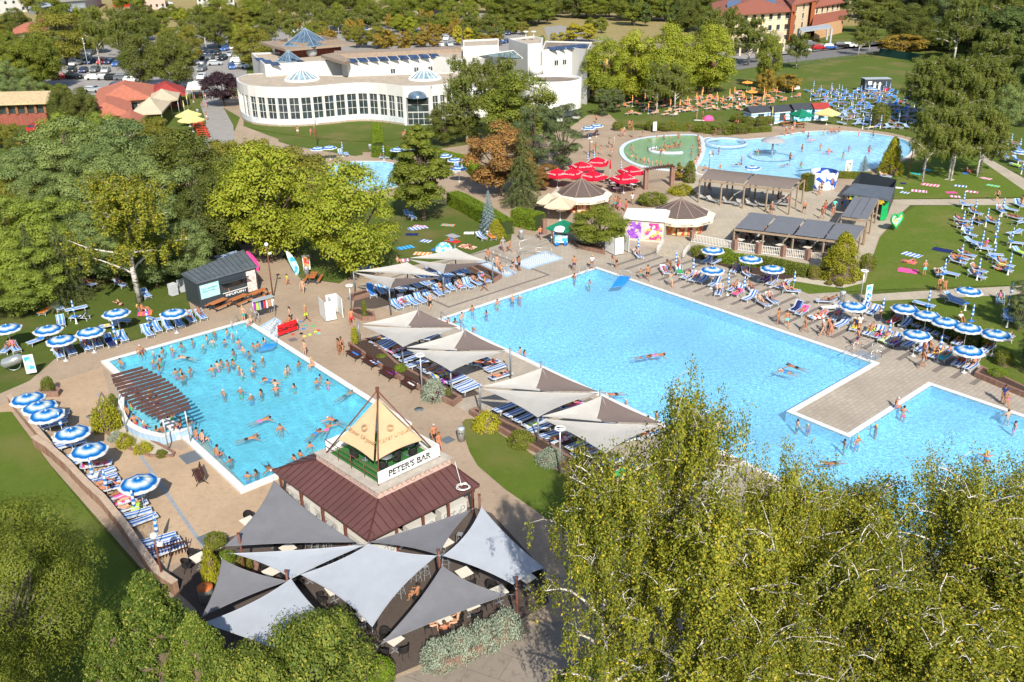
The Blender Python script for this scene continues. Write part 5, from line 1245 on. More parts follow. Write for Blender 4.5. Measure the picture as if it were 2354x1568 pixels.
L_(c2,'2085 245 2010 170 r;2250 345 2210 290 t:pink,white;2340 350 2320 290 t;1000 100 930 60;1060 100 1010 55 t:orange','near the north end of the big pool',BK2[:1])
L_(t2,'270 1110 290 1075 l;310 1110 330 1075 l;370 1115 395 1085;50 1095 20 1055;10 1090 -20 1050;830 1190 850 1140;780 1180 800 1145;1660 910 1720 900 t;1700 940 1780 930 t;510 1530 470 1490;480 1510 440 1480;860 1150 870 1120','by the childrens pool',PK)
rf=np.random.default_rng(3)
def field(rows,keys,place,desc,umb,umbdesc,openn,step,prow=.5):
 k=0
 for(y,x0,x1)in rows:
  x=x0+rf.uniform(0,5)
  while x<x1:
   yy=y+rf.uniform(-2.2,2.2);d=rf.choice([-1,1]);dx=d*4;g=G(x,yy);pm=pxm(x,yy);half=.97*pm
   lounger(x,yy+1,x+d*half,yy-1.5,keys[k%len(keys)],desc,place)
   if k%7==3:on_lounger(x,yy+1,x+d*half,yy-1.5,keys[k%len(keys)][1],'l',place,k)
   elif k%9==5:on_lounger(x,yy+1,x+d*half,yy-1.5,keys[k%len(keys)][1],'t',place,k)
   if rf.uniform()<prow:parasol(x-d*half*.9,yy-1,umb if rf.uniform()>openn else('orange' if 'orange' in umb else 'openlawn'),('furled '+umbdesc),place)
   k+=1;x+=step*rf.uniform(.8,1.3)
field([(213,1860,2060),(219,1868,2060),(225,1872,2080),(231,1868,2085),(238,1890,2100),(246,1915,2105),(254,1925,2115),(262,1930,2110),(270,1935,2115),(279,1940,2110),(288,1938,2100),(297,1990,2095)],FK,'in the blue field','blue lounger','furledlawn','blue parasol',.1,20)
field([(213,1690,1800),(219,1700,1770),(226,1600,1840),(233,1575,1800),(240,1580,1790),(247,1585,1780),(254,1570,1720),(232,1405,1560),(240,1440,1560),(248,1420,1575),(257,1475,1600),(265,1440,1560)],(('orange',2),('orange',35)),'in the orange field','orange lounger','furledorange','orange parasol',.12,25)
def U_(cv,txt,key,desc,place,h=2.0):
 for it in txt.split(';'):
  w=it.split();x,y=cv(float(w[0]),float(w[1]));parasol(x,y,key,desc,place,h=h)
U_(c1,'190 1175;270 1230;320 1285;495 1410;612 1530','open','open blue and white parasol','behind the curved brick wall')
parasol(*c4(957,190),'open',label='single open blue and white parasol alone on the ochre terrace',h=2.0,group='parasols of the ochre terrace')
U_(c1,'620 715;420 770;330 698;800 585;1195 585;45 690','open','open blue and white parasol','on the left lawn')
U_(c1,'505 560;1015 620;785 710','furledlawn','furled blue and white parasol','on the left lawn',1.5)
U_(c1,'415 1340;490 1480','furled','furled blue parasol','at the curved wall terrace',1.5)
U_(c4,'630 110;725 185;920 325;1075 500','furled','furled blue parasol','along the ochre terrace wall',1.5)
U_(c3,'208 153;470 213;205 290;620 280','open','open blue parasol','on the north part of the east terrace')
U_(c3,'1180 538;1535 553;1685 598;1815 645;1965 685;1615 733;2165 730;1972 843','open','open blue parasol','on the south part of the east terrace')
U_(c3,'1975 433','openlawn','open parasol with table','beside the east path')
U_(c3,'75 260;318 360;427 385;772 350;1278 490;1383 535;1430 690;1780 805','furled','furled blue parasol','on the east terrace',1.6)
U_(c3,'1700 490;1928 165;1810 270;2048 265;2262 230;2155 150;2072 70;2277 50;2000 590;2260 580;2270 430;2172 20','furledlawn','furled blue parasol','on the east lawn',1.5)
U_(t3,'1943 1360;2025 1420;1940 1500;2105 1480;2215 1410;1992 1545;2178 1530;2270 960;2240 1040;2330 990;2350 1130','furledlawn','furled blue parasol','at the far end of the east lawn',1.5)
U_(t3,'2190 985;2330 1045;480 1153','openlawn','open blue parasol','near the right edge path')
U_(t2,'388 1028;455 1035;785 1100;810 1160;710 1070;1760 865;1705 880','open','open blue parasol','near the childrens pool')
U_(t1,'2190 1023;2270 1015','open','open blue parasol','below the rose lawn')
U_(t2,'290 1040;5 1015;1700 1090;1745 1080;1930 1150','furled','furled blue parasol','near the childrens pool',1.5)
U_(c2,'2050 110;2310 215','furled','furled blue parasol','near the north end of the big pool',1.6)
def TW(cv,txt,place):
 for it in txt.split(';'):
  w=it.split();p,q=cv(float(w[0]),float(w[1])),cv(float(w[2]),float(w[3]));c=w[4].split(',');towel(*p,*q,c[0],c[1]if len(c)>1 else None,float(w[5])if len(w)>5 else .95,place=place)
TW(c2,'465 15 590 -5 white,blue 1.3;445 50 530 50 navy;545 90 615 100 white,blue;845 40 915 40 white;500 180 620 185 cream,orange 1.1;390 150 495 130 blue,turquoise 1.1;820 125 920 145 white,orange 1.1;725 85 810 105 red;630 150 700 165 blue;740 50 800 70 grey 1.1;120 275 215 275 white,blue;400 230 470 225 pink,white;210 285 260 280 orange','on the sunbathing lawn')
TW(c3,'1520 175 1640 205 white,blue 1.3;1515 230 1610 250 orange,pink;1485 290 1620 310 pink 1.4;1725 145 1855 170 navy 1.3;1890 200 2010 215 white','on the east lawn')
TW(t3,'1645 1270 1770 1285 cream,pink 1.4;1575 1315 1685 1325 white,pink 1.2;1500 1325 1560 1335 white,blue;1465 1295 1520 1300 white;1815 1235 1865 1245 cream;1870 1280 1960 1290 blue,white;1955 1320 2035 1330 pink,white;2095 1275 2185 1290 teal,lime;2055 1225 2130 1240 white,pink;1815 1330 1890 1330 pink;1840 1355 1915 1360 white,pink;1345 1250 1410 1270 white,blue;1570 1195 1640 1200 teal,green;1500 1265 1540 1268 navy;1650 1165 1710 1180 turquoise;1930 1195 1970 1200 blue;1600 1200 1640 1205 teal','under the birches right of the play pool')
TW(c1,'505 300 645 280 white,purple 1.3;680 115 745 105 red;950 600 1050 590 orange,pink 1.2;280 600 330 570 cream','on the left lawn')
TW(t2,'500 1560 580 1568 white,pink;690 1552 780 1558 teal,orange','beside the linden')
TW(t3,'210 880 280 880 white;330 880 390 880 blue;385 858 460 860 orange,pink 1.2;80 830 150 832 white','behind the thermal pool')
# ---------------------------------------------------------------- people
def W_(cv,txt,pool_z,place,simple=True):
 for i,it in enumerate(txt.split(';')):
  w=it.split();x,y=cv(float(w[0]),float(w[1]));sex='mf'[(i*5+1)%3==0];person(x,y,'wade',sex,random.uniform(0,6.28),COLW[(i*7)%9],place=place,z=pool_z,simple=simple,s=random.uniform(.86,1.0))
W_(c1,'835 945;1055 945;1110 935;1095 985;1060 880;1125 870;1185 860;1255 830;1330 800;1430 775;1480 745;1465 800;1565 735;1550 795;1600 765;1645 805;1405 835;1750 830;1780 830;1820 795;1615 885;1680 860;1715 880;1465 1000;1500 970;1525 945;1575 965;1605 950;1645 985;1665 1020;1750 955;1740 1005;1815 930;1215 1015;1245 1005;1310 1000;1265 1055;1985 985;1970 1010;2060 955;2185 1080;2205 1050;2260 1085;2030 1110;1900 1100;1905 1135;1545 1160;1660 1150;1735 1190;1805 1160;1935 1405;1305 1365;2140 1520',-.98,'in the small pool')
W_(c4,'1590 60;2030 40;2070 20;1710 165;1770 150',-.98,'in the near corner of the small pool')
W_(c2,'1180 500;1230 490;1075 525;905 575;1000 595;830 620;740 665;785 660;910 710;1235 860;1262 870;1710 390;1610 350;2115 1335;2170 1305;1960 1215',-1.05,'in the big pool')
W_(c3,'790 1355;865 1370;1120 1495;1205 1475;1335 1385;2245 1300;2290 1365;2110 1560;1525 1270',-1.15,'beside the deck peninsula')
W_(t3,'210 1065;250 1050;520 1060;660 985;825 1030;950 1025;1145 1030;1105 1085;1285 1045;740 1095;405 1110;815 1150;150 1180;865 945;260 1165;1005 1050;975 920;1215 928;1315 935',-.7,'in the play pool')
def S_(cv,txt,z,place):
 for i,it in enumerate(txt.split(';')):
  w=it.split();x,y=cv(float(w[0]),float(w[1]));person(x,y,'swim','mf'[i%3==1],R(float(w[2])if len(w)>2 else random.uniform(0,360)),COLW[(i*3)%9],place=place,z=z,simple=True)
S_(c1,'1290 905 170;1870 1060 175;1800 1340 30;1710 1465 20;2170 1435 60;2255 1400 80;2310 1340 150',.08,'in the small pool');S_(c4,'1850 95 -60',.08,'in the near corner of the small pool')
S_(c2,'1885 1150 200;2080 895 0;2170 880 -10;30 1160 50',.0,'in the big pool');S_(c3,'780 965 150;720 1000 150',.0,'in the middle of the big pool');S_(c6,'1040 60 200;2095 40 70',.0,'near the front birches')
S_(t3,'375 1135 0;700 1140 20;880 968 10;1000 1048 0',.0,'in the play pool')
def thermal(pts,place,z=-.75):
 for i,(x,y)in enumerate(pts):person(x,y,'wade' if i%3 else 'sit','mf'[i%2],random.uniform(0,6.28),COLW[(i*5)%9],place=place,z=z if i%3 else-.35,simple=True,s=.95)
thermal([t3(105+15*math.sin(t*3),952+215*t)if t<.55 else t3(118-110*(t-.55),952+215*t)for t in np.linspace(0,1,20)],'along the divider of the thermal pool')
thermal([t2(1975+335*t,1075+95*t**.7)for t in np.linspace(0,1,13)],'along the near rim of the thermal pool')
thermal([t2(2115,1035),t2(2140,1050),t2(2165,1045),t2(2190,1035),t2(2200,1055),t2(2000,1030),t2(2015,1050)]+[t2(2205+130*t,1065-50*t-20*math.sin(t*3))for t in np.linspace(0,1,10)]+[t3(60,1075),t3(65,1020),t2(2310,1010),t2(2230,1020)],'in the middle of the thermal pool')
thermal([t2(2125+200*t,968-18*t)for t in np.linspace(0,1,5)],'at the far rim of the thermal pool')
def P_(cv,x,y,pose,sex,rz,wear,label,**k):
 xx,yy=cv(x,y);return person(xx,yy,pose,sex,R(rz),wear,label=label,**k)
P_(c1,975,880,'edge','m',-70,'red','tanned man in red trunks sitting on the far rim of the small pool',z=.2,skin=0,hair='grey')
P_(c1,1352,1472,'edge','m',45,'blue','man in blue trunks sitting on the rim beside the spa wall',z=.2)
P_(c1,1395,1490,'edge','m',45,'navy','man in navy trunks sitting on the rim with his back turned',z=.2,skin=1)
P_(c4,1495,30,'edge','m',45,'blue','man sitting on the left rim of the small pool facing the water',z=.2)
P_(c1,2160,965,'edge','f',-130,'black','woman in black bikini sitting on the right rim of the small pool',z=.2,top='bikini')
P_(c1,1685,655,'stand','m',-110,'teal','man in green shorts standing at the small pool steps',skin=1)
P_(c1,1730,680,'sit','f',-110,'navy','person with lime towel sitting at the small pool steps',z=.2)
P_(c1,2005,655,'stand','f',200,'white','woman bending over the shoes beside the foot bath',skin=1)
P_(c1,1990,665,'ground','m',200,'black','person sitting beside the shoe pile',skin=0)
P_(c1,2115,652,'walk','m',160,'lime','man in lime green shorts walking past the white cubicles',skin=0)
P_(c1,2105,892,'stand','f',-120,'black','woman in black bikini standing by the small pool corner',top='bikini',skin=1)
P_(c1,2340,880,'stand','f',-150,'black','dark-haired woman in black shorts standing right of the small pool',hair='dark',top='bikini')
P_(c1,1985,398,'walk','f',200,'lime','child wrapped in a lime towel on the shady plaza',s=.78,shirt='lime')
P_(c1,2092,458,'walk','f',-100,'brown','woman in brown bikini carrying bags by the picnic table',top='bikini',skin=1)
P_(c1,1578,505,'stand','m',60,'blue','man in blue trunks leaning at the dark kiosk counter',skin=0)
P_(c1,1845,500,'sit','f',140,'black','dark-haired woman sitting on the last kiosk bench',z=.45)
P_(c2,75,680,'walk','m',110,'red','man in red trunks walking beside the white cubicles',skin=3)
P_(c2,615,568,'walk','m',60,'black','bald man in black trunks walking by the north sail',skin=1,hair='grey')
P_(c2,990,440,'walk','m',-20,'navy','man in navy shorts walking by the north sail lounger row',skin=0)
P_(c2,1015,240,'stand','f',-90,'orange','woman in orange bikini at the foot bath railing',top='bikini');P_(c2,1075,285,'stand','f',-90,'pink','woman in pink bikini inside the foot bath',top='bikini',skin=1)
P_(c2,1100,310,'sit','f',-60,'yellow','person in yellow swimsuit sitting on the foot bath wall',z=.3)
P_(c2,1185,290,'bend','m',-30,'black','man in black shorts bending over the foot bath');P_(c2,1228,300,'stand','m',150,'black','man in black shorts standing by the foot bath steps')
P_(c2,1115,168,'walk','m',-90,'grey','white-haired man in a grey shirt walking on the lawn path',hair='grey',shirt='grey');P_(c2,1162,170,'walk','f',-40,'white','woman in white walking beside the grey-shirted man',top='bikini')
P_(c2,1372,85,'walk','m',-90,'navy','man in navy shorts on the path by the hedge');P_(c2,1450,112,'stand','m',0,'white','man in white shorts standing by the ice cream cart')
P_(c2,1605,300,'stand','m',-90,'navy','man in navy shorts standing on the north deck',skin=0);P_(c2,1728,288,'stand','f',-90,'navy','person in white shirt standing at the big pool north ladder',shirt='white',hair='blond')
P_(c2,1895,280,'bend','m',200,'black','man bending down beside the grate north of the big pool');P_(c2,2062,355,'stand','m',-90,'teal','child in teal trunks beside the man in black trunks',s=.68)
P_(c2,2110,365,'walk','m',-90,'black','man in black trunks walking beside a child on the north deck',skin=0);P_(c2,2320,305,'stand','m',200,'red','man in red shorts beside the furled parasol',skin=0)
P_(c2,2270,408,'walk','f',-80,'teal','woman in teal swimsuit walking on the north deck',skin=1);P_(c2,2268,300,'bend','f',200,'brown','woman bending over a pink towel lounger')
P_(c2,642,1500,'walk','m',-60,'black','white-haired man in black trunks walking beside the bar',hair='grey',skin=3);P_(c2,676,1548,'walk','f',-60,'black','woman in black bikini walking beside the bar',top='bikini',skin=3)
P_(c2,5,870,'walk','f',100,'black','woman walking at the right of the small pool')
P_(c3,655,668,'stand','f',-60,'yellow','woman in yellow bikini standing by the big pool',top='bikini',skin=0);P_(c3,712,690,'walk','m',-90,'aqua','man in aqua shorts walking beside the big pool',skin=0)
P_(c3,840,722,'walk','f',150,'teal','woman in dark teal swimsuit walking beside the big pool',skin=0,hair='brown');P_(c3,960,752,'walk','f',180,'black','woman in black swimsuit and white hat beside the big pool',hat='white',skin=1)
P_(c3,998,735,'stand','m',-60,'navy','man in navy shorts talking between two women',skin=3);P_(c3,1018,758,'stand','f',100,'black','woman in black bikini seen from behind by the big pool',top='bikini',hair='dark',skin=3)
P_(c3,1198,820,'walk','m',170,'navy','man in navy and red shorts walking by the pool steps',skin=3);P_(c3,1215,715,'stand','f',90,'white','dark-haired woman in white beside the yellow towel',shirt='white',hair='dark')
P_(c3,1360,632,'stand','f',120,'white','person in white robe beside the furled parasol',shirt='white');P_(c3,1648,972,'walk','m',180,'grey','man in grey shorts walking with a dog-sized bag',skin=0)
P_(c3,1692,895,'walk','m',190,'black','man in dark shorts walking between loungers',skin=0);P_(c3,1655,905,'stand','m',190,'blue','man in blue trunks beside the flat loungers',skin=3)
P_(c3,1662,335,'stand','m',100,'aqua','man in aqua shorts standing on the east lawn',skin=3,hair='grey');P_(c3,1762,450,'walk','m',-90,'black','man in black shorts carrying a folding chair on the path');P_(c3,1800,456,'walk','f',-90,'white','woman in white bikini walking on the east path',top='bikini')
P_(c3,2202,1215,'stand','f',-100,'navy','woman in dark shirt by the right pool corner',shirt='navy',hair='dark');P_(c3,2230,1237,'walk','f',-100,'pink','girl in pink swimsuit beside the right pool',s=.72)
P_(c3,1462,1245,'edge','m',-20,'blue','man in blue trunks sitting on the peninsula rim',z=.1,skin=3,hair='grey');P_(c3,1915,640,'ground','f',-90,'white','blond woman in white sitting on the lawn below the path',shirt='white',hair='blond')
P_(c3,2085,150,'sit','f',200,'pink','person in pink shirt sitting on a lawn lounger',shirt='pink',z=.45,hat='white')
for x,y,pose,sex,rz,w,lab in((710,935,'walk','f',40,'brown','woman at the play pool steps'),(750,930,'stand','m',-60,'red','man in red shorts at the play pool steps'),(768,900,'stand','m',90,'grey','man in grey by the hut tables'),(835,1475,'walk','m',90,'black','man in black trunks crossing the pale plaza'),
(978,1470,'stand','m',-70,'red','man in red shorts and white shirt on the plaza'),(958,1512,'walk','m',180,'brown','boy in brown trunks walking on the plaza'),(1033,1500,'stand','f',-90,'pink','girl in pink and purple on the plaza'),(1042,1465,'stand','m',-120,'aqua','child in light blue shirt on the plaza'),
(938,1350,'walk','f',200,'teal','woman in dark swimsuit walking by the hedge block'),(955,1335,'walk','m',200,'black','man walking behind the woman by the hedge block'),(1022,1310,'stand','m',-100,'navy','person standing beside the white slide tower'),(1110,1460,'stand','m',0,'blue','man in blue shirt queueing at the dark juice bar'),(1095,1440,'stand','m',0,'black','dark figure queueing at the dark juice bar'),
(2165,1390,'walk','m',190,'black','man in black trunks walking on the lawn path'),(225,942,'walk','m',180,'brown','person walking along the play pool bank'),(2330,1430,'stand','f',180,'orange','woman in orange at the right end of the lawn path'),(95,822,'stand','f',0,'orange','woman in orange on the north lawn'),(135,832,'stand','m',0,'brown','man beside the pink beach tent'),
(715,835,'stand','m',0,'blue','man at the blue beach hut'),(700,850,'stand','m',60,'red','person queueing at the blue beach hut'),(610,1482,'stand','m',90,'brown','bare-chested man behind the grey pergola'),(2050,1170,'stand','f',0,'pink','woman in pink under the birches'),(1325,700,'stand','f',0,'white','tiny figure in the blue field')):
 P_(t3,x,y,pose,sex,rz,w,lab,simple=True,shirt={'aqua':'aqua','blue':'blue'}.get(w))
for i,(x,y)in enumerate([(1845,1415),(1905,1435),(1962,1462),(1800,1400),(1888,1440),(1825,1420),(1918,1455),(1780,1395)]):P_(t2,x,y,'stand','mf'[i%2],i*70,COLW[i],None,simple=True,place='queueing at the left round kiosk')
P_(t2,2005,1412,'walk','f',-90,'white','woman in a long white robe walking between the kiosks',shirt='white')
for i,(x,y)in enumerate([(1845,1020),(1880,1010),(1865,1085),(1790,1070),(1755,1055),(1740,1060),(1985,890),(2002,885),(1930,945),(1950,940),(2012,950),(2080,955),(1758,850),(430,965),(442,960),(950,985),(972,980),(1018,930)]):P_(t2,x,y,'walk' if i%2 else 'stand','mf'[i%2],i*50,COLW[(i*4)%12],None,simple=True,place='around the spa gardens')
for i,(x,y)in enumerate([(2170,935),(2145,938),(2055,932),(1397,742),(1425,742),(1420,690),(1385,680),(1345,700),(1428,830)]):P_(t1,x,y,'walk' if i%2 else 'stand','mf'[i%2],i*50,COLW[(i*4+2)%12],None,simple=True,place='on the park avenue')
for i,(x,y)in enumerate([(1020,912),(1045,910),(1075,912),(830,912)]):P_(t3,x,y,'edge','mf'[i%2],-90,COLW[i+2],None,simple=True,z=.08,place='on the play pool rim')
for i,(cv,x,y,pose)in enumerate([(c1,990,580,'ground'),(c1,965,585,'ground'),(c1,605,395,'ground'),(c1,820,530,'lie'),(c2,765,95,'lie'),(c2,850,135,'lie'),(c2,890,140,'prone'),(c2,390,245,'ground'),(c3,1560,240,'lie'),(c3,1950,205,'lie'),(t3,245,878,'lie'),(t3,380,850,'ground'),(t3,430,862,'lie'),(t3,1660,1170,'ground'),(t3,1960,1190,'ground'),(t3,1990,1185,'lie'),(t3,1360,1215,'ground')]):
 P_(cv,x,y,pose,'mf'[i%2],i*47,COLW[(i*3)%9],None,simple=True,z=.05,place='on the grass')
 # ---------------------------------------------------------------- trees and shrubs
TP['lime']=make_tree('broad',11,10,30000,.26,1,'maple_tree','lime','x',lump=1.7,hb=.1)
TP['green']=make_tree('broad',11,9,26000,.26,2,'broadleaf_tree','green','x',lump=1.5,hb=.08)
TP['dark']=make_tree('broad',11,9.5,30000,.25,3,'hornbeam_tree','dark','x',lump=1.7,hb=.06)
TP['olive']=make_tree('oval',11,8.5,24000,.25,4,'ash_tree','olive','x',lump=1.5,hb=.06)
TP['birch']=make_tree('birch',12,8.5,26000,.19,5,'birch_tree','birch','x',bark=M_BIRCHB)
TP['birchgreen']=make_tree('birch',12,9,28000,.22,6,'birch_tree','birchgreen','x',bark=M_BIRCHB,lump=1.2)
TP['pine']=make_tree('pine',9,8,30000,.24,7,'pine_tree','pine','x',hb=.08,sq=.75,lump=2.2)
TP['pinelime']=make_tree('pine',9,7.5,28000,.24,8,'pine_tree','pinelime','x',hb=.08,sq=.75,lump=2.2)
TP['darkpine']=make_tree('pine',12,8,30000,.24,9,'black_pine_tree','darkpine','x',hb=.06,sq=.6,lump=2)
TP['cone']=make_tree('cone_leaf',13,7,30000,.26,10,'linden_tree','green','x',hb=.1,lump=1.5)
TP['spruce']=make_tree('droop',13,7,24000,.2,11,'spruce_tree','spruce','x')
TP['blue']=make_tree('spruce',6,2.8,9000,.13,12,'blue_spruce_tree','blue','x')
TP['gold']=make_tree('goldcone',7,4.4,20000,.17,13,'golden_cypress_tree','gold','x')
TP['copper']=make_tree('oval',10,7.5,22000,.25,14,'beech_tree','copper','x',hb=.12,lump=1.2)
TP['plum']=make_tree('oval',6,5.5,12000,.22,15,'plum_tree','plum','x',hb=.2)
TP['yellow']=make_tree('oval',7,6,9000,.28,16,'yellowing_tree','yellow','x',hb=.06)
TP['orange']=make_tree('oval',6,5,8000,.26,17,'small_tree','orange','x',hb=.06)
TP['column']=make_tree('column',3,1,3500,.12,18,'columnar_shrub','green','x','shrub')
TP['columngold']=make_tree('column',3,1,3500,.12,19,'columnar_shrub','gold','x','shrub')
TP['ball']=make_tree('ball',1.4,1.6,3600,.1,20,'round_shrub','green','x','shrub')
TP['balllime']=make_tree('ball',1.4,1.6,3600,.1,21,'round_shrub','hedge','x','shrub')
TP['ballolive']=make_tree('ball',1.4,1.6,3600,.1,22,'round_shrub','olive','x','shrub')
TP['mound']=make_tree('mound',1,2.2,3600,.12,23,'low_shrub','gold','x','shrub',lump=.5)
TP['moundgreen']=make_tree('mound',1,2.2,3600,.12,24,'low_shrub','green','x','shrub',lump=.5)
TP['sage']=make_tree('mound',1,2.2,5000,.1,25,'grey_shrub','sage','x','shrub',lump=.5)
TP['forest']=make_tree('oval',13,8,16000,.34,26,'forest_tree','forest','x',hb=.08,lump=1.1)
TP['nbirch']=make_tree('birch',13,10,58000,.125,31,'birch_tree','birch','x',bark=M_BIRCHB,lump=2.6)
TP['nbirch2']=make_tree('birch',13,10,58000,.125,32,'birch_tree','birch','x',bark=M_BIRCHB,lump=2.6)
TP['nbirch3']=make_tree('birch',14,8,48000,.125,38,'birch_tree','birch','x',bark=M_BIRCHB,lump=1.8)
TP['nlocust']=make_tree('pine',11,11,90000,.15,33,'larch_tree','green','x',hb=.1,lump=3.2,sq=.6,bark=M_BARKG,limb_every=2)
TP['nthuja']=make_tree('goldcone',8,5,60000,.15,34,'thuja_tree','thuja','x',lump=2.2)
TP['npeach']=make_tree('oval',6,6,30000,.16,35,'peach_tree','peach','x',hb=.15,lump=2.4)
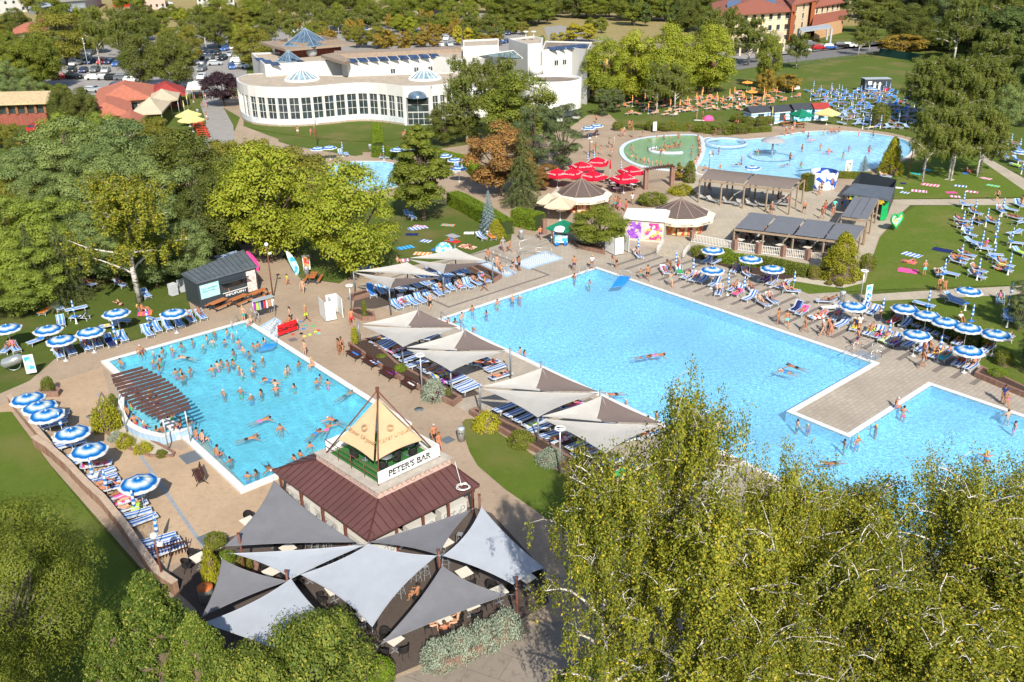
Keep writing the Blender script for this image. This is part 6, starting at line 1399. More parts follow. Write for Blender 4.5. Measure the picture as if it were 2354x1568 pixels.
TREES='''
nbirch 1525 1640 955 370|tall yellowing birch with white limbs between bar terrace and big pool
nbirch2 1740 1700 1100 300|yellowing birch rising over the front sails of the pool deck
nbirch3 1900 1640 1160 340|yellow birch in front of the far end of the big pool
nbirch2 2110 1690 1110 340|wind-blown yellow birch beside the right birch group
nbirch 2320 1600 1115 360|bright yellow birch cut by the right edge of the photo
nbirch3 2260 1800 1290 420|bushy yellow birch in the bottom right corner
nbirch 1880 1830 1290 400|birch with bare white twigs low in front of the group
nbirch3 1600 1830 1220 380|lower birch with curling white branches beside the concrete drive
nlocust 60 1640 1160 400|big feathery larch in the bottom left corner
nlocust -40 1900 1420 330|feathery larch cut by the left and bottom edges
nthuja 390 1620 1335 225|tallest bright green thuja in front of the bar terrace
nthuja 300 1660 1420 170|left bright green thuja of the three
nthuja 485 1650 1425 190|right bright green thuja of the three
nbirch3 1380 1760 1110 330|thin-topped birch at the left of the big birches
nbirch2 1700 1900 1400 380|low birch crown at the bottom edge
nbirch3 2080 1900 1420 400|lowest birch crown at the bottom edge
npeach 745 1660 1425 220|peach tree in front of the white bar sails
npeach 600 1740 1500 180|small leafy tree at bottom edge beside the thuja
pine 235 470 262 290|blue-green pine left of the red-roofed restaurant
pinelime 215 440 250 190|yellow-green pine crown in front of the red roof
pine 120 500 330 240|blue-green pine beneath the brick canteen
pine 330 570 350 290|broad blue-green pine behind the birch
pinelime 95 640 440 250|yellow-green pine above the left lawn
pinelime 40 720 560 230|yellowish pine at the left edge above the parasols
spruce 130 700 520 170|brownish-green pine right of the left edge pines
olive 20 520 400 180|olive bushy tree at the left edge below the pines
pine 260 640 480 220|low blue-green pine left of the yellow birch
pine 400 660 500 190|blue-green pine right of the yellow birch
birch 322 695 415 240|yellow weeping birch on the left sunbathing lawn
dark 440 520 300 190|dark hornbeam in the middle of the grove
dark 500 600 400 150|dark brownish tree behind the info kiosk
olive 340 400 262 150|olive tree in front of the beige restaurant tents
olive 570 480 310 170|olive tree below the round spa building
lime 625 600 330 220|big lime-green maple left of the twin maples
lime 810 640 370 215|lime-green maple above the sail terrace
olive 700 520 330 170|olive tree between the two lime maples
green 560 560 350 150|green tree behind the left lime maple
spruce 475 620 440 120|dark narrow tree left of the lime maple
cone 975 508 272 150|cone-shaped linden on the sunbathing lawn
dark 1046 335 238 120|round dark tree in front of the spa entrance
birchgreen 1112 330 142 190|weeping willow-like birch in front of the spa building
green 1190 350 160 170|broad green tree behind the weeping birch
darkpine 1262 400 218 160|dark pine behind the brown-roofed kiosk
copper 1150 450 280 150|copper brown beech above the hedge
copper 1240 430 375 90|small copper brown tree beside the kiosk
spruce 1203 476 280 120|drooping spruce in front of the copper beech
green 1378 570 470 125|leafy tree between the snack kiosks and the showers
blue 1124 540 437 48|silver-blue spruce beside the clipped hedge
plum 516 245 166 84|dark purple plum tree beside the round spa building
lime 1388 240 85 100|plane tree nearest the spa building
lime 1455 235 72 105|second plane tree of the row behind the orange parasols
lime 1530 240 55 120|tallest middle plane tree behind the orange parasols
birchgreen 1530 262 150 105|weeping birch behind the orange parasols
lime 1625 215 55 125|yellow-green plane tree at the right end of the row
lime 1575 215 110 90|plane tree partly hidden at the right of the row
darkpine 1400 268 195 70|drooping dark conifer beside the spa wall
green 1762 205 70 52|slender green tree before the hotel
orange 1810 212 165 55|small brown-green tree on the north meadow
orange 1758 222 150 40|little dark tree on the north meadow
birchgreen 1650 130 20 110|pale thin birch in front of the hotel roof
birchgreen 1720 150 45 90|thin pale tree before the hotel
birchgreen 1830 158 80 60|thin tree by the hotel road
birchgreen 1985 128 62 60|thin yellow tree by the road gate
orange 2070 128 72 90|orange-brown tree by the road gate
birchgreen 2010 75 2 130|weeping willow right of the hotel
dark 2110 110 10 130|dark tree beyond the hotel lawn
gold 2046 400 317 52|golden cypress beside the play pool
blue 1983 405 357 32|small blue spruce beside the play pool
gold 1932 640 537 95|golden cypress beside the terrace pergola
birchgreen 2150 290 135 160|large birch right of the blue parasol field
birchgreen 2230 300 140 150|big birch behind the play pool
birchgreen 2120 270 140 110|birch left in the group right of the stage
birchgreen 2150 418 255 150|yellowish birch right of the play pool
birchgreen 2215 415 250 150|birch with white stem beside the diagonal path
birchgreen 2250 400 265 110|rightmost birch beside the diagonal path
pine 2330 300 190 110|green pine at the right edge behind the path
darkpine 2360 760 630 110|dark conifer cut by the right edge above the parasols
darkpine 2380 860 740 90|dark conifer cut by right edge beside parasol row
orange 1562 415 380 36|dark red maple bush beside the kiosk
green 1560 400 372 10|thin sapling beside the thermal pool
columngold 818 797 752 18|narrow golden thuja beside the cubicle sail
column 839 735 690 12|narrow dark thuja in the brick planter
column 1585 420 370 24|narrow dark green cypress beside the dining pergola
columngold 2268 800 755 26|golden thuja among the right parasols
ball 114 905 868 26|clipped oval shrub in the round planter by the lawn edge
column 262 935 905 16|small columnar shrub beside the spa wall
mound 248 985 925 62|large golden juniper beside the spa wall
mound 290 1025 1000 40|lime juniper below the spa wall
mound 330 1038 1018 40|spreading green juniper below the spa wall
sage 268 1010 995 36|grey lavender clump below the spa wall
moundgreen 372 1048 1035 26|dark cushion plant at the tip of the spa bed
ball 497 1262 1228 48|clipped green bush left of the grey sail
mound 492 1345 1268 44|tall golden conifer bush on the bar terrace
balllime 522 1300 1270 40|lime bush in the round bar planter
ballolive 564 1320 1278 36|rusty green ball bush in the round bar planter
balllime 877 828 816 28|green cushion shrub beside the wooden bench
balllime 922 860 838 30|round green ball shrub beside the sail post
sage 998 916 876 60|silver-green shrub in the brick bed between benches
ball 1032 917 892 14|small egg-shaped shrub at the end of the brick bed
mound 1120 985 950 66|golden groundcover in front of the third sail
moundgreen 1200 1020 995 70|low green hedge plant beside the third sail
sage 1265 1062 1035 70|grey lavender beside the front sails
sage 1010 1524 1478 85|silver lavender clump at the lower end of the brick bed
sage 1062 1502 1457 85|second silver lavender clump of the brick bed
sage 1115 1478 1433 85|third silver lavender clump of the brick bed
sage 1165 1455 1410 85|silver lavender clump beneath the birch branches
balllime 880 1580 1515 60|yellow clipped bush at the bottom of the bar terrace
ball 1605 590 565 40|green bush left of the yellow hedge
balllime 1662 598 572 50|yellow-green bush behind the poolside parasol
ballolive 1870 641 612 28|clipped ball shrub in the gravel bed
ballolive 1972 643 622 26|small ball shrub beside the golden cypress
ballolive 1905 655 645 16|tiny cushion shrub on pale gravel
ballolive 1930 657 645 18|second tiny cushion shrub on pale gravel
ball 1992 622 585 36|leafy shrub right of the golden cypress
ball 2305 838 808 38|dark ball shrub at the end of the parasol terrace
balllime 2290 868 850 40|lime shrub in the corner bed
gold 1140 545 505 45|golden shrub at the corner of the hedge
ball 1700 280 262 40|round shrub left of the blue huts
ball 1719 292 268 30|clipped ball shrub beside the hut path
ball 1747 290 268 30|second clipped ball shrub beside the hut path
ball 1765 286 267 28|third clipped ball shrub beside the hut path
ball 1700 306 285 46|green mound shrub by the play pool
moundgreen 1660 305 288 70|spreading shrub along the play pool bank
moundgreen 1620 302 286 60|low green shrub at left of the pool bank
ballolive 1585 300 282 30|dark shrub beside purple flowers
ball 1500 300 278 34|round dark shrub at the thermal pool bank
ball 1530 300 284 40|low shrub above the thermal pool
ballolive 1545 292 278 24|bronze round shrub above the thermal pool
ball 1470 292 285 22|small shrub by thermal pool steps
ball 1420 300 280 26|shrub by the thermal pool entrance
ball 2020 290 240 40|dark shrub below the birches by parasol field
mound 1565 445 425 60|golden ground shrub beside the red staircase
ball 1500 470 445 70|dense yellow-green shrub beside the kiosk
'''
def plant_list(txt):
 for ln in txt.strip().splitlines():
  if '|' not in ln:continue
  a,lab=ln.split('|');k,x,yb,yt,w=a.split();x,yb,yt,w=float(x),float(yb),float(yt),float(w);pr,H,W=TP[k]
  q=(w/pxm(x,yb)/W)/(TOP(x,yb,yt)/H)if k in('pine','pinelime','olive','dark','birchgreen','spruce','darkpine','copper')else 1
  if q>1.35:
   T(k,x-w*.2,yb,yt,w*.62,lab);T(k,x+w*.2,yb-9,yt+1,w*.62,'companion just right of the '+lab)
   if q>1.55:T(k,x+w*.02,yb+8,yt+(yb-yt)*.3,w*.55,'lower front companion of the '+lab)
  else:T(k,x,yb,yt,w,lab)
plant_list(TREES)
def tree_group(desc,place,items):
 for k,x,yb,yt,w in items:
  pr,H,W=TP[k];h=TOP(x,yb,yt);ww=w/pxm(x,yb);n_=max(1,min(4,math.ceil((ww/W)/(h/H)/1.25)))
  for i in range(n_):later(T(k,x+w*((i+.5)/n_-.5),yb+(i%2)*1.5,yt+random.uniform(-3,5)*(n_>1),w/n_*1.15,None,desc+'s '+place),desc,place)
tree_group('leafy parking tree','by the car park',[('green',40,210,90,130),('green',100,205,75,80),('olive',155,150,22,95),('lime',205,120,62,50),('birchgreen',258,150,22,110),('birchgreen',310,130,25,80),('dark',372,205,72,150),('olive',420,150,55,90),('birchgreen',455,115,40,80),('dark',505,110,32,70),('olive',585,160,55,80),('birchgreen',645,100,30,90),('green',545,70,-10,130),('birchgreen',720,75,8,60),('green',760,70,5,70),('birchgreen',830,80,25,90),('orange',905,118,62,80),('green',870,60,-10,100),('orange',985,110,68,55),('lime',930,75,35,60),('olive',850,110,55,80),('orange',1010,85,48,80),('yellow',1065,105,60,45),('birchgreen',1105,92,35,90),('green',1060,60,-5,80),('orange',1120,105,70,60),('birchgreen',480,70,15,70)])
tree_group('dark tree','at far left',[('green',130,70,-12,60),('dark',20,90,45,60),('green',215,55,15,40),('dark',330,45,10,50),('green',400,45,12,60),('green',450,55,18,40),('lime',415,50,22,34),('pine',10,235,135,110),('pine',60,245,170,90),('column',65,190,125,35),('column',105,180,130,30),('column',120,182,132,30),('dark',180,300,200,100),('green',130,240,188,70),('dark',90,380,300,110),('column',85,235,195,14),('olive',20,340,280,70),('orange',80,370,300,90)])
tree_group('tree','beyond the spa roof',[('green',1180,60,-15,120),('dark',1300,40,-25,110),('dark',1370,38,-22,90),('green',1465,48,-22,110),('forest',1560,50,-25,100),('yellow',1290,95,70,50),('yellow',1335,95,48,70),('green',1370,75,38,50),('dark',1600,70,-20,90),('green',1240,55,-10,70),('green',1000,35,-25,80),('green',950,40,-20,90),('forest',1420,40,-30,80),('forest',1510,45,-30,80),('green',610,40,-20,60),('dark',680,40,-15,70)])
import itertools
FT=[]
g_=np.random.default_rng(5)
for i in range(40):
 x=2040+g_.uniform(0,360);yb=45+(x-2040)*.35*g_.uniform(0,1)+g_.uniform(0,90)*(x>2130);FT.append((['forest','forest','dark','birchgreen','darkpine'][i%5],x,yb,yb-g_.uniform(115,160),g_.uniform(62,90)))
tree_group('tall dark tree','in the wood at right',FT)
FT=[]
for i in range(64):
 x=-150+i*42+g_.uniform(-15,15);FT.append((['forest','dark','green','olive'][int(g_.integers(0,4))],x,24+g_.uniform(-10,8),-38+g_.uniform(-25,12),74))
FT=[t for t in FT if not(350<t[1]<520 or 60<t[1]<280 or 560<t[1]<700 or 830<t[1]<960 or 1190<t[1]<1240)]
tree_group('distant tree','on the horizon',FT)
FT=[]
for i in range(34):
 FT.append((['green','olive','orange','birchgreen'][i%4],560+i*19+g_.uniform(-10,10),66+g_.uniform(-12,42),0,42));FT[-1]=FT[-1][:3]+(FT[-1][2]-g_.uniform(34,52),)+FT[-1][4:]
tree_group('small car park tree','behind the flat roofs',FT)
FT=[]
for i in range(16):
 x=g_.uniform(-20,620);yb=g_.uniform(62,150);
 if 330<x and 100<yb:yb-=40
 FT.append((['green','olive','dark','birchgreen','lime'][i%5],x,yb,yb-g_.uniform(45,68),g_.uniform(45,65)))
tree_group('bushy tree','between town and car park',FT)
FT=[(['dark','green','forest'][i%3],1180+i*27+g_.uniform(-8,8),56+g_.uniform(-12,18),0,50)for i in range(17)];FT=[t[:3]+(t[2]-g_.uniform(55,80),)+t[4:]for t in FT if not(1250<t[1]<1420 and t[2]>50)]
tree_group('dense tree','beyond the far meadow',FT)
def hedge(pts,w,h,m_,label,per=900,leaf=.13,cat='hedge'):
 pts=GP(pts);P=[];b=MB();D=[]
 for(a,c)in zip(pts[:-1],pts[1:]):
  L=math.dist(a,c);n=int(per*L*(h*2+w)/3);d=((c[0]-a[0])/L,(c[1]-a[1])/L);nn=(-d[1],d[0])
  t=rng.uniform(-.02,1.02,n);q=rng.uniform(-h,h+w,n);
  off=np.where(q<0,-w/2,np.where(q>w,w/2,q-w/2));zz=np.where(q<0,-q,np.where(q>w,q-w,h))
  nz=np.where((q>=0)&(q<=w),1,0.);no=np.where(q<0,-1,np.where(q>w,1,0.))
  jit=rng.normal(size=n)*.05
  off=off+no*jit;zz=zz+nz*jit
  P.append(np.stack([a[0]+d[0]*L*t+nn[0]*off,a[1]+d[1]*L*t+nn[1]*off,zz],1));D.append(np.stack([nn[0]*no,nn[1]*no,nz],1))
  b.box(((a[0]+c[0])/2,(a[1]+c[1])/2,h/2-.04),(L,w*.86,h-.1),math.atan2(d[1],d[0]))
 P=np.concatenate(P);D=np.concatenate(D)
 r=thing('hedge',label,cat,(pts[0][0],pts[0][1],0))
 P=P-np.array([pts[0][0],pts[0][1],0])
 obj('inner_branches',b,mat('hedge_inner',(.03,.045,.01),.95),r)
 obj('foliage',leaf_mesh('foliage',P,rng.uniform(.7,1.3,len(P))*leaf,LF[m_],D,.55),None,r,True)
hedge([(1040,470),(1060,478),(1120,512),(1165,540)],1.8,1.7,'hedge','long bright clipped hedge beside the sunbathing lawn')
hedge([(1185,515),(1240,528)],1.9,1.9,'hedge','block of clipped hedge beside the kiosk path')
hedge([(860,360),(935,368)],1.2,1.6,'hedge','clipped hedge behind the childrens pool')
hedge([(868,312),(872,358)],1.6,2.2,'hedge','tall clipped hedge corner beside the rose lawn')
hedge([(1010,370),(1075,385),(1110,420)],1.5,1.6,'hedge','curved bright hedge left of the copper beech')
hedge([(1635,598),(1700,608),(1750,612)],1.1,1.0,'hedge','golden hedge below the terrace railing')
hedge([(1750,614),(1855,636)],1.2,1.1,'green','dark green hedge below the terrace railing')
hedge([(1845,435),(1862,440)],1.2,2.2,'olive','clipped hedge block at right end of dining pergola')
hedge([(2060,725),(2180,775),(2250,800)],1.1,.9,'dark','dark hedge behind the parasol row')
hedge([(1880,407),(2000,412)],.8,.9,'green','low hedge between play pool and lawn huts')
hedge([(1480,296),(1530,300),(1580,302)],.9,.8,'green','low flowering hedge above the thermal pool')
hedge([(1600,300),(1700,307),(1770,302)],1.0,.8,'green','bank of low hedge plants above the play pool')
# ---------------------------------------------------------------- shade sails and the bar
def seg_pt(a,b,t):return a.lerp(b,t)
def sail_mesh(corners,bow=.13,sag=.05,n=10,rings=7):
 cs=[Vector(c)for c in corners];cen_=sum(cs,Vector())/len(cs);bd=[];k=len(cs)
 bows=bow if isinstance(bow,(list,tuple))else[bow]*k
 for i in range(k):
  a,c=cs[i],cs[(i+1)%k];m=a.lerp(c,.5);q=m+(cen_-m)*bows[i]*2
  for j in range(n):t=j/n;bd.append(a*(1-t)**2+q*2*t*(1-t)+c*t*t)
 cb=sum(bd,Vector())/len(bd);vs=[];N=len(bd)
 for r in range(rings):s=1-r/rings;vs+=[cb+(p-cb)*s-Vector((0,0,sag*(1-s*s)*(cs[0]-cs[1]).length*.3))for p in bd]
 vs.append(cb-Vector((0,0,sag*(cs[0]-cs[1]).length*.3)));fs=[]
 for r in range(rings-1):fs+=[(r*N+i,r*N+(i+1)%N,(r+1)*N+(i+1)%N,(r+1)*N+i)for i in range(N)]
 fs+=[((rings-1)*N+i,(rings-1)*N+(i+1)%N,rings*N)for i in range(N)]
 b=MB();b.add(vs,fs,True);b.tube(bd+[bd[0]],.022,4,False);return b
M_SAILW=cloth_mat('off_white_sail',(.50,.48,.445),.22);M_SAILB=cloth_mat('taupe_sail',(.17,.135,.125),.12);M_SAILBW=cloth_mat('white_bar_sail',(.42,.45,.50),.2);M_SAILG=cloth_mat('grey_bar_sail',(.185,.185,.2),.12,.07)
def at(cv,p,z):x,y=cv(*p);return G(x,y,z)
def post_to(r,foot,h,m=None,rad=.07,name='post',tip=None):
 b=MB();b.tube([(foot[0],foot[1],0),tip or(foot[0],foot[1],h)],rad,10);return obj(name,b,m or M_GREYPOST,r)
def pool_sail(label,cv,L,T,Rr,B,kind,posts,z=(2.75,3.3,2.75,2.75)):
 l,t,r_,b_=at(cv,L,z[0]),at(cv,T,z[1]),at(cv,Rr,z[2]),at(cv,B,z[3]);c=(l+t+r_+b_)/4
 root=thing('shade_sail',label,'shade sail',(c.x,c.y,0),group='double shade sails along the big pool')
 mid=l.lerp(r_,.45);mid.z=2.45
 if kind=='A':
  m1=mid+(t-mid)*.12;obj('white_panel',sail_mesh([l+Vector((0,.1,.15)),m1+(r_-l)*.16,t],(.05,.04,.14)),M_SAILW,root)
  obj('taupe_panel',sail_mesh([m1+Vector((0,0,.05)),r_+Vector((0,.05,.12)),t],(.02,.14,.05)),M_SAILB,root)
  obj('white_panel',sail_mesh([l,b_,r_],(.1,.14,.15)),M_SAILW,root)
 else:
  obj('white_panel',sail_mesh([l+Vector((0,.1,.15)),r_+Vector((0,.05,.12)),t],(.07,.13,.14)),M_SAILW,root);m1=l.lerp(r_,.47);m1.z=2.4
  obj('white_panel',sail_mesh([l,b_,m1],(.13,.04,.05)),M_SAILW,root);obj('taupe_panel',sail_mesh([m1,b_,r_],(.03,.13,.06)),M_SAILB,root)
 for(px,py,ty)in posts:
  f=cv(px,py);g=G(*f);h=TOP(f[0],f[1],cv(0,ty)[1]);post_to(root,g,h)
 for p in(t,):post_to(root,(p.x-.1,p.y+.25),p.z+.35)
 return root
pool_sail('northwest double shade sail nearest the cubicles, over brown decking',c2,(95,312),(455,240),(690,345),(340,420),'B',[(97,460,302),(343,605,412)])
pool_sail('north double shade sail beside the foot bath',c2,(475,222),(790,142),(1008,240),(706,318),'B',[(1045,385,212),(708,480,308)])
pool_sail('double shade sail at the west corner of the big pool',c2,(145,680),(532,567),(800,695),(425,822),'A',[(132,828,655),(430,985,810),(829,800,675)])
pool_sail('double shade sail above the wooden benches, second from the west corner',c2,(455,842),(852,707),(1128,855),(755,990),'A',[(762,1190,985),(1168,1045,830)])
pool_sail('double shade sail over the gap with the grey border paving',c2,(975,1112),(1387,967),(1770,1143),(1355,1308),'A',[(960,1290,1090),(1357,1505,1303)])
pool_sail('double shade sail whose right tip meets the birch twigs',c2,(1385,1320),(1797,1162),(2210,1362),(1820,1558),'A',[(2250,1530,1335),(1820,1755,1553)])
pool_sail('double shade sail half hidden behind the tall birch',c6,(0,160),(150,-25),(430,52),(260,262),'A',[(430,185,30)])
pool_sail('double shade sail seen through the birch branches at right',c6,(430,485),(850,370),(1260,560),(880,760),'A',[])
M_DECKB=M_DARK
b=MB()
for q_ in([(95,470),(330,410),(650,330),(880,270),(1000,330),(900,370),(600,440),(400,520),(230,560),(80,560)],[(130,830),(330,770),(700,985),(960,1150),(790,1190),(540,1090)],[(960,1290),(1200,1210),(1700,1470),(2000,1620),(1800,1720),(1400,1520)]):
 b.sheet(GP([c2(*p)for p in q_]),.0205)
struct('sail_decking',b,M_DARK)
def cB(x,y):return(489.5+x*.26761,874.2+y*.26761)
zE=TOP(*cB(2215,1205),cB(0,950)[1]);zS0=zE+.75;zS=zE+1.25
bar=thing('poolside_bar','square bar with maroon metal roof and a roof terrace reading PETERS BAR','bar',tuple(G(*cB(1380,900))))
E_=[at(cB,p,zE)for p in((510,770),(1330,1375),(2290,900))];E4=E_[0]+E_[2]-E_[1];E_.append(E4)
S_in=[at(cB,p,zS0)for p in((890,680),(1420,1022),(2045,722))];S_in.append(S_in[0]+S_in[2]-S_in[1])
def m_seam(name,c,seam):
 m,nt,out=nt_new(name);v=mapping(nt,coords(nt),(1,1,1),-YA);s=nt.nodes.new('ShaderNodeSeparateXYZ');nt.links.new(v,s.inputs[0]);n=noise(nt,.5,4,.6,coords(nt));cc=ramp(nt,n,[(.3,tuple(x*.82 for x in c)),(.7,tuple(x*1.15 for x in c))]);finish(nt,out,cc,.5,0,.4);return m
M_MAR=m_seam('maroon_metal_roof',(.105,.048,.044),.5)
b=MB();b.add([p for p in E_]+S_in,[(i,(i+1)%4,4+(i+1)%4,4+i)for i in range(4)]);b.add([p-Vector((0,0,.14))for p in E_]+[p for p in E_],[((i+1)%4,i,4+i,4+(i+1)%4)for i in range(4)]);roof=obj('metal_roof',b,M_MAR,bar)
b=MB()
for i in range(4):
 a,c,d,e=E_[i],E_[(i+1)%4],S_in[(i+1)%4],S_in[i];L=(c-a).length;dr=(c-a).normalized();iu=(e-a).dot(dr);iv=(d-a).dot(dr);n=int(L/.48)
 for k in range(1,n):
  s=L*k/n;t=1.0 if iu<=s<=iv else(s/iu if s<iu else(L-s)/(L-iv));pp=a+dr*s;inw=(e-a)-dr*iu;q=pp+inw*min(1,t);b.bar(pp+Vector((0,0,.02)),q+Vector((0,0,.02)),.035,.04)
 b.bar(a+Vector((0,0,.02)),e+Vector((0,0,.02)),.09,.06)
s_=obj('roof_seams',b,mat('dark_seam',(.07,.025,.022),.5),roof)
for v in s_.data.vertices:v.co-=Vector(bar.location)
O4=[p+(p-sum(S_in,Vector())/4).normalized()*.0 for p in S_in]
P4=[(p.x,p.y)for p in S_in];b=MB();b.prism(P4,zS0-.3,zS-.08);obj('fascia',b,mat('pink_fascia',(.5,.36,.31),.8,.12,6),bar)
b=MB();b.prism(offset(P4,.07),zS-.08,zS);obj('terrace_slab',b,mat('slab_concrete',(.38,.34,.29),.85),bar)
M_ORN=mat('ornament_brown',(.17,.1,.07),.8)
b=MB()
for i in(0,1):
 a,c=Vector(P4[i]),Vector(P4[(i+1)%4]);d=(c-a).normalized();nn=Vector((d.y,-d.x));L=(c-a).length
 for k in range(16):
  p=a+d*L*(k+.5)/16+nn*.012;pts=[Vector((p.x+d.x*.16*math.cos(t),p.y+d.y*.16*math.cos(t),(zS0+zS)/2+.03+.15*math.sin(t)*(1 if k%2 else .6)))for t in np.linspace(0,2*PI*(.6+.1*(k%4)),12)];b.tube(pts,.012,4,False)
obj('fascia_ornament',b,M_ORN,bar)
c4_=sum((Vector(p)for p in P4),Vector((0,0)))/4;T4=[c4_+(Vector(p)-c4_)*.78 for p in P4]
b=MB();b.prism([tuple(p)for p in T4],zS,zS+.03);obj('green_turf',b,mat('artificial_turf',(.03,.13,.03),.95,.15,6),bar)
def V(p,z):return Vector((p[0],p[1],z))
W4=[c4_+(Vector(p)-c4_)*.84 for p in P4]
a,c=W4[1],W4[2];d=(c-a).normalized();nn=Vector((d.y,-d.x));m=(a+c)/2
b=MB();b.box((m.x,m.y,zS+.48),((c-a).length,.04,.78),math.atan2(d.y,d.x));bn=obj('white_banner',b,mat('white_banner',(.74,.74,.74),.6,.03),bar)
L=(c-a).length;t_=place_text(bar,"PETER'S BAR",.56,M_INK,V(a+d*L*.5+nn*.045,zS+.47),V(d,0),(0,0,1),bold=.012)
b=MB();b.box((m.x+nn.x*.06,m.y+nn.y*.06,zS+.46),(L*.72,.006,.025),math.atan2(d.y,d.x));obj('letter_slash',b,mat('white_banner',(.74,.74,.74)),bar)
a,c=W4[2],W4[3];d2=(c-a).normalized();m=(a+c)/2;b=MB();b.box((m.x,m.y,zS+.45),((c-a).length,.04,.8),math.atan2(d2.y,d2.x));obj('white_banner',b,MATS['white_banner'],bar)
a,c=W4[3],W4[0];d3=(c-a).normalized();m=(a+c)/2;b=MB();b.box((m.x,m.y,zS+.45),((c-a).length,.04,.8),math.atan2(d3.y,d3.x));obj('white_banner',b,MATS['white_banner'],bar)
def rail(par,a,c,z0,h,n,m_,nbar=2,name='railing',rad=.022):
 b=MB();a,c=Vector((a[0],a[1],0)),Vector((c[0],c[1],0))
 for k in range(n+1):p=a.lerp(c,k/n);b.tube([V(p,z0),V(p,z0+h)],rad,6)
 for k in range(nbar):zz=z0+h*(1-k/max(1,nbar));b.tube([V(a,zz),V(c,zz)],rad,6)
 return obj(name,b,m_,par)
rail(bar,W4[0],W4[1],zS,.95,4,M_BROWNP,2)
apex=V(c4_,zS+4.4)
for i in range(4):b=MB();b.tube([V(W4[i],zS),apex],.045,8);obj('tent_strut',b,M_BROWNP,bar)
b=MB();b.tube([V(c4_,zS),apex+Vector((0,0,.15))],.06,8);b.box((apex.x,apex.y,apex.z+.1),(.2,.2,.2));obj('mast',b,M_BROWNP,bar)
M_TENT=cloth_mat('cream_tent',(.58,.41,.25),.25);M_TENTW=cloth_mat('tent_back',(.72,.67,.58),.25)
tent_l=at(cB,(1078,512),zS+1.55);tent_r=at(cB,(1800,515),zS+1.55);tf=at(cB,(1388,700),zS+.9)
tb=V(c4_+(c4_-Vector((tf.x,tf.y))),zS+1.5);ap2=apex-Vector((0,0,.55))
tfl,tfr=tf+(tent_l-tf)*.03,tf+(tent_r-tf)*.03
for nm,cs,mt in(('left_tent_panel',[ap2+(tent_l-apex)*.02,tent_l,tfl],M_TENT),('right_tent_panel',[ap2+(tent_r-apex)*.02,tfr,tent_r],M_TENT),('rear_tent_panel',[ap2+Vector((0,.1,0)),tent_r,tb],M_TENTW),('rear_tent_panel',[ap2+Vector((0,.1,0)),tb,tent_l],M_TENTW)):
 o=obj(nm,sail_mesh(cs,(.10,.12,.03)if nm[0]=='l' else((.03,.12,.10)if nm[:5]=='right' else .1),.02),mt,bar)
for cs,fl in(((ap2,tent_l,tfl),0),((ap2,tfr,tent_r),1)):
 A_,B_,C_=cs;n_=(B_-A_).cross(C_-A_).normalized();n_=n_ if n_.y<0 else-n_;ex=(C_-B_).normalized();p=A_*.28+B_*.36+C_*.36+n_*.22;place_text(bar,'Pilsner Urquell',.36,M_BEIGET,p,ex,n_.cross(ex),shear=.3)
 b=MB();q=p+n_.cross(ex).normalized()*.5*(1 if n_.cross(ex).z>0 else-1);u_,w_=ex,n_.cross(ex).normalized();b.tube([q+u_*.2*math.cos(t)+w_*.2*math.sin(t)for t in np.linspace(0,2*PI,20)],.015,4,False);b.tube([q+u_*.12*math.cos(t)+w_*.12*math.sin(t)for t in np.linspace(0,2*PI,16)],.02,4,False);obj('emblem',b,M_BEIGET,bar)
I4=[sum(((Vector((p.x,p.y))for p in E_)),Vector((0,0)))/4+(Vector((p.x,p.y))-sum(((Vector((q.x,q.y))for q in E_)),Vector((0,0)))/4)*.93 for p in E_]
for i in range(4):
 for k in range(4 if i<2 else 2):p=I4[i].lerp(I4[(i+1)%4],k/(4 if i<2 else 2));b=MB();b.box((p.x,p.y,zE/2),(.14,.14,zE),YA);obj('post',b,M_BROWNP,bar)
cc_=sum(I4,Vector((0,0)))/4;J4=[cc_+(p-cc_)*.55 for p in I4];b=MB();b.prism([tuple(p)for p in J4],0,zS0-.32);obj('core_wall',b,mat('dark_timber',(.12,.06,.03),.8,.2),bar)
K4=[cc_+(p-cc_)*.96 for p in I4]
M_CNT=mat('counter_top',(.5,.48,.44),.5,.05);M_CNTF=mat('counter_front',(.5,.49,.46),.7,.05)
for i in(0,1):
 a,c=K4[i],K4[(i+1)%4];d=(c-a).normalized();nn=Vector((d.y,-d.x));segs=3
 for k in range(segs):
  p,q=a.lerp(c,(k+.12)/segs),a.lerp(c,(k+.93)/segs);m=(p+q)/2-nn*.3;b=MB();b.box((m.x,m.y,.53),((q-p).length,.6,1.06),math.atan2(d.y,d.x));o=obj('bar_counter',b,M_CNTF,bar)
  b=MB();b.box((m.x,m.y,1.08),((q-p).length+.08,.75,.05),math.atan2(d.y,d.x));t=obj('counter_top',b,M_CNT,o)
  for v in t.data.vertices:v.co-=Vector(bar.location)
  b=MB()
  for s in range(9):
   cx=p.lerp(q,(s+.5)/9);r0=(.05,.12,.08,.15)[s%4];pts=[Vector((cx.x+d.x*r0*math.cos(t2)+nn.x*.012,cx.y+d.y*r0*math.cos(t2)+nn.y*.012,.5+.2*math.sin(s*2.1)+r0*math.sin(t2)))for t2 in np.linspace(0,2*PI,12)];b.tube(pts,.014,4,False)
  t=obj('drawn_ornament',b,M_INK,o)
  for v in t.data.vertices:v.co-=Vector(bar.location)
b=MB();q=at(cB,(2150,930),zE+.35);pts=[q+Vector((.35*math.cos(t)*(1+.2*math.sin(t*2.3)),.35*math.sin(t),.05+.01*t))for t in np.linspace(0,14,60)]+[q+Vector((-.1-.3*t,.2+1.2*t,.05+.3*t))for t in np.linspace(0,1.6,8)];b.tube(pts,.025,5,False);tag(obj('cable_coil',b,M_WHITE),'white coiled cable lying on the maroon bar roof','cable')
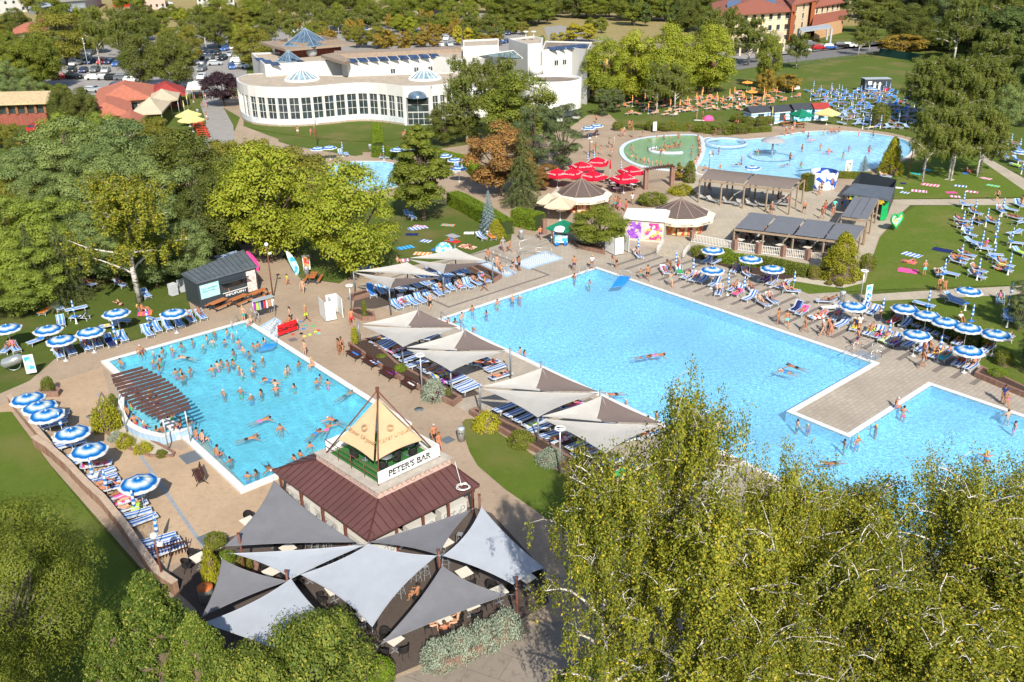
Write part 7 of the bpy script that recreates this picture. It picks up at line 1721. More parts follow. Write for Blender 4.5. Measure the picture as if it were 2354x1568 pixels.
def bar_sail(label,pts,m,bow=.12,posts=()):
 cs=[at(cv,p,z)for cv,p,z in pts];c=sum(cs,Vector())/len(cs);r=thing('shade_sail',label,'shade sail',(c.x,c.y,0),group='tensioned sails over the bar terrace')
 obj('sail_cloth',sail_mesh(cs,bow,.03),m,r)
 b=MB()
 for p in cs:q=p+(p-c).normalized()*.35;b.tube([p,q],.012,4)
 obj('tension_cords',b,M_STEEL,r);return r
bar_sail('large grey triangular sail between the bar roof and the ochre terrace',[(c4,(1890,180),3.1),(c4,(1548,634),2.6),(cB,(1225,1391),2.5)],M_SAILG,(.16,.06,.14))
bar_sail('narrow white sail left of the bar roof corner',[(c4,(1612,683),2.8),(c4,(2008,856),2.5),(c5,(160,622),2.7)],M_SAILBW,(.14,.05,.12))
bar_sail('small dark grey sail beside the yellow conifer',[(c4,(1530,722),3.0),(c4,(1388,1122),2.6),(c4,(1985,872),2.4)],M_SAILG,(.14,.12,.16))
bar_sail('big white sail behind the peach tree',[(c4,(2006,858),2.9),(c4,(1392,1165),2.6),(c4,(2060,1420),2.5),(c5,(165,1362),2.7)],M_SAILBW,(.1,.1,.1,.13))
bar_sail('large white four-cornered sail in the middle of the bar terrace',[(c5,(190,618),3.0),(c4,(2072,830),2.7),(c5,(213,1188),2.5),(c5,(658,699),3.0)],M_SAILBW,(.1,.12,.13,.1))
bar_sail('grey sail along the right side of the bar counter',[(c5,(200,604),2.7),(c5,(672,692),2.9),(c5,(900,379),2.8)],M_SAILG,(.13,.13,.06))
bar_sail('white four-cornered sail at the right end of the bar terrace',[(c5,(967,362),3.3),(c5,(702,698),2.9),(c5,(1186,896),2.6),(c5,(1400,782),2.8)],M_SAILBW,(.13,.1,.06,.13))
bar_sail('grey triangular sail above the sitting guests',[(c5,(697,768),3.0),(c5,(272,1308),2.5),(c5,(1142,968),2.6)],M_SAILG,(.13,.1,.13))
for i,(cv,x,y,ty,lab)in enumerate(((c5,690,1000,686,'central brown post between four bar sails'),(c4,2022,1150,808,'brown post left of the central white sail'),(c5,962,600,315,'brown post with spotlight at the right bar corner'),(c5,1214,1200,945,'brown post at the lavender hedge corner'),(c4,1700,880,640,'thin brown post under the large grey sail'))):
 f=cv(x,y);g=G(*f);h=3.2;b=MB();b.tube([(g.x,g.y,0),(g.x,g.y,h)],.065,8);b.box((g.x,g.y,h+.02),(.16,.16,.06));tag(obj('sail_post',b,M_BROWNP),lab,'post','posts of the bar sails')
 # ---------------------------------------------------------------- furniture
def kid(r,name,mb,m):return obj(name,mb,m,r,True)
M_WOODO=mat('orange_wood',(.38,.13,.04),.6,.15,3);M_BLK=mat('black_rattan',(.02,.018,.018),.6,.2,20);M_TTOP=mat('cream_table_top',(.62,.57,.48),.5,.05);M_BEAMT=mat('taupe_timber',(.27,.2,.14),.8,.12,2)
M_NAVY=mat('anthracite_panel',(.035,.045,.055),.5,.08)
def P_chair():
 r=thing('rattan_chair','x','chair');b=MB();b.lathe((0,0,.43),[(.01,.04),(.24,.03),(.26,0),(.01,-.01)],12);kid(r,'seat',b,M_BLK)
 b=MB();n=11;A=[(.27*math.cos(t),.27*math.sin(t))for t in np.linspace(R(75),R(285),n)];hs=[.66+.2*math.sin(PI*i/(n-1))for i in range(n)]
 b.add([(x,y,.45)for x,y in A]+[(x*1.08,y*1.08,h)for(x,y),h in zip(A,hs)],[(i,i+1,n+i+1,n+i)for i in range(n-1)]);b.tube([(x*1.08,y*1.08,h)for(x,y),h in zip(A,hs)],.018,5);kid(r,'backrest',b,M_BLK)
 for a in(45,135,225,315):b=MB();c,s=math.cos(R(a)),math.sin(R(a));b.tube([(c*.2,s*.2,.43),(c*.26,s*.26,0)],.014,5);kid(r,'leg',b,M_BLK)
 return Proto(r)
def P_table(top=M_TTOP,w=.75,h=.74):
 r=thing('square_table','x','table');b=MB();b.box((0,0,h),(w,w,.035));kid(r,'table_top',b,top);b=MB();b.cyl((0,0,.03),.035,h-.05,8);kid(r,'column',b,M_STEEL);b=MB();b.box((0,0,.02),(.5,.06,.03));b.box((0,0,.021),(.06,.5,.03));kid(r,'foot',b,M_STEEL);return Proto(r)
def P_stool():
 r=thing('bar_stool','x','stool');b=MB();b.box((0,0,.76),(.32,.32,.03));kid(r,'seat',b,M_STEEL)
 for x in(-1,1):
  for y in(-1,1):b=MB();b.bar((x*.13,y*.13,.75),(x*.21,y*.21,0),.03,.03);kid(r,'leg',b,M_STEEL)
 b=MB();b.wall([(-.18,-.18),(.18,-.18),(.18,.18),(-.18,.18)],.28,.3,True,.02);kid(r,'footrest',b,M_STEEL);return Proto(r)
def P_bench():
 r=thing('park_bench','x','bench')
 b=MB();[b.box((0,.02+k*.09,.45),(1.7,.07,.03))for k in range(5)];kid(r,'seat',b,mat('dark_slats',(.06,.02,.015),.6,.2));b=MB();[b.box((0,-.05-k*.03,.55+k*.1),(1.7,.03,.08))for k in range(4)];kid(r,'backrest',b,MATS['dark_slats'])
 for x in(-.7,.7):b=MB();b.tube([(x,.45,0),(x,.38,.2),(x,.1,.42),(x,-.1,.6),(x,-.16,.9)],.025,5);b.tube([(x,.1,.42),(x,-.15,.2),(x,-.3,0)],.025,5);kid(r,'leg',b,M_INK)
 return Proto(r)
def P_picnic():
 r=thing('picnic_table','x','picnic table');b=MB();[b.box((0,-.28+k*.14,.75),(1.9,.125,.045))for k in range(5)];kid(r,'table_top',b,M_WOODO)
 for s in(-1,1):b=MB();[b.box((0,s*(.66+k*.13),.45),(1.9,.12,.045))for k in range(2)];kid(r,'bench_seat',b,M_WOODO)
 for x in(-.7,.7):b=MB();b.bar((x,-.75,.38),(x,.75,.38),.06,.09);[b.bar((x,s*.2,.72),(x,s*.5,0),.06,.09)for s in(-1,1)];kid(r,'leg',b,M_NAVY)
 return Proto(r)
CH,TA,ST,BE,PI_=P_chair(),P_table(),P_stool(),P_bench(),P_picnic();TW_=P_table(mat('white_table_top',(.7,.7,.68),.4),.8)
def tset(cv,x,y,chairs,place,tb=None,z=.02,desc='cream square table'):
 g=G(*cv(x,y));rz=YA+random.uniform(-.15,.15);o=(tb or TA).put((g.x,g.y,z),rz,group='tables '+place);later(o,desc,place)
 for a in chairs:aa=rz+R(a);d=.68;o=CH.put((g.x+d*math.cos(aa),g.y+d*math.sin(aa),z),aa+PI+random.uniform(-.3,.3),group='chairs '+place);later(o,'black rattan chair',place)
 return g
for x,y,c in((170,1185,(0,180,270)),(370,1355,(0,180,270)),(895,1115,(0,180,90,270)),(1090,1020,(180,90,270)),(720,680,()),(850,890,(0,90)),(1280,925,(180,90))):tset(c5,x,y,c,'on the bar terrace')
for x,y,c in((1385,785,(180,250,60)),(1880,885,(180,60,0)),(1995,720,(90,200,20)),(2310,1010,(180,270)),(2140,880,(200,270)),(1900,640,(180,90)),(1720,530,(150,))):tset(c4,x,y,c,'on the bar terrace')
g=tset(c5,705,1210,(),'on the bar terrace')
for i,(a,sex,w)in enumerate(((270,'m','navy'),(180,'f','black'),(0,'f','brown'),(100,'f','red'))):
 aa=YA+R(60+a);x,y=g.x+.72*math.cos(aa),g.y+.72*math.sin(aa);person(0,0,'sit',sex,aa+PI,w,loc=(x,y),z=.40,label=['sunburnt man in navy trunks at the bar table with his back to us','blond woman at the left of the occupied bar table','blond woman with braid right of the occupied bar table','person at the far side of the occupied bar table'][i],hair='blond' if sex=='f' else 'brown',skin=1 if i else 3,top='bikini')
 o=CH.put((x-.05*math.cos(aa)*-1,y,.02),aa+PI,group='chairs on the bar terrace');later(o,'occupied black rattan chair','on the bar terrace')
P_(c5,530,1015,'sit','m',160,'black','bare-backed man sitting alone under the white sail',z=.4,skin=0);o=CH.put(G(*c5(525,1035))+Vector((0,0,.02)),2.8);later(o,'occupied black rattan chair','on the bar terrace')
for i,(cv,x,y)in enumerate(((c5,580,850),(c5,518,880),(c5,405,975),(c5,820,625),(c5,720,775),(c4,2135,670),(c4,2175,678),(c4,2215,668),(c4,2265,665),(c4,2270,770),(c5,15,740))):o=ST.put(G(*cv(x,y))+Vector((0,0,.02)),YA+.2*i,group='steel bar stools');later(o,'pale steel bar stool','around the bar counter')
zz=zS+.03
for x,y,cs in((1495,745,(20,140,260)),(1685,635,(60,200,300)),(1310,680,(200,320))):
 g=at(cB,(x,y),zz);r=thing('round_table','round dark terrace table '+{1495:'nearest the banner',1685:'behind the banner end',1310:'beside the tent strut'}[x],'table',tuple(g));b=MB();b.lathe((0,0,0),[(.01,.74),(.38,.74),(.38,.71),(.04,.7),(.03,.03),(.22,0)],18);kid(r,'table_top',b,MATS['grey_post'])
 for a in cs:o=CH.put((g.x+.62*math.cos(R(a)),g.y+.62*math.sin(R(a)),zz),R(a)+PI,group='chairs on the green roof terrace');later(o,'dark rattan chair','on the green roof terrace')
for i,(cv,x,y,x2,y2,lab)in enumerate(((c2,95,900,1,0,'bench with clothes at the west corner planter'),(c2,205,955,1,0,'bench covered with a striped towel'),(c2,325,1035,1,0,'bench with a purple towel on its back'),(c2,475,1110,1,0,'bench with a white cloth on its seat'),(c2,620,1185,1,0,'bench with a white towel nearest the bar'),(c4,1390,175,1,0,'empty bench alone on the ochre terrace'))):BE.put(G(*cv(x,y))+Vector((0,0,.02)),YA+(PI if i<5 else PI*.93),label=lab,group='dark slatted benches')
for x,y,c in((215,950,'white,blue'),(335,1025,'purple'),(475,1100,'white'),(625,1180,'white,blue'),(90,890,'blue')):p=c2(x,y);q=c2(x+40,y+25);towel(*p,*q,*(c.split(',')+[None])[:2],w=.5,z=.5,place='on the dark benches')
for i,(cv,x,y,rz)in enumerate(((c1,1510,560,.25),(c1,1655,530,.25),(c1,1790,490,.25),(c1,2165,375,1.5))):PI_.put(G(*cv(x,y))+Vector((0,0,.02)),YA+PI/2+(.3 if i<3 else .85),label=['orange wooden picnic table left of the kiosk window','orange wooden picnic table in front of the kiosk window','orange wooden picnic table right of the kiosk window','orange wooden picnic table by the tree shade'][i],group='orange picnic tables')
for i,(x,y)in enumerate(((700,870),(800,880))):PI_.put(G(*t3(x,y)),.4,label=['dark picnic table','second picnic table'][i]+' between the beach huts and the play pool')
def boxbuild(name,label,cat,corners,h,wall,roofm,over=.12,rt=.12):
 P=GP(corners);c=cen(P);r=thing(name,label,cat,(*c,0));b=MB();b.prism(P,0,h,bot=False);obj('wall',b,wall,r);b=MB();b.prism(offset(P,over),h+.004,h+rt);obj('roof',b,roofm,r);return r,[Vector(p)for p in P]
kp=[c1(1388,567),c1(1790,447),c1(1700,330),c1(1290,500)];hk=TOP(*kp[0],c1(0,388)[1])
KI,KP=boxbuild('info_kiosk','dark grey container kiosk reading INFOPOINT beside the small pool','kiosk',kp,hk,M_NAVY,mat('grey_sheet_dark',(.1,.12,.14),.5,.2,.8))
a,c=KP[0],KP[1];d=(c-a).normalized();nn=Vector((d.y,-d.x))*(1 if Vector((d.y,-d.x)).y<0 else-1);L=(c-a).length;an=math.atan2(d.y,d.x)
def face(r,t0,t1,z0,z1,m_,off=.02,name='panel',a=a,d=d,nn=nn,L=L,an=an):
 p=a+d*L*(t0+t1)/2+nn*off;b=MB();b.box((p.x,p.y,(z0+z1)/2),(L*(t1-t0),.04,z1-z0),an);return obj(name,b,m_,r)
face(KI,.38,.78,1.05,2.0,M_GLASS,name='hatch');face(KI,.37,.79,.98,1.05,M_WHITE,.2,'counter');face(KI,.03,.34,1.0,2.35,mat('mint_poster',(.35,.6,.62)),name='poster');face(KI,.81,.97,.35,2.45,mat('food_poster',(.62,.5,.45),.6,.5,4),name='poster')
p=a+d*L*.57+nn*.45;b=MB();b.box((p.x,p.y,2.15),(L*.44,.9,.06),an,Matrix.Rotation(R(-12),3,'X'));obj('awning',b,M_NAVY,KI)
def ft(r,s,sz,m_,t,z,off=.05,a=a,d=d,nn=nn,L=L,**k):return place_text(r,s,sz,m_,V(a+d*L*t+nn*off,z),V(d,0),(0,0,1),**k)
ft(KI,'INFOPOINT',.42,M_WHITE,.6,.72,bold=.015);ft(KI,'TALON VALONY',.2,M_WHITE,.17,2.15);ft(KI,'TALON VISSZATERITES',.16,mat('teal_ink',(.02,.25,.28)),.18,1.9);ft(KI,'DEPOSIT RETURN',.17,MATS['teal_ink'],.17,1.65)
b=MB()
for k in range(14):q0,q1=KP[0].lerp(KP[1],k/13),KP[3].lerp(KP[2],k/13);b.bar(V(q0,hk+.14),V(q1,hk+.14),.03,.04)
obj('roof_ribs',b,M_NAVY,KI)
for i in range(5):
 r=thing('lounger_stack',['leftmost pile of folded blue loungers behind the kiosk','second pile of folded loungers behind the kiosk','tallest pile of folded loungers behind the kiosk','white lounger stack left of the kiosk','second white lounger stack left of the kiosk'][i],'lounger stack',tuple(G(*c1(*[(1370,330),(1480,300),(1600,270),(1200,465),(1262,440)][i]))),YA+PI/2+.2)
 for k in range(12 if i<3 else 10):b=MB();b.box((random.uniform(-.08,.08),random.uniform(-.05,.05),.08+k*.125),(1.95,.66,.07),random.uniform(-.05,.05))if i<3 else b.box((0,random.uniform(-.03,.03),.08+k*.12),(.7,.66,.08));kid(r,'folded_lounger',b,M_BED if i<3 and k%2 else M_FRAME)
pz=2.75;pr=thing('slatted_pergola','curved red-brown slatted pergola over the left side of the small pool','pergola',tuple(G(*c1(1000,1200))));A_=[(768,1025,985,965),(775,1050,1020,980),(780,1070,1052,996),(792,1090,1085,1012),(805,1113,1115,1028),(822,1138,1142,1045),(840,1160,1168,1065),(862,1185,1192,1083),(885,1207,1216,1102),(912,1228,1236,1122),(940,1250,1255,1143),(970,1268,1273,1165),(1003,1285,1290,1187),(1040,1300,1303,1212),(1085,1315,1312,1238)]
for q in A_:b=MB();b.bar(at(c1,q[:2],pz),at(c1,q[2:],pz),.09,.2);obj('slat',b,mat('red_brown_slat',(.085,.043,.036),.6,.15),pr)
for t in(.2,.72):b=MB();b.tube([at(c1,(q[0]+(q[2]-q[0])*t,q[1]+(q[3]-q[1])*t),pz-.16)for q in A_],.045,6);obj('rail',b,M_STEEL,pr)
for q in((785,1030),(830,1200),(1120,1310),(1275,1265),(965,985)):p=at(c1,q,pz-.16);b=MB();b.tube([p,(p.x,p.y,0)],.05,8);obj('post',b,M_STEEL,pr)
thermal([c1(*p)for p in((870,1262),(910,1272),(885,1312),(910,1345),(935,1372),(1000,1412),(1045,1442),(1090,1448),(1130,1445),(1165,1322),(1190,1338),(960,1180),(980,1215),(1040,1190),(1090,1240))],'in the spa bay',-.55);P_(c1,1250,1405,'sit','m',180,'navy','man in navy trunks sitting at the end of the spa bay',z=.3)
def lamp(cv,x,y,ty,label,kind='disc',m_=None):
 f=cv(x,y);g=G(*f);h=TOP(*f,cv(0,ty)[1]);r=thing('street_lamp',label,'lamp',tuple(g));b=MB();b.tube([(0,0,0),(0,0,h)],[.07,.05],8);kid(r,'pole',b,m_ or(M_STEEL if kind=='disc' else M_BROWNP));b=MB()
 if kind=='disc':b.tube([(.32*math.cos(t),.32*math.sin(t),h)for t in np.linspace(0,2*PI,25)],.05,6);b.bar((-.3,0,h),(.3,0,h),.03,.03);kid(r,'lamp_ring',b,M_WHITE)
 else:b.ball((0,0,h+.12),.2,8);kid(r,'globe',b,mat('lamp_globe',(.6,.62,.62),.2));b=MB();b.box((.25,0,h*.86),(.3,.2,.14));kid(r,'floodlight',b,M_WHITE)
lamp(c1,1885,490,125,'brown lamp post with floodlights right of the kiosk','g');lamp(c4,1130,890,575,'brown globe lamp at the corner of the ochre terrace wall','g');lamp(c2,70,570,400,'steel ring lamp beside the white cubicles');lamp(c2,560,1160,880,'steel ring lamp between the benches');lamp(c2,1506,1690,1385,'steel ring lamp beside the bar lawn');lamp(c3,1222,515,298,'steel ring lamp at the east path corner')
lamp(t3,1553,1240,985,'brown lamp post under the golden cypress','g');lamp(t3,180,1175,1060,'dark thin lamp post at the play pool','g',M_GREYPOST);lamp(t3,372,885,690,'brown lamp post on the orange parasol lawn','g');lamp(t1,2190,1005,830,'brown lamp post on the rose lawn','g');lamp(t1,612,480,270,'tall pale lamp in the car park','g',M_FRAME);lamp(t3,1578,195,135,'pale lamp by the hotel road','g',M_FRAME);lamp(t2,1712,1080,960,'dark lamp beside the thermal pool entrance','g')
for cv,x,y,lab in((c2,828,1470,'grey litter bin with round holes beside the bar lawn'),(c3,1098,512,'grey litter bin on the east path'),(c1,2118,335,'grey litter bin beside the picnic table'),(c2,1240,80,'grey litter bin on the lawn path by the hedge'),(t2,200,1040,'grey litter bin below the rose lawn'),(t1,1365,790,'grey litter bin by the park avenue')):
 r=thing('litter_bin',lab,'bin',tuple(G(*cv(x,y))));b=MB();b.lathe((0,0,0),[(.01,.02),(.25,.03),(.27,.9),(.24,.98)],20);kid(r,'body',b,M_STEEL);b=MB();b.lathe((0,0,.98),[(.27,0),(.24,.08),(.01,.12)],20);kid(r,'lid',b,M_SHED);b=MB();[b.ball((.25*math.cos(t),.25*math.sin(t),.7),.06,5)for t in(-2,-1.3)];kid(r,'openings',b,M_INK)
for lab,foot,hh,sz in(('white metal changing cubicle between the small pool and the north sail',(c1,(2290,620)),1.95,1.7),('white changing cubicle north of the big pool',(c2,(1900,170)),2.0,1.9)):
 g=at(*foot,0);r=thing('changing_cubicle',lab,'changing cubicle',tuple(g),R(-62));
 for pts in([(-sz/2,-sz/2),(sz/2,-sz/2),(sz/2,sz*.1)],[(sz/2,sz*.45),(sz/2,sz/2),(-sz/2,sz/2),(-sz/2,-sz*.1)],[(-sz*.45,0),(sz*.2,0)]):b=MB();b.wall(pts,.12,hh,th=.04);kid(r,'white_panel',b,M_WHITE)
 for x in(-1,1):
  for y in(-1,1):b=MB();b.box((x*sz/2,y*sz/2,hh/2),(.06,.06,hh));kid(r,'post',b,M_STEEL)
def footbath(label,corners,cv,rails=()):
 P=GP([cv(*p)for p in corners]);c=cen(P);r=thing('foot_bath',label,'foot bath',(*c,0));b=MB();b.prism(P,0,.035);obj('blue_kerb',b,M_TILEB,r);b=MB();b.prism(offset(P,-.35),.035,.05);o=obj('white_grating',b,MATS['white_tiles_dots'],r)
 for p,q,h,n in rails:obj_=rail(r,at(cv,p,0),at(cv,q,0),0,h,n,M_STEEL,2)
m,nt,out=nt_new('white_tiles_dots');vo=node(nt,'ShaderNodeTexVoronoi',i_Scale=3.2,i_Randomness=.0);nt.links.new(mapping(nt,coords(nt),(1,1,1),-YA),vo.inputs['Vector']);finish(nt,out,ramp(nt,vo.outputs['Distance'],[(.0,(.12,.15,.18)),(.24,(.12,.15,.18)),(.28,(.55,.6,.62))]),.6)
footbath('white dotted foot bath north of the big pool',[(1180,250),(1410,160),(1530,215),(1290,290)],c2,[((1228,200),(1463,120),1.7,1),((1235,190),(1450,195),.9,2)])
footbath('foot bath with railings at the corner of the small pool',[(1760,700),(1900,620),(2010,690),(1880,775)],c1,[((1790,660),(1740,620),1.0,2),((1915,690),(1870,750),1.0,2)])
footbath('foot bath channel beside the north sail planter',[(930,240),(1000,230),(1210,310),(1140,345)],c2,[((1005,250),(1190,330),1.0,4),((1050,215),(1240,300),1.0,4)])
r=thing('towel_rack','steel towel rack with grey roof beside the small pool','towel rack',tuple(G(*c1(1830,640))));q=[at(c1,p,0)for p in((1760,650),(1900,610))]
for p in q:b=MB();b.tube([p,p+Vector((0,0,2.0))],.03,6);obj('post',b,M_STEEL,r)
b=MB();b.bar(q[0]+Vector((0,0,2.05)),q[1]+Vector((0,0,2.05)),.7,.05);obj('roof',b,M_SHED,r)
for k,c in enumerate(('purple','lime','grey','navy','red','white','orange','white')):
 p=q[0].lerp(q[1],.08+.12*k);b=MB();b.box((p.x,p.y,1.5),(.2,.1,.75+.1*(k%3)),.3*k);tag(obj('hanging_towel',b,m_towel(c,c,0)),f'{c} towel, {ordl(k)} hanging on the rack','towel','towels on the rack')
g=[at(c1,p,z)for p,z in(((1920,765),0),((2058,715),0))];r=thing('banner','red banner with white script hung beside the small pool foot bath','banner',tuple((g[0]+g[1])/2));b=MB();b.bar(g[0]+Vector((0,0,.72)),g[1]+Vector((0,0,.72)),.03,.95);obj('cloth',b,M_REDP,r)
for p in g:b=MB();b.tube([p,p+Vector((0,0,1.25))],.025,6);obj('post',b,M_STEEL,r)
d_=(g[1]-g[0]).normalized();n_=Vector((d_.y,-d_.x,0));place_text(r,'Coca-Cola',.5,M_INK,(g[0]+g[1])/2+Vector((0,0,.72))+n_*.03,d_,(0,0,1),shear=.3,bold=.01)
for k in range(26):p=G(*c1(random.uniform(1930,2200),random.uniform(650,760)));b=MB();[b.box((s*.07,s*.03,.025),(.1,.27,.05),.1*s)for s in(-1,1)];o=obj('sandals',b,list(CLOTH.values())[k%15],None,True,(p.x,p.y,.02));o.rotation_euler=(0,0,k);tag(o,None,'sandals','shoes left by the foot bath');later(o,'pair of sandals','by the foot bath')
def ladder(cv,p,q,lab):
 a,c=at(cv,p,.07),at(cv,q,.07);d=(c-a);r=thing('pool_handrail',lab,'handrail',tuple(a));b=MB();b.tube([a+Vector((0,0,0)),a+Vector((0,0,.85)),a+d*.6+Vector((0,0,.75)),c+Vector((0,0,-.3))],.03,6);obj('tube_rail',b,M_STEEL,r)
for cv,p,q,lab in((c1,(1600,700),(1660,640),'left handrail at the small pool steps'),(c1,(1640,770),(1740,680),'right handrail at the small pool steps'),(c2,(1640,340),(1690,290),'left handrail at the north end of the big pool'),(c2,(1700,330),(1760,280),'right handrail at the north end of the big pool'),(c3,(1115,920),(1180,870),'left rail of east big pool steps'),(c3,(1215,950),(1280,900),'right rail of east big pool steps'),(c2,(690,640),(760,690),'rail in the west corner of the big pool')):ladder(cv,p,q,lab)
r=thing('steel_cage_steps','steel barrier and grating behind the east pool steps','barrier',tuple(G(*c3(1260,890))));[rail(r,at(c3,p,0),at(c3,q,0),0,.95,2,M_STEEL,2)for p,q in(((1170,870),(1230,840)),((1230,840),(1370,895)),((1370,895),(1290,930)))];b=MB();b.prism(GP([c3(*p)for p in((1170,875),(1230,845),(1370,900),(1290,932))]),.01,.04);obj('grating',b,M_STEEL,r)
for cv,pts,z,lab in((c2,[(1860,410),(1920,330),(1995,340),(1940,400)],.35,'blue water slide chute at the north end of the big pool'),(c1,[(1780,850),(1830,800),(1910,800),(1880,830)],.2,'blue plastic ramp at the corner of the small pool')):
 P=[at(cv,p,z if i in(1,2)else .03)for i,p in enumerate(pts)];r=thing('pool_lift_ramp',lab,'ramp',tuple(P[0]));b=MB();b.add(P+[p-Vector((0,0,.1))for p in P],[(0,3,2,1),(4,5,6,7),(0,1,5,4),(1,2,6,5),(2,3,7,6),(3,0,4,7)]);obj('chute',b,mat('slide_blue',(.02,.2,.65),.3),r);rail(r,P[1],P[2],z,.6,1,M_STEEL,1)
def lowwall(cv,pts,h,th,m_,lab,nm='low_wall',cat='wall',closed=False,fill=None,cap=True):
 P=GP([cv(*p)for p in pts]);r=thing(nm,lab,cat,(*P[0],0));b=MB();b.wall(P,0,h,closed,th);obj('brickwork',b,m_,r)
 if cap:b=MB();b.wall(P,h+.002,h+.06,closed,th+.06);obj('coping',b,mat('coping_buff',(.4,.3,.22),.85,.15,3),r)
 if fill:b=MB();b.prism(offset(P,-th*.4),.03,h-.06);obj('soil_bed',b,fill,r)
lowwall(c4,[(-2,-105+0),(80,-330),(250,-60),(350,5),(480,120),(600,250),(720,360),(880,560),(960,680),(1100,880),(1220,960)][2:],.75,.35,M_STONEW,'long stepped brick wall between the front lawn and the ochre terrace');lowwall(c1,[(75,1205),(150,1300),(250,1420),(340,1530),(370,1570)],.6,.3,M_STONEW,'brick wall beside the curved parasol row')
for cv,pts,lab in((c2,[(895,1290),(930,1275),(1400,1500),(1700,1700),(1680,1730),(1360,1560)],'long brick planter beside the bar lawn'),(c2,[(60,820),(200,790),(380,960),(560,1060),(820,1195),(770,1230),(540,1120),(330,1010)],'long brick planter behind the wooden benches'),(c2,[(70,610),(150,640),(230,640),(220,610),(120,580),(80,585)],'small brick planter with narrow thuja'),(c2,[(880,280),(930,270),(1100,350),(1050,380)],'brick planter beside the foot bath channel'),(c2,[(75,480),(180,450),(190,475),(85,505)],'low brick bed at the north sail corner'),(c1,[(270,1165),(290,1140),(380,1125),(415,1145),(400,1165)],'small brick kerb bed at the lawn edge'),(c3,[(2020,1030),(2060,990),(2400,1150),(2400,1190)],'brick planter at the right edge beside the right pool'),(c2,[(1600,110),(1800,150),(1810,185),(1640,145)],'brick planter beneath the green tree'),(c4,[(1640,780),(1720,760),(1780,800),(1770,840),(1700,860),(1640,830)],'round brick planter on the bar terrace')):lowwall(cv,pts,.42,.22,M_BRICKG,lab,'brick_planter','planter',True,M_MULCH,False)
lowwall(c5,[(600,1425),(700,1500),(1250,1235),(1200,1190)],.5,.2,M_BRICKG,'brick edging of the lavender hedge bed','brick_planter','planter',True,M_MULCH,False);lowwall(c1,[(735,1410),(800,1480),(900,1530),(1050,1580),(1190,1580),(1200,1560),(1150,1530),(820,1350),(700,1150),(660,1300)],.15,.2,M_BRICKG,'curved pink brick kerb of the bed below the spa wall','flower_bed','flower bed',True,M_GRAVEL,False)
b=MB();b.sheet(GP([c3(*p)for p in((700,360),(860,330),(1280,300),(1260,380),(1100,420),(950,400))]),.03);struct('gravel_bed',b,M_GRAVEL);b=MB();b.sheet(GP([c3(*p)for p in((60,190),(260,240),(860,320),(720,365),(380,300),(120,220))]),.029);struct('mulch_bed',b,M_MULCH)
r=thing('picket_fence','short dark wooden picket fence by the brick wall','fence',tuple(G(*c4(1180,700))));q=[at(c4,p,0)for p in((1040,735),(1300,670))]
for k in range(13):p=q[0].lerp(q[1],k/12);b=MB();b.bar(p,p+Vector((0,0,1.0)),.09,.03);obj('picket',b,mat('dark_slats',(.06,.02,.015)),r)
for z_ in(.3,.75):b=MB();b.bar(q[0]+Vector((0,0,z_)),q[1]+Vector((0,0,z_)),.04,.08);obj('crossbar',b,mat('dark_slats',(.06,.02,.015)),r)
r=thing('barrel_planter','orange-rimmed metal barrel planter on the bar terrace','planter',tuple(G(*c4(1430,1010))));b=MB();b.lathe((0,0,0),[(.01,.01),(.36,.02),(.4,.9)],20);kid(r,'drum',b,M_STEEL);b=MB();b.lathe((0,0,.9),[(.41,0),(.4,.06),(.01,.02)],20);kid(r,'soil',b,mat('orange_soil',(.45,.12,.03)))
for cv,x,y,s,lab in((c2,535,1255,.35,'round manhole cover beside the benches'),(c2,732,1465,.5,'square black drain cover beside the walking couple'),(c1,2020,775,.4,'dark drain cover beside the red banner'),(c1,625,1303,.3,'round manhole on the path by the juniper'),(c4,1330,15,.9,'dark wet mat at the spa corner'),(c4,1430,580,.6,'grey floor mat at the bar terrace edge')):
 g=G(*cv(x,y));b=MB();(b.box((g.x,g.y,.022),(s*1.6,s*1.6,.012),YA)if lab.find('round')<0 else b.cyl((g.x,g.y,.016),s,.012,20));tag(obj('drain_cover',b,M_GREYPOST),lab,'drain cover')
 # ---------------------------------------------------------------- kiosks, pergolas and huts of the north plaza
c9=lambda x,y:(1244.8+x*.33277,321.7+y*.33277)
ca=lambda x,y:((2300+x/3.357)*.69935,(380+y/3.357)*.69935)
M_SHING=mat('brown_shingle',(.10,.075,.066),.9,.3,6,bump=.4);M_FRAMEB=mat('beige_awning',(.62,.55,.44),.8,.08)
def m_poster(name,cols,sc_=3):
 m,nt,out=nt_new(name);vo=node(nt,'ShaderNodeTexVoronoi',i_Scale=sc_);nt.links.new(coords(nt),vo.inputs['Vector']);sp=nt.nodes.new('ShaderNodeSeparateColor');nt.links.new(vo.outputs['Color'],sp.inputs[0]);k=len(cols);finish(nt,out,ramp(nt,sp.outputs[0],[(i/k,c)for i,c in enumerate(cols)],'CONSTANT'),.5);return m
M_FOOD=m_poster('food_poster_print',[(.55,.12,.05),(.6,.35,.12),(.5,.2,.12),(.65,.5,.3),(.45,.05,.04)]);M_PINKP=m_poster('pink_poster_print',[(.7,.04,.2),(.7,.6,.6),(.65,.1,.3),(.6,.4,.1)]);M_PURP=m_poster('purple_poster_print',[(.2,.06,.4),(.5,.35,.6),(.6,.5,.3),(.3,.1,.5)])
M_AQUAP=m_poster('aqua_poster_print',[(.05,.35,.5),(.3,.6,.7),(.7,.7,.7)])
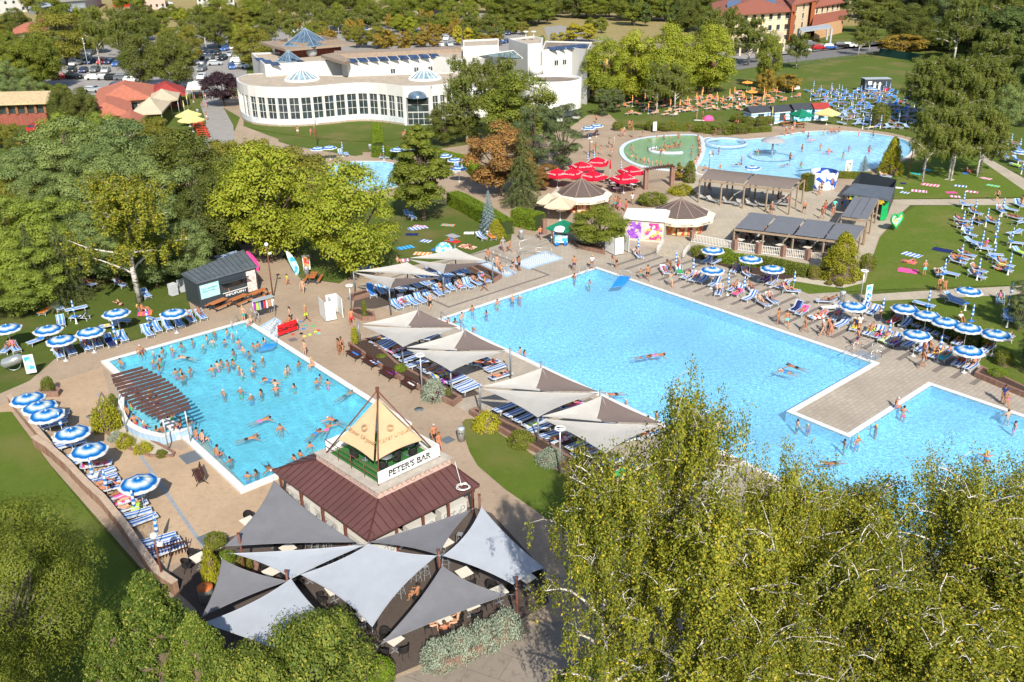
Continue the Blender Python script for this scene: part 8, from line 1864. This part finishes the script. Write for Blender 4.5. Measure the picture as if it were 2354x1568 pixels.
def round_kiosk(label,apex,yrow,cx,wr,eave_y,base_y):
 """apex: roof tip; cx, eave_y, wr: outline of the eaves; base_y: foot of the front wall"""
 f=c9(cx,base_y);ze=TOP(*f,c9(0,eave_y+18)[1]);g=G(*c9(cx,(yrow)),ze);w=(G(*c9(cx+wr,yrow),ze)-g).length;r=thing('round_kiosk',label,'kiosk',(g.x,g.y,0));n=10
 za=ze;lo,hi=ze,ze+6
 for _ in range(30):
  m_=(lo+hi)/2
  if PIX((g.x,g.y,m_))[1]>c9(0,apex[1])[1]:lo=m_
  else:hi=m_
 b=MB();b.lathe((0,0,0),[(w*.8,ze+.32),(.02,lo)],n,False);kid(r,'shingle_roof',b,M_SHING);b=MB();b.lathe((0,0,0),[(w,ze-.35),(w,ze+.05),(w*.79,ze+.34)],n,False);kid(r,'awning',b,M_FRAMEB)
 b=MB()
 for k in range(n):a=2*PI*k/n;b.bar((w*.8*math.cos(a),w*.8*math.sin(a),ze+.34),(0,0,lo+.03),.1,.05)
 b.cyl((0,0,lo-.1),.1,.4,6);kid(r,'roof_ribs',b,mat('rib_brown',(.24,.17,.14),.8))
 b=MB();b.lathe((0,0,0),[(w*.66,0),(w*.66,ze-.02)],n,False);kid(r,'wall',b,mat('dark_timber',(.12,.06,.03)))
 for k in range(n):
  a=2*PI*(k+.5)/n
  if math.sin(a)>.3:continue
  rr=w*.66*math.cos(PI/n)+.04;p=Vector((rr*math.cos(a),rr*math.sin(a),0));b=MB();b.box((p.x,p.y,.65),(.05,w*.36,1.1),a);kid(r,'poster',b,M_FOOD);b=MB();b.box((p.x,p.y,1.75),(.04,w*.34,.8),a);kid(r,'serving_window',b,M_GLASS)
  q=Vector((w*.955*math.cos(a)*math.cos(PI/n)/.955+.02*math.cos(a),w*math.sin(a)*math.cos(PI/n)+.02*math.sin(a),ze-.15));place_text(r,'Coca-Cola',.34,M_INK,q,(-math.sin(a),math.cos(a),0),(0,0,1),shear=.3,local=True)
 return r
round_kiosk('left round snack kiosk with brown conical shingle roof',(268,265),375,275,215,385,500);round_kiosk('right round snack kiosk with brown conical roof and food posters',(965,405),515,960,245,560,685)
P_=GP([c9(575,690),c9(840,712),c9(868,640),c9(600,630)]);r=thing('snack_stall','white-roofed snack stall with pink and purple posters','stall',(*P_[0],0));b=MB();b.prism(P_,0,2.5,top=False);obj('wall',b,mat('stall_wall',(.5,.45,.4)),r);b=MB();b.prism(offset(P_,.25),2.5,2.75);obj('roof',b,M_WHITEC,r)
a_,b__=Vector(P_[0]),Vector(P_[1])
for u0_,u1_,m_ in((.05,.42,M_PURP),(.52,.95,M_PINKP)):face(r,u0_,u1_,.3,2.2,m_,.04,'poster',a_,(b__-a_).normalized(),Vector(((b__-a_).y,-(b__-a_).x)).normalized(),(b__-a_).length,math.atan2((b__-a_).y,(b__-a_).x))
def pergola(label,roofpts,cv,ground,n,m_,z=None,bays=4,hump=0):
 """roofpts: roof corners front-left, front-right, back-right, back-left; ground: foot of the front-left post"""
 f=cv(*ground);z=z or TOP(*f,cv(*roofpts[0])[1]);P=[at(cv,p,z)for p in roofpts];r=thing('pergola',label,'pergola',(P[0].x,P[0].y,0))
 for i in range(bays):
  t0,t1=i/bays+.008,(i+1)/bays-.008;a,b_,c,d=P[0].lerp(P[1],t0),P[0].lerp(P[1],t1),P[3].lerp(P[2],t1),P[3].lerp(P[2],t0);bb=MB();k=8;vs=[]
  for j in range(k+1):s=j/k;hz=Vector((0,0,.12+hump*math.sin(s*PI)));vs+=[a.lerp(d,s)+hz,b_.lerp(c,s)+hz]
  bb.add(vs,[(2*j,2*j+1,2*j+3,2*j+2)for j in range(k)],True);obj('fabric_panel',bb,m_,r)
  bb=MB();bb.bar(a,d,.07,.14);obj('rafter',bb,M_BEAMT,r)
 bb=MB();bb.bar(P[1],P[2],.07,.14);obj('rafter',bb,M_BEAMT,r)
 for a,b_ in((P[0],P[1]),(P[3],P[2])):bb=MB();bb.bar(a-Vector((0,0,.1)),b_-Vector((0,0,.1)),.12,.22);obj('beam',bb,M_BEAMT,r)
 for s in(0,.5,1):
  for i in range(n):p=P[0].lerp(P[1],i/(n-1)).lerp(P[3].lerp(P[2],i/(n-1)),s*.96+.02);bb=MB();bb.box((p.x,p.y,z/2),(.16,.16,z),.4);obj('post',bb,M_BEAMT,r)
 return r,P
M_PG=cloth_mat('grey_blue_shade',(.16,.17,.195),.1);M_PB=cloth_mat('taupe_shade',(.2,.165,.145),.1)
pergola('long pergola with four grey-blue fabric bays above the dining terrace',[(380,1248),(1720,1410),(1830,1230),(548,1075)],ca,(368,1445),5,M_PG,bays=4);pergola('pergola with humped taupe roof and cushioned benches beside the play pool',[(0,705),(1010,830),(1160,712),(130,598)],ca,(20,880),5,M_PB,3.1,2,.35)
pergola('small pergola with dark and white shade bands beside the juice bar',[(1560,1120),(1850,1160),(1975,925),(1700,905)],ca,(1570,1290),2,M_PG,2.9,3)
P_=GP([ca(1650,960),ca(2060,1130),ca(2140,920),ca(1750,830)]);r=thing('juice_bar','black flat-roofed juice bar with fruit pictures and corrugated roof','kiosk',(*P_[0],0));b=MB();b.prism(P_,0,2.6,top=False);obj('wall',b,M_NAVY,r);R4=[at(ca,p,2.9)for p in((1580,850),(2105,930),(2150,795),(1700,745))];b=MB();b.prism([(p.x,p.y)for p in R4],2.65,2.9);obj('roof',b,mat('corrugated_dark',(.09,.1,.12),.5,.2,1),r)
b=MB();p,q=R4[0],R4[1];m=(p+q)/2;b.box((m.x,m.y-.06,2.45),((q-p).length*.8,.08,.5),math.atan2((q-p).y,(q-p).x));obj('fruit_panel',b,m_poster('fruit_print',[(.02,.02,.02),(.5,.5,.03),(.6,.2,.02),(.15,.4,.05)],4),r)
b=MB();g=G(*ca(2020,1160));b.box((g.x,g.y,1.2),(.9,.1,2.2),.3);obj('green_door',b,mat('bright_green',(.01,.3,.08),.5),r)
g=G(*ca(2155,1275));r=thing('selfie_frame','green heart-shaped photo frame standing on the lawn','frame',tuple(g));b=MB();pts=[Vector((1.0*math.sin(t)**3,0,1.35+.062*(13*math.cos(t)-5*math.cos(2*t)-2*math.cos(3*t)-math.cos(4*t))))for t in np.linspace(0,2*PI,40)];b.tube(pts,.12,6);kid(r,'heart_rim',b,MATS['bright_green']);b=MB();b.add([p*1 for p in pts[:-1]]+[p+Vector((0,.06,0))for p in pts[:-1]],[tuple(range(39)),tuple(range(77,38,-1))]);kid(r,'printed_panel',b,m_poster('aqua_green_print',[(.3,.6,.6),(.5,.6,.1),(.7,.7,.6),(.1,.4,.2)],4));r.rotation_euler=(0,0,.5)
for i,(x,y)in enumerate([(440,1440),(660,1460),(880,1500),(640,1390),(910,1420),(1120,1455),(1200,1380),(1260,1450),(1180,1525),(730,1310),(880,1340),(470,1330),(1010,1300),(1350,1490)]):tset(ca,x,y,(0,120,240)if i%2 else(60,200),'under the grey dining pergola',desc='dining table')
for i,(x,y)in enumerate([(140,960),(310,980),(420,990),(560,1000),(680,1010),(820,1030),(120,880),(400,900),(520,880),(720,930),(900,1000),(960,960),(40,930)]):o=LG['grey',(35,55)[i%2]].put(G(*ca(x,y))+Vector((0,0,.02)),[2.2,2.6,1.2][i%3],group='grey cushioned benches');later(o,'grey cushioned lounge seat','under the taupe pergola')
for i,(x,y)in enumerate([(500,1370),(555,1350),(410,1400),(640,1345),(720,1330),(880,1380),(1050,1420),(1060,1370)]):person(*ca(x,y),'sit','mf'[i%2],i,COLW[i],z=.35,simple=True,place='dining under the grey pergola')
for i,(x,y)in enumerate([(880,950),(890,910),(980,970),(100,830)]):person(*ca(x,y),'sit','mf'[i%2],2+i,COLW[i+1],z=.35,simple=True,place='under the taupe pergola')
r=thing('terrace_railing','white railing with brick posts along the dining terrace','railing',tuple(G(*c3(300,150))));q=[c3(60,100),c3(360,155),c3(520,180),c3(690,200),c3(860,225),c3(980,250)]
for a,c in zip(q[:-1],q[1:]):
 A,B=G(*a),G(*c);b=MB();n=int((B-A).length/.18)
 for k in range(n+1):p=A.lerp(B,k/n);b.box((p.x,p.y,.5),(.04,.04,.9),0)
 for z_ in(.1,.95):b.bar(A+Vector((0,0,z_)),B+Vector((0,0,z_)),.05,.05)
 obj('railing_panel',b,M_WHITE,r);b=MB();b.box((B.x,B.y,.6),(.5,.5,1.2),.4);obj('brick_post',b,M_BRICKG,r)
M_CANR=cloth_mat('red_canopy',(.62,.02,.05),.3);M_CANG=cloth_mat('green_canopy',(.02,.22,.13),.3);M_CANY=cloth_mat('pale_yellow_canopy',(.75,.64,.28),.3)
for key,mt_ in(('red',M_CANR),('green',M_CANG),('yellow',M_CANY),('beige',M_BEIGEC),('white',M_WHITEC)):UM[key]=make_parasol('market_parasol',mt_,h=2.5,rad=1.6,square=True,valance=.2)
UM['redfurl']=make_parasol('furled_parasol',M_CANR,False,h=2.6,furl=M_CANR);UM['yellowfurl']=make_parasol('furled_parasol',M_CANY,False,h=2.8,furl=M_CANY)
def big(cv,x,y,key,label,s=1.0,h=2.0,text=None):
 o=parasol(*cv(x,y),key,label=label,h=h,s=s,group=key+' parasols')
 if text:
  for k in range(4):
   a=PI/2*k;rr=1.15;q=Vector((rr*math.cos(a),rr*math.sin(a),2.05));sl=Vector((math.cos(a),math.sin(a),-.42)).normalized();place_text(o,text,.42,M_WHITE if key!='beige' else M_INK,q+Vector((0,0,.05)),(-math.sin(a),math.cos(a),0),-sl,shear=.3,local=True)
for x,y,lab in((385,155,'farthest left'),(355,250,'left middle'),(625,215,'right rear'),(570,268,'right front'),(205,235,'half under the pine'),(110,235,'leftmost under the pine'),(280,185,'small one behind the pine')):big(c9,x,y,'red','red soft drink parasol, '+lab,1.05,text='Coca-Cola')
big(c9,475,190,'redfurl','furled red parasol among the red parasols',1.1,2.0);big(c9,130,448,'beige','beige parasol in front of the left round kiosk',1.15,text=None);big(c9,50,405,'beige','beige awning parasol at the left of the round kiosk',1);big(c9,150,590,'green','green parasol over the ice cream cart',1.0)
big(t3,820,790,'green','dark green parasol beside the beach huts',1.1);big(t3,1000,785,'yellow','pale yellow parasol beside the beach huts',1.15);big(t3,618,790,'yellowfurl','furled straw parasol between the beach huts',1.1,1.9)
for x,y,k,l in((1365,610,'white','white parasol at the park gate'),(1300,800,'yellow','pale yellow parasol by the red benches'),(1320,835,'yellow','nearest pale yellow parasol by the red benches'),(1325,640,'yellowfurl','furled yellow parasol at the gate'),(1290,695,'yellowfurl','furled yellow parasol beside the tents'),(1270,750,'yellowfurl','furled yellow parasol by the lower tent')):big(t1,x,y,k,l,1.2)
for i in range(7):p=G(*t1(1360+i*8,862+i*15));b=MB();b.box((0,0,.45),(2.0,.3,.08));b.box((0,.5,.72),(2.0,.6,.08));[b.box((x,.25,.35),(.1,.8,.7))for x in(-.8,.8)];o=obj('beer_bench',b,mat('red_bench',(.45,.05,.02),.6),None,True,tuple(p));tag(o,None,'bench','red benches on the avenue');later(o,'red beer garden bench','on the avenue')
for x,y in((500,335),(520,370),(430,300),(610,320),(650,325),(540,320),(620,345)):tset(c9,x,y,(0,180),'under the red parasols',TW_,desc='white cafe table')
def hut(x,y,x2,y2,depth,m_,roofm,label):
 A,B=G(*t3(x,y)),G(*t3(x2,y2));d=B-A;n=Vector((-d.y,d.x,0)).normalized();P=[A,B,B+n*depth,A+n*depth];house(label,'beach_hut',[(p.x,p.y)for p in P]if False else[PIX(p)for p in P],2.2,m_,roofm,'gable',.25,.9,(1,),'hut')
def m_strip(name,c1_,c2_):
 m,nt,out=nt_new(name);s=nt.nodes.new('ShaderNodeSeparateXYZ');nt.links.new(coords(nt),s.inputs[0]);finish(nt,out,ramp(nt,mth(nt,'FRACT',mth(nt,'MULTIPLY',s.outputs['Z'],1.6)),[(0,c1_),(.5,c2_)],'CONSTANT'),.7);return m
M_HUT=m_strip('blue_white_boards',(.7,.72,.72),(.18,.38,.6));M_ANTH=mat('dark_roof_felt',(.04,.045,.055),.8)
hut(468,862,600,850,2.6,M_HUT,M_ANTH,'blue striped beach hut nearest the round shrubs');hut(630,855,735,845,2.6,M_HUT,M_ANTH,'second blue striped beach hut with open counter');hut(765,840,885,832,2.4,M_AQUAP,M_ANTH,'aqua beach hut behind the green parasol');hut(905,835,1000,830,2.2,M_HUT,M_TILER,'beach hut with crimson roof beside the yellow parasol')
A,B=G(*t3(1243,632)),G(*t3(1430,637));zt=TOP(*t3(1243,632),t3(0,545)[1]);r=thing('stage_board','black lawn stage box with painted white figures','stage',tuple(A));m=(A+B)/2;b=MB();b.box((m.x,m.y+1.2,zt/2),((B-A).length,2.4,zt));obj('black_box',b,M_NAVY,r);b=MB();b.box((m.x,m.y+1.2,zt+.06),((B-A).length+.2,2.6,.1));obj('roof',b,M_SHED,r)
b=MB();W=(B-A).length;f_=lambda u,v:(A.x+W*u,m.y-.03,zt*v);b.box(f_(.18,.72),(W*.15,.04,zt*.28));obj('white_square',b,M_WHITE,r)
for u in(.38,.57):
 b=MB();b.box(f_(u,.38),(.5,.04,zt*.4));b.box(f_(u,.7),(.35,.04,.4));b.box(f_(u,.62),(.9,.035,.12));obj('painted_figure',b,M_WHITE,r)
b=MB();b.box(f_(.85,.2),(.8,.04,.6));obj('red_mark',b,M_REDP,r);g=[G(*t3(1240,645)),G(*t3(1440,650))];b=MB();b.box(((g[0].x+g[1].x)/2,g[0].y+.4,.1),(W*1.1,1.6,.2));obj('plinth',b,M_CONC,r)
for x,y,c,lab in((778,612,(.6,.6,.55),'pale dome beach tent on the north meadow'),(178,828,(.7,.08,.25),'pink and blue pop-up beach tent')):g=G(*t3(x,y));b=MB();b.ball((0,0,0),.95,8,(1.1,.8,.95));tag(obj('beach_tent',b,mat('tent_%d'%x,c),None,True,tuple(g)),lab,'tent')
for cv,x,y,lab in((c2,708,160,'turquoise pop-up beach tent on the sunbathing lawn'),(c1,625,125,'blue and white pop-up tent among the pines')):g=G(*cv(x,y));b=MB();b.ball((0,0,0),.95,8,(1.1,.9,1.05));tag(obj('beach_tent',b,M_AQUAP,None,True,tuple(g)),lab,'tent')
g=G(*t3(615,1068));r=thing('mushroom_fountain','grey mushroom fountain standing in the play pool','fountain',(g.x,g.y,-.6));b=MB();b.cyl((0,0,0),.16,3.0,10);kid(r,'stem',b,M_STEEL);b=MB();b.lathe((0,0,2.75),[(1.9,0),(1.5,.35),(.8,.6),(.02,.72)],24);kid(r,'cap',b,mat('fountain_grey',(.3,.3,.31),.6));b=MB();b.lathe((0,0,.45),[(3.6,.1),(3.3,.2),(3.0,.1)],30);kid(r,'bubble_ring',b,M_TILEB)
g=G(*t3(300,985));b=MB();b.lathe((0,0,0),[(3.6,-.1),(3.6,.22),(3.1,.22),(3.1,-.1)],36);tag(obj('whirlpool_rim',b,M_TILEB,None,True,tuple(g)),'round pale blue whirlpool rim in the play pool','whirlpool');g=G(*t2(2270,1040));b=MB();b.tube([(2.6*math.cos(t)*1.3,2.4*math.sin(t),.12)for t in np.linspace(2.2,5.2,18)],.25,6);tag(obj('bench_arc',b,mat('pale_blue_coping',(.5,.58,.68)),None,True,tuple(g)),'curved pale bench arc in the thermal pool','bench')
r=thing('slide_tower','white and blue slide tower by the play pool corner','slide',tuple(G(*t3(965,1290))));b=MB();b.lathe((0,0,0),[(1.7,0),(1.85,2.2),(1.8,2.25)],18);kid(r,'wave_print_tub',b,m_poster('wave_print',[(.75,.77,.8),(.7,.74,.8),(.03,.1,.45)],1.2));a,c=G(*t3(900,1240)),G(*t3(800,1190));b=MB();o_=r.location;b.bar(Vector((a.x,a.y,1.5))-o_,Vector((c.x,c.y,.25))-o_,.9,.15);kid(r,'slide_chute',b,mat('chute_blue',(.25,.4,.65),.4))
A=G(*t3(1135,1215));r=thing('notice_board','white notice board beside the play pool','notice board',tuple(A));b=MB();b.box((0,0,1.4),(1.3,.08,1.8),.5);kid(r,'panel',b,M_WHITE);b=MB();b.box((-.03,-.05,1.4),(.9,.05,1.1),.5);kid(r,'print',b,m_poster('grey_print',[(.2,.2,.2),(.6,.6,.6),(.4,.5,.35)],5))
for cv,x,y,lab,m_ in((c1,225,1025,'white notice board with blue print at the lawn edge',M_AQUAP),(c3,1272,525,'white notice board by the east path',M_AQUAP),(c1,2120,310,'tall white menu board with colour pictures',M_FOOD),(t2,2160,915,'white sign board by the thermal pool',M_WHITE)):
 r=thing('notice_board',lab,'notice board',tuple(G(*cv(x,y))),.4);b=MB();b.box((0,0,1.1),(.75,.06,1.6));kid(r,'panel',b,M_WHITE);b=MB();b.box((0,-.04,1.2),(.6,.04,1.1));kid(r,'print',b,m_)
for cv,x,y,m_,lab,hh in((c1,2040,325,M_AQUAP,'tall curved blue and white beach flag',2.6),(c1,1765,300,mat('hot_pink',(.75,.05,.25),.6),'pink round-topped flag behind the kiosk',2.2)):g=G(*cv(x,y));b=MB();n=12;L_p=[(-.9*math.sin(t*1.25)*(1-t*.1),0,hh*t)for t in np.linspace(0,1,n)];R_p=[(p[0]+.15+.62*math.sin(PI*min(1,t+.02))**.6,.0,p[2])for p,t in zip(L_p,np.linspace(0,1,n))];b.add(L_p+R_p+[(p[0],.03,p[2])for p in L_p+R_p],[(i,n+i,n+i+1,i+1)for i in range(n-1)]+[(2*n+i,2*n+i+1,3*n+i+1,3*n+i)for i in range(n-1)]);tag(obj('beach_flag',b,m_,None,True,tuple(g)),lab,'flag')
g=G(*c2(1510,120));r=thing('ice_cream_cart','white and blue ice cream cart with arched roof','cart',tuple(g),.2);b=MB();b.box((0,0,.75),(1.5,.8,.8));kid(r,'body',b,M_AQUAP);b=MB();b.lathe((0,0,1.75),[(.8,0),(.6,.35),(.02,.5)],14);kid(r,'roof',b,M_WHITE)
for x in(-.5,.5):
 b=MB();b.tube([(x,-.45,.25),(x,-.4,.25)],.25,14);kid(r,'wheel',b,M_SBLUE)
for x in(-.7,.7):b=MB();b.cyl((x,0,1.1),.03,.7,6);kid(r,'post',b,M_SBLUE)
for p,q,lab in((((1430,505)),((1490,470)),0),):pass
g=G(*c1(100,990));r=thing('glass_capsule','tilted transparent glass capsule sculpture on a ring stand','sculpture',tuple(g),.3);b=MB();b.tube([(-.9,0,.7),(-.6,0,.75),(.6,0,1.1),(.9,0,1.25)],[.1,.42,.42,.1],16);kid(r,'capsule',b,mat('silver_glass',(.4,.42,.42),.15,.1,metal=.6));b=MB();b.tube([(.55*math.cos(t),.1,.55+.5*math.sin(t))for t in np.linspace(2.6,6.8,18)],.03,5);kid(r,'ring_stand',b,M_STEEL)
g=G(*c9(700,300));r=thing('brick_gate_pergola','dark slatted beam on two brick pillars by the cafe','pergola',tuple(G(*c9(718,340))))
for p,h in((c9(718,342),2.7),(c9(898,318),2.7)):q=G(*p);b=MB();b.box((q.x,q.y,h/2),(.55,.55,h),.3);obj('brick_pillar',b,M_BRICKG,r)
A,B=G(*c9(718,342)),G(*c9(898,318));
for k in range(12):p=A.lerp(B,k/11);b=MB();b.box((p.x,p.y,2.85),(.1,1.4,.14),.3);obj('slat',b,M_BROWNP,r)
for i,(x,y)in enumerate(((1390,1560),(20,600))):pass
for i in range(2):q=G(*[c9(20,650),c3(65,100)][i]);b=MB();b.box((q.x,q.y,.9),(.5,.5,1.8-i),.3);tag(obj('brick_pillar',b,M_BRICKG),['brick pillar left of the ice cream cart','brick pillar at the head of the plaza steps'][i],'pillar')
b=MB()
for k in range(7):b.prism([G2(*c9(800-k*0,800-k*9)),G2(*c9(960+k*4,830-k*9)),G2(*c9(985,770-k*9)),G2(*c9(845,745-k*9))],.02+k*.004,.07+k*.07)if k<5 else None
struct('plaza_steps',b,M_PALE)
r=thing('stair_railing','white railings on both sides of the plaza steps','railing',tuple(G(*c9(800,800))));[rail(r,G2(*c9(*p)),G2(*c9(*q)),0,1.0,6,M_WHITE,3)for p,q in(((795,800),(842,740)),((975,830),(1020,770)))]
def car(shape,colr):
 r=thing('parked_car','x','car');w=.88;prof={'est':[(-2.2,.55),(-2.15,.9),(-1.5,1.42),(.5,1.45),(1.15,1.0),(2.1,.85),(2.2,.5)],'hat':[(-1.95,.5),(-1.9,.95),(-1.35,1.48),(.35,1.5),(1.05,1.02),(1.9,.85),(2.0,.5)],'suv':[(-2.2,.6),(-2.15,1.1),(-1.7,1.62),(.4,1.65),(1.1,1.15),(2.1,1.0),(2.2,.55)],'van':[(-2.3,.6),(-2.28,1.2),(-2.1,1.85),(1.1,1.85),(1.8,1.2),(2.3,1.0),(2.35,.5)]}[shape]
 b=MB();n=len(prof);bot=[(x,.28)for x,z in prof];belt=[(x,min(z,1.0 if shape!='van' else 1.15))for x,z in prof];vs=[]
 for x,z in prof:yw=w if z<1.05 else w*.78;vs+=[(x,-yw,z),(x,yw,z)]
 o=len(vs);vs+=[(x,s*w,z)for(x,z)in belt for s in(-1,1)];q=len(vs);vs+=[(x,s*w*.97,.28)for x,z in prof for s in(-1,1)]
 fs=[(2*i,2*i+1,2*i+3,2*i+2)for i in range(n-1)]
 for i in range(n-1):
  for s in(0,1):fs+=[(2*i+s,2*i+2+s,o+2*i+2+s,o+2*i+s),(o+2*i+s,o+2*i+2+s,q+2*i+2+s,q+2*i+s)]
 fs+=[(0,1,q+1,q),(2*n-2,2*n-1,q+2*n-1,q+2*n-2)];b.add(vs,fs);kid(r,'body',b,mat('carpaint_'+colr[0],colr[1],.25,.02,spec=.6))
 b=MB();P=prof
 for i in(1,3):(x0,z0),(x1,z1)=P[i],P[i+1];dz=.02;b.quad((x0+(x1-x0)*.12,-.66,z0+(z1-z0)*.12+dz),(x0+(x1-x0)*.12,.66,z0+(z1-z0)*.12+dz),(x0+(x1-x0)*.88,.66 if i==1 else .74,z0+(z1-z0)*.88+dz),(x0+(x1-x0)*.88,-.66 if i==1 else-.74,z0+(z1-z0)*.88+dz))
 kid(r,'windscreen',b,M_GLASS);b=MB()
 for s in(-1,1):b.quad((P[2][0]-.1,s*.715,P[2][1]-.12),(P[3][0]+.1,s*.715,P[3][1]-.12),(P[4][0]-.12,s*.885,1.04),(P[1][0]+.3,s*.885,1.04))
 kid(r,'side_windows',b,M_GLASS)
 for x in(-1.3,1.3):
  for s in(-1,1):b=MB();b.tube([(x,s*.72,.32),(x,s*.9,.32)],.32,12);kid(r,'wheel',b,M_INK)
 for s in(-1,1):b=MB();b.box((P[-1][0]-.03,s*.62,.72),(.1,.32,.14));kid(r,'headlight',b,M_WHITE);b=MB();b.box((P[0][0]+.02,s*.68,.82),(.06,.22,.2));kid(r,'tail_light',b,M_REDP)
 return Proto(r)
CC=[('white',(.7,.7,.7)),('silver',(.36,.38,.4)),('black',(.012,.012,.015)),('navy',(.015,.03,.09)),('red',(.35,.015,.02)),('grey',(.12,.13,.14)),('blue',(.03,.1,.32))]
CARS=[car(s,c)for s,c in(('est',CC[0]),('hat',CC[1]),('suv',CC[2]),('est',CC[3]),('hat',CC[4]),('suv',CC[5]),('hat',CC[0]),('est',CC[1]),('est',CC[2]),('hat',CC[6]))];CN=['white','silver','black','navy','red','grey','white','silver','black','blue']
def cars(cv,txt,place):
 for it in txt.split(';'):
  w=it.split();x,y=cv(float(w[0]),float(w[1]));i=int(w[3])if len(w)>3 else random.randrange(10);o=CARS[i].put(G(x,y),R(float(w[2])+random.uniform(-6,6)),group='cars parked '+place);later(o,CN[i]+' parked car',place)
cars(t1,'500 500 -80 2;578 500 -80 3;658 497 -80 5;732 500 -80 1;528 450 -100 0;625 440 -90 3;702 440 -90 4;757 440 -90 3;808 455 -90 9;430 545 10 4;515 545 -10 2;655 550 0 0;725 550 10 1;788 553 0 2;852 553 0 5;912 565 0 6;650 635 -15 1;825 605 0 3;585 405 0 1;625 380 -90 5;890 355 60 0;905 335 60 9;250 430 80 3;255 465 80 5;568 430 90 2','in the left car park')
cars(t1,'1380 415 -90 2;1450 412 -90 5;1537 415 -90 2;1590 390 -90 1;1635 400 -90 7;1350 448 0 0;1485 450 0 1;1395 490 -90 5;1395 545 -90 0;1600 475 -70 9;1640 430 0 6;1500 380 -90 2;1555 350 -90 9;1400 360 -90 3;1610 340 -90 0;1600 300 -90 2;1625 265 -90 3;1640 240 -90 2;1450 380 -90 3;2040 230 -90 0;2055 250 -90 2;1360 345 -90 1;1665 470 -30 0;1365 390 -90 4','in the middle car park')
cars(t2,'168 215 -80 9;212 210 -90 0;265 215 -90 6;415 210 -90 9;452 225 -90 4;478 250 -90 2;505 285 -90 1;685 320 -80 0;745 318 -70 1;670 275 -80 2;505 305 -90 9;880 265 30 4;1045 275 -90 0;1095 300 10 9;1130 295 0 3;575 225 -90 0;370 200 -90 3;1075 270 -60 2;725 275 -90 0;655 305 -60 9;890 240 -90 4;1150 240 -90 3;1080 255 -90 0;480 225 -80 5;210 195 -90 3','behind the flat roofs')
cars(t3,'830 358 0 0;932 342 5 4;1012 338 0 9;1095 328 -8 2;1148 325 -8 0;870 315 0 5','in front of the hotel');cars(t1,'1165 30 0 0;1125 65 0 0;258 905 90 4','at the far left edge')
for a,c,n,h,lab in(((1755,158),(2020,128),15,1.5,'wire fence along the hotel road'),((0,225),(100,218),6,1.8,'green mesh fence by the left car park')):
 A,B=G(*a),G(*c);r=thing('wire_fence',lab,'fence',tuple(A))
 for k in range(n+1):p=A.lerp(B,k/n);b=MB();b.cyl(p,.05,h,5);obj('post',b,M_GREYPOST,r)
 b=MB();[b.tube([A+Vector((0,0,z_)),B+Vector((0,0,z_))],.025,4)for z_ in(.1,h*.5,h)];obj('wires',b,M_GREYPOST,r)
A,B=G(2020,128),G(2120,143);b=MB();b.bar(A+Vector((0,0,1)),B+Vector((0,0,1)),.06,2);tag(obj('screen_fence',b,mat('dark_green_screen',(.01,.05,.04),.8)),'dark green screen fence beside the road gate','fence')
b=MB();A,B=G(4,222),G(102,214);b.bar(A+Vector((0,0,1.2)),B+Vector((0,0,1.2)),.06,2.4);tag(obj('screen_fence',b,MATS['dark_green_screen']),'dark green screen behind the canteen roof','fence')
def merge_far(name_stem,cat,keep,newname,label):
 os_=[o for o in col.objects if o.parent is None and o.get('category')==cat]
 os_.sort(key=lambda o:(Vector(o.location)-Vector((0,0,CAMH))).length);rest=os_[keep:]
 if not rest:return
 bpy.context.view_layer.update();V_,F_,M_,S_=[],[],[],[];mats=[];n=0
 dead=set()
 for o in rest:
  for c in[o]+list(o.children):
   if c.type!='MESH':continue
   me=c.data;k=len(me.vertices);co=np.empty(k*3,np.float32);me.vertices.foreach_get('co',co);co=co.reshape(-1,3)
   mw=np.array(c.matrix_world if c is o else o.matrix_world@c.matrix_local);V_.append(co@mw[:3,:3].T+mw[:3,3])
   ms=[s.material for s in c.material_slots]
   for m_ in ms:
    if m_ not in mats:mats.append(m_)
   for p in me.polygons:F_.append([n+i for i in p.vertices]);M_.append(mats.index(ms[p.material_index]))
   n+=k
  dead.add(o.name)
 me=bpy.data.meshes.new(newname);me.from_pydata(np.concatenate(V_).tolist(),[],F_)
 for m_ in mats:me.materials.append(m_)
 me.polygons.foreach_set('material_index',M_);me.update();tag(obj(newname,me,None),label,cat,None,'stuff')
 for k_,lst in PENDING.items():lst[:]=[o for o in lst if o.name not in dead]
 for k_ in[k_ for k_ in PENDING if not PENDING[k_]]:del PENDING[k_]
 for o in rest:
  for c in list(o.children):bpy.data.objects.remove(c)
  bpy.data.objects.remove(o)
merge_far('sun_lounger','sun lounger',300,'sun_loungers','mass of the most distant blue and orange sun loungers on the north lawn')
merge_far('person','person',300,'crowd','distant bathers in and around the far pools and lawns')
PROTOS=[p_ for p_ in PROTOS if not p_.used]
resolve_labels()
for p_ in PROTOS:
 if not p_.used:
  for c_,gs_ in p_.kids:
   for k_ in gs_:bpy.data.objects.remove(k_)
   bpy.data.objects.remove(c_)
  bpy.data.objects.remove(p_.root)
import re as _re
for o in col.objects:
 l=o.get('label')
 if l and len(l.split())>16:
  for a_,b_ in(('lying face down on a lounger','prone'),('under the two middle shade sails','under middle sails'),('on a lounger',''),('standing ',''),('reclining ',''),('in the row along','along'),('blue striped','blue'),(' on the grass',''),('on the middle of the striped east terrace','mid east terrace'),('on the north part of the striped east terrace','north east terrace'),('on the south end of the striped east terrace','south east terrace'),('along the brick wall of the ochre terrace','by ochre terrace wall'),('the ',''),('sun lounger','lounger'),('open blue and white','open'),('sitting','seated')):
   if len(l.split())>16:l=l.replace(a_,b_)
  o['label']=l
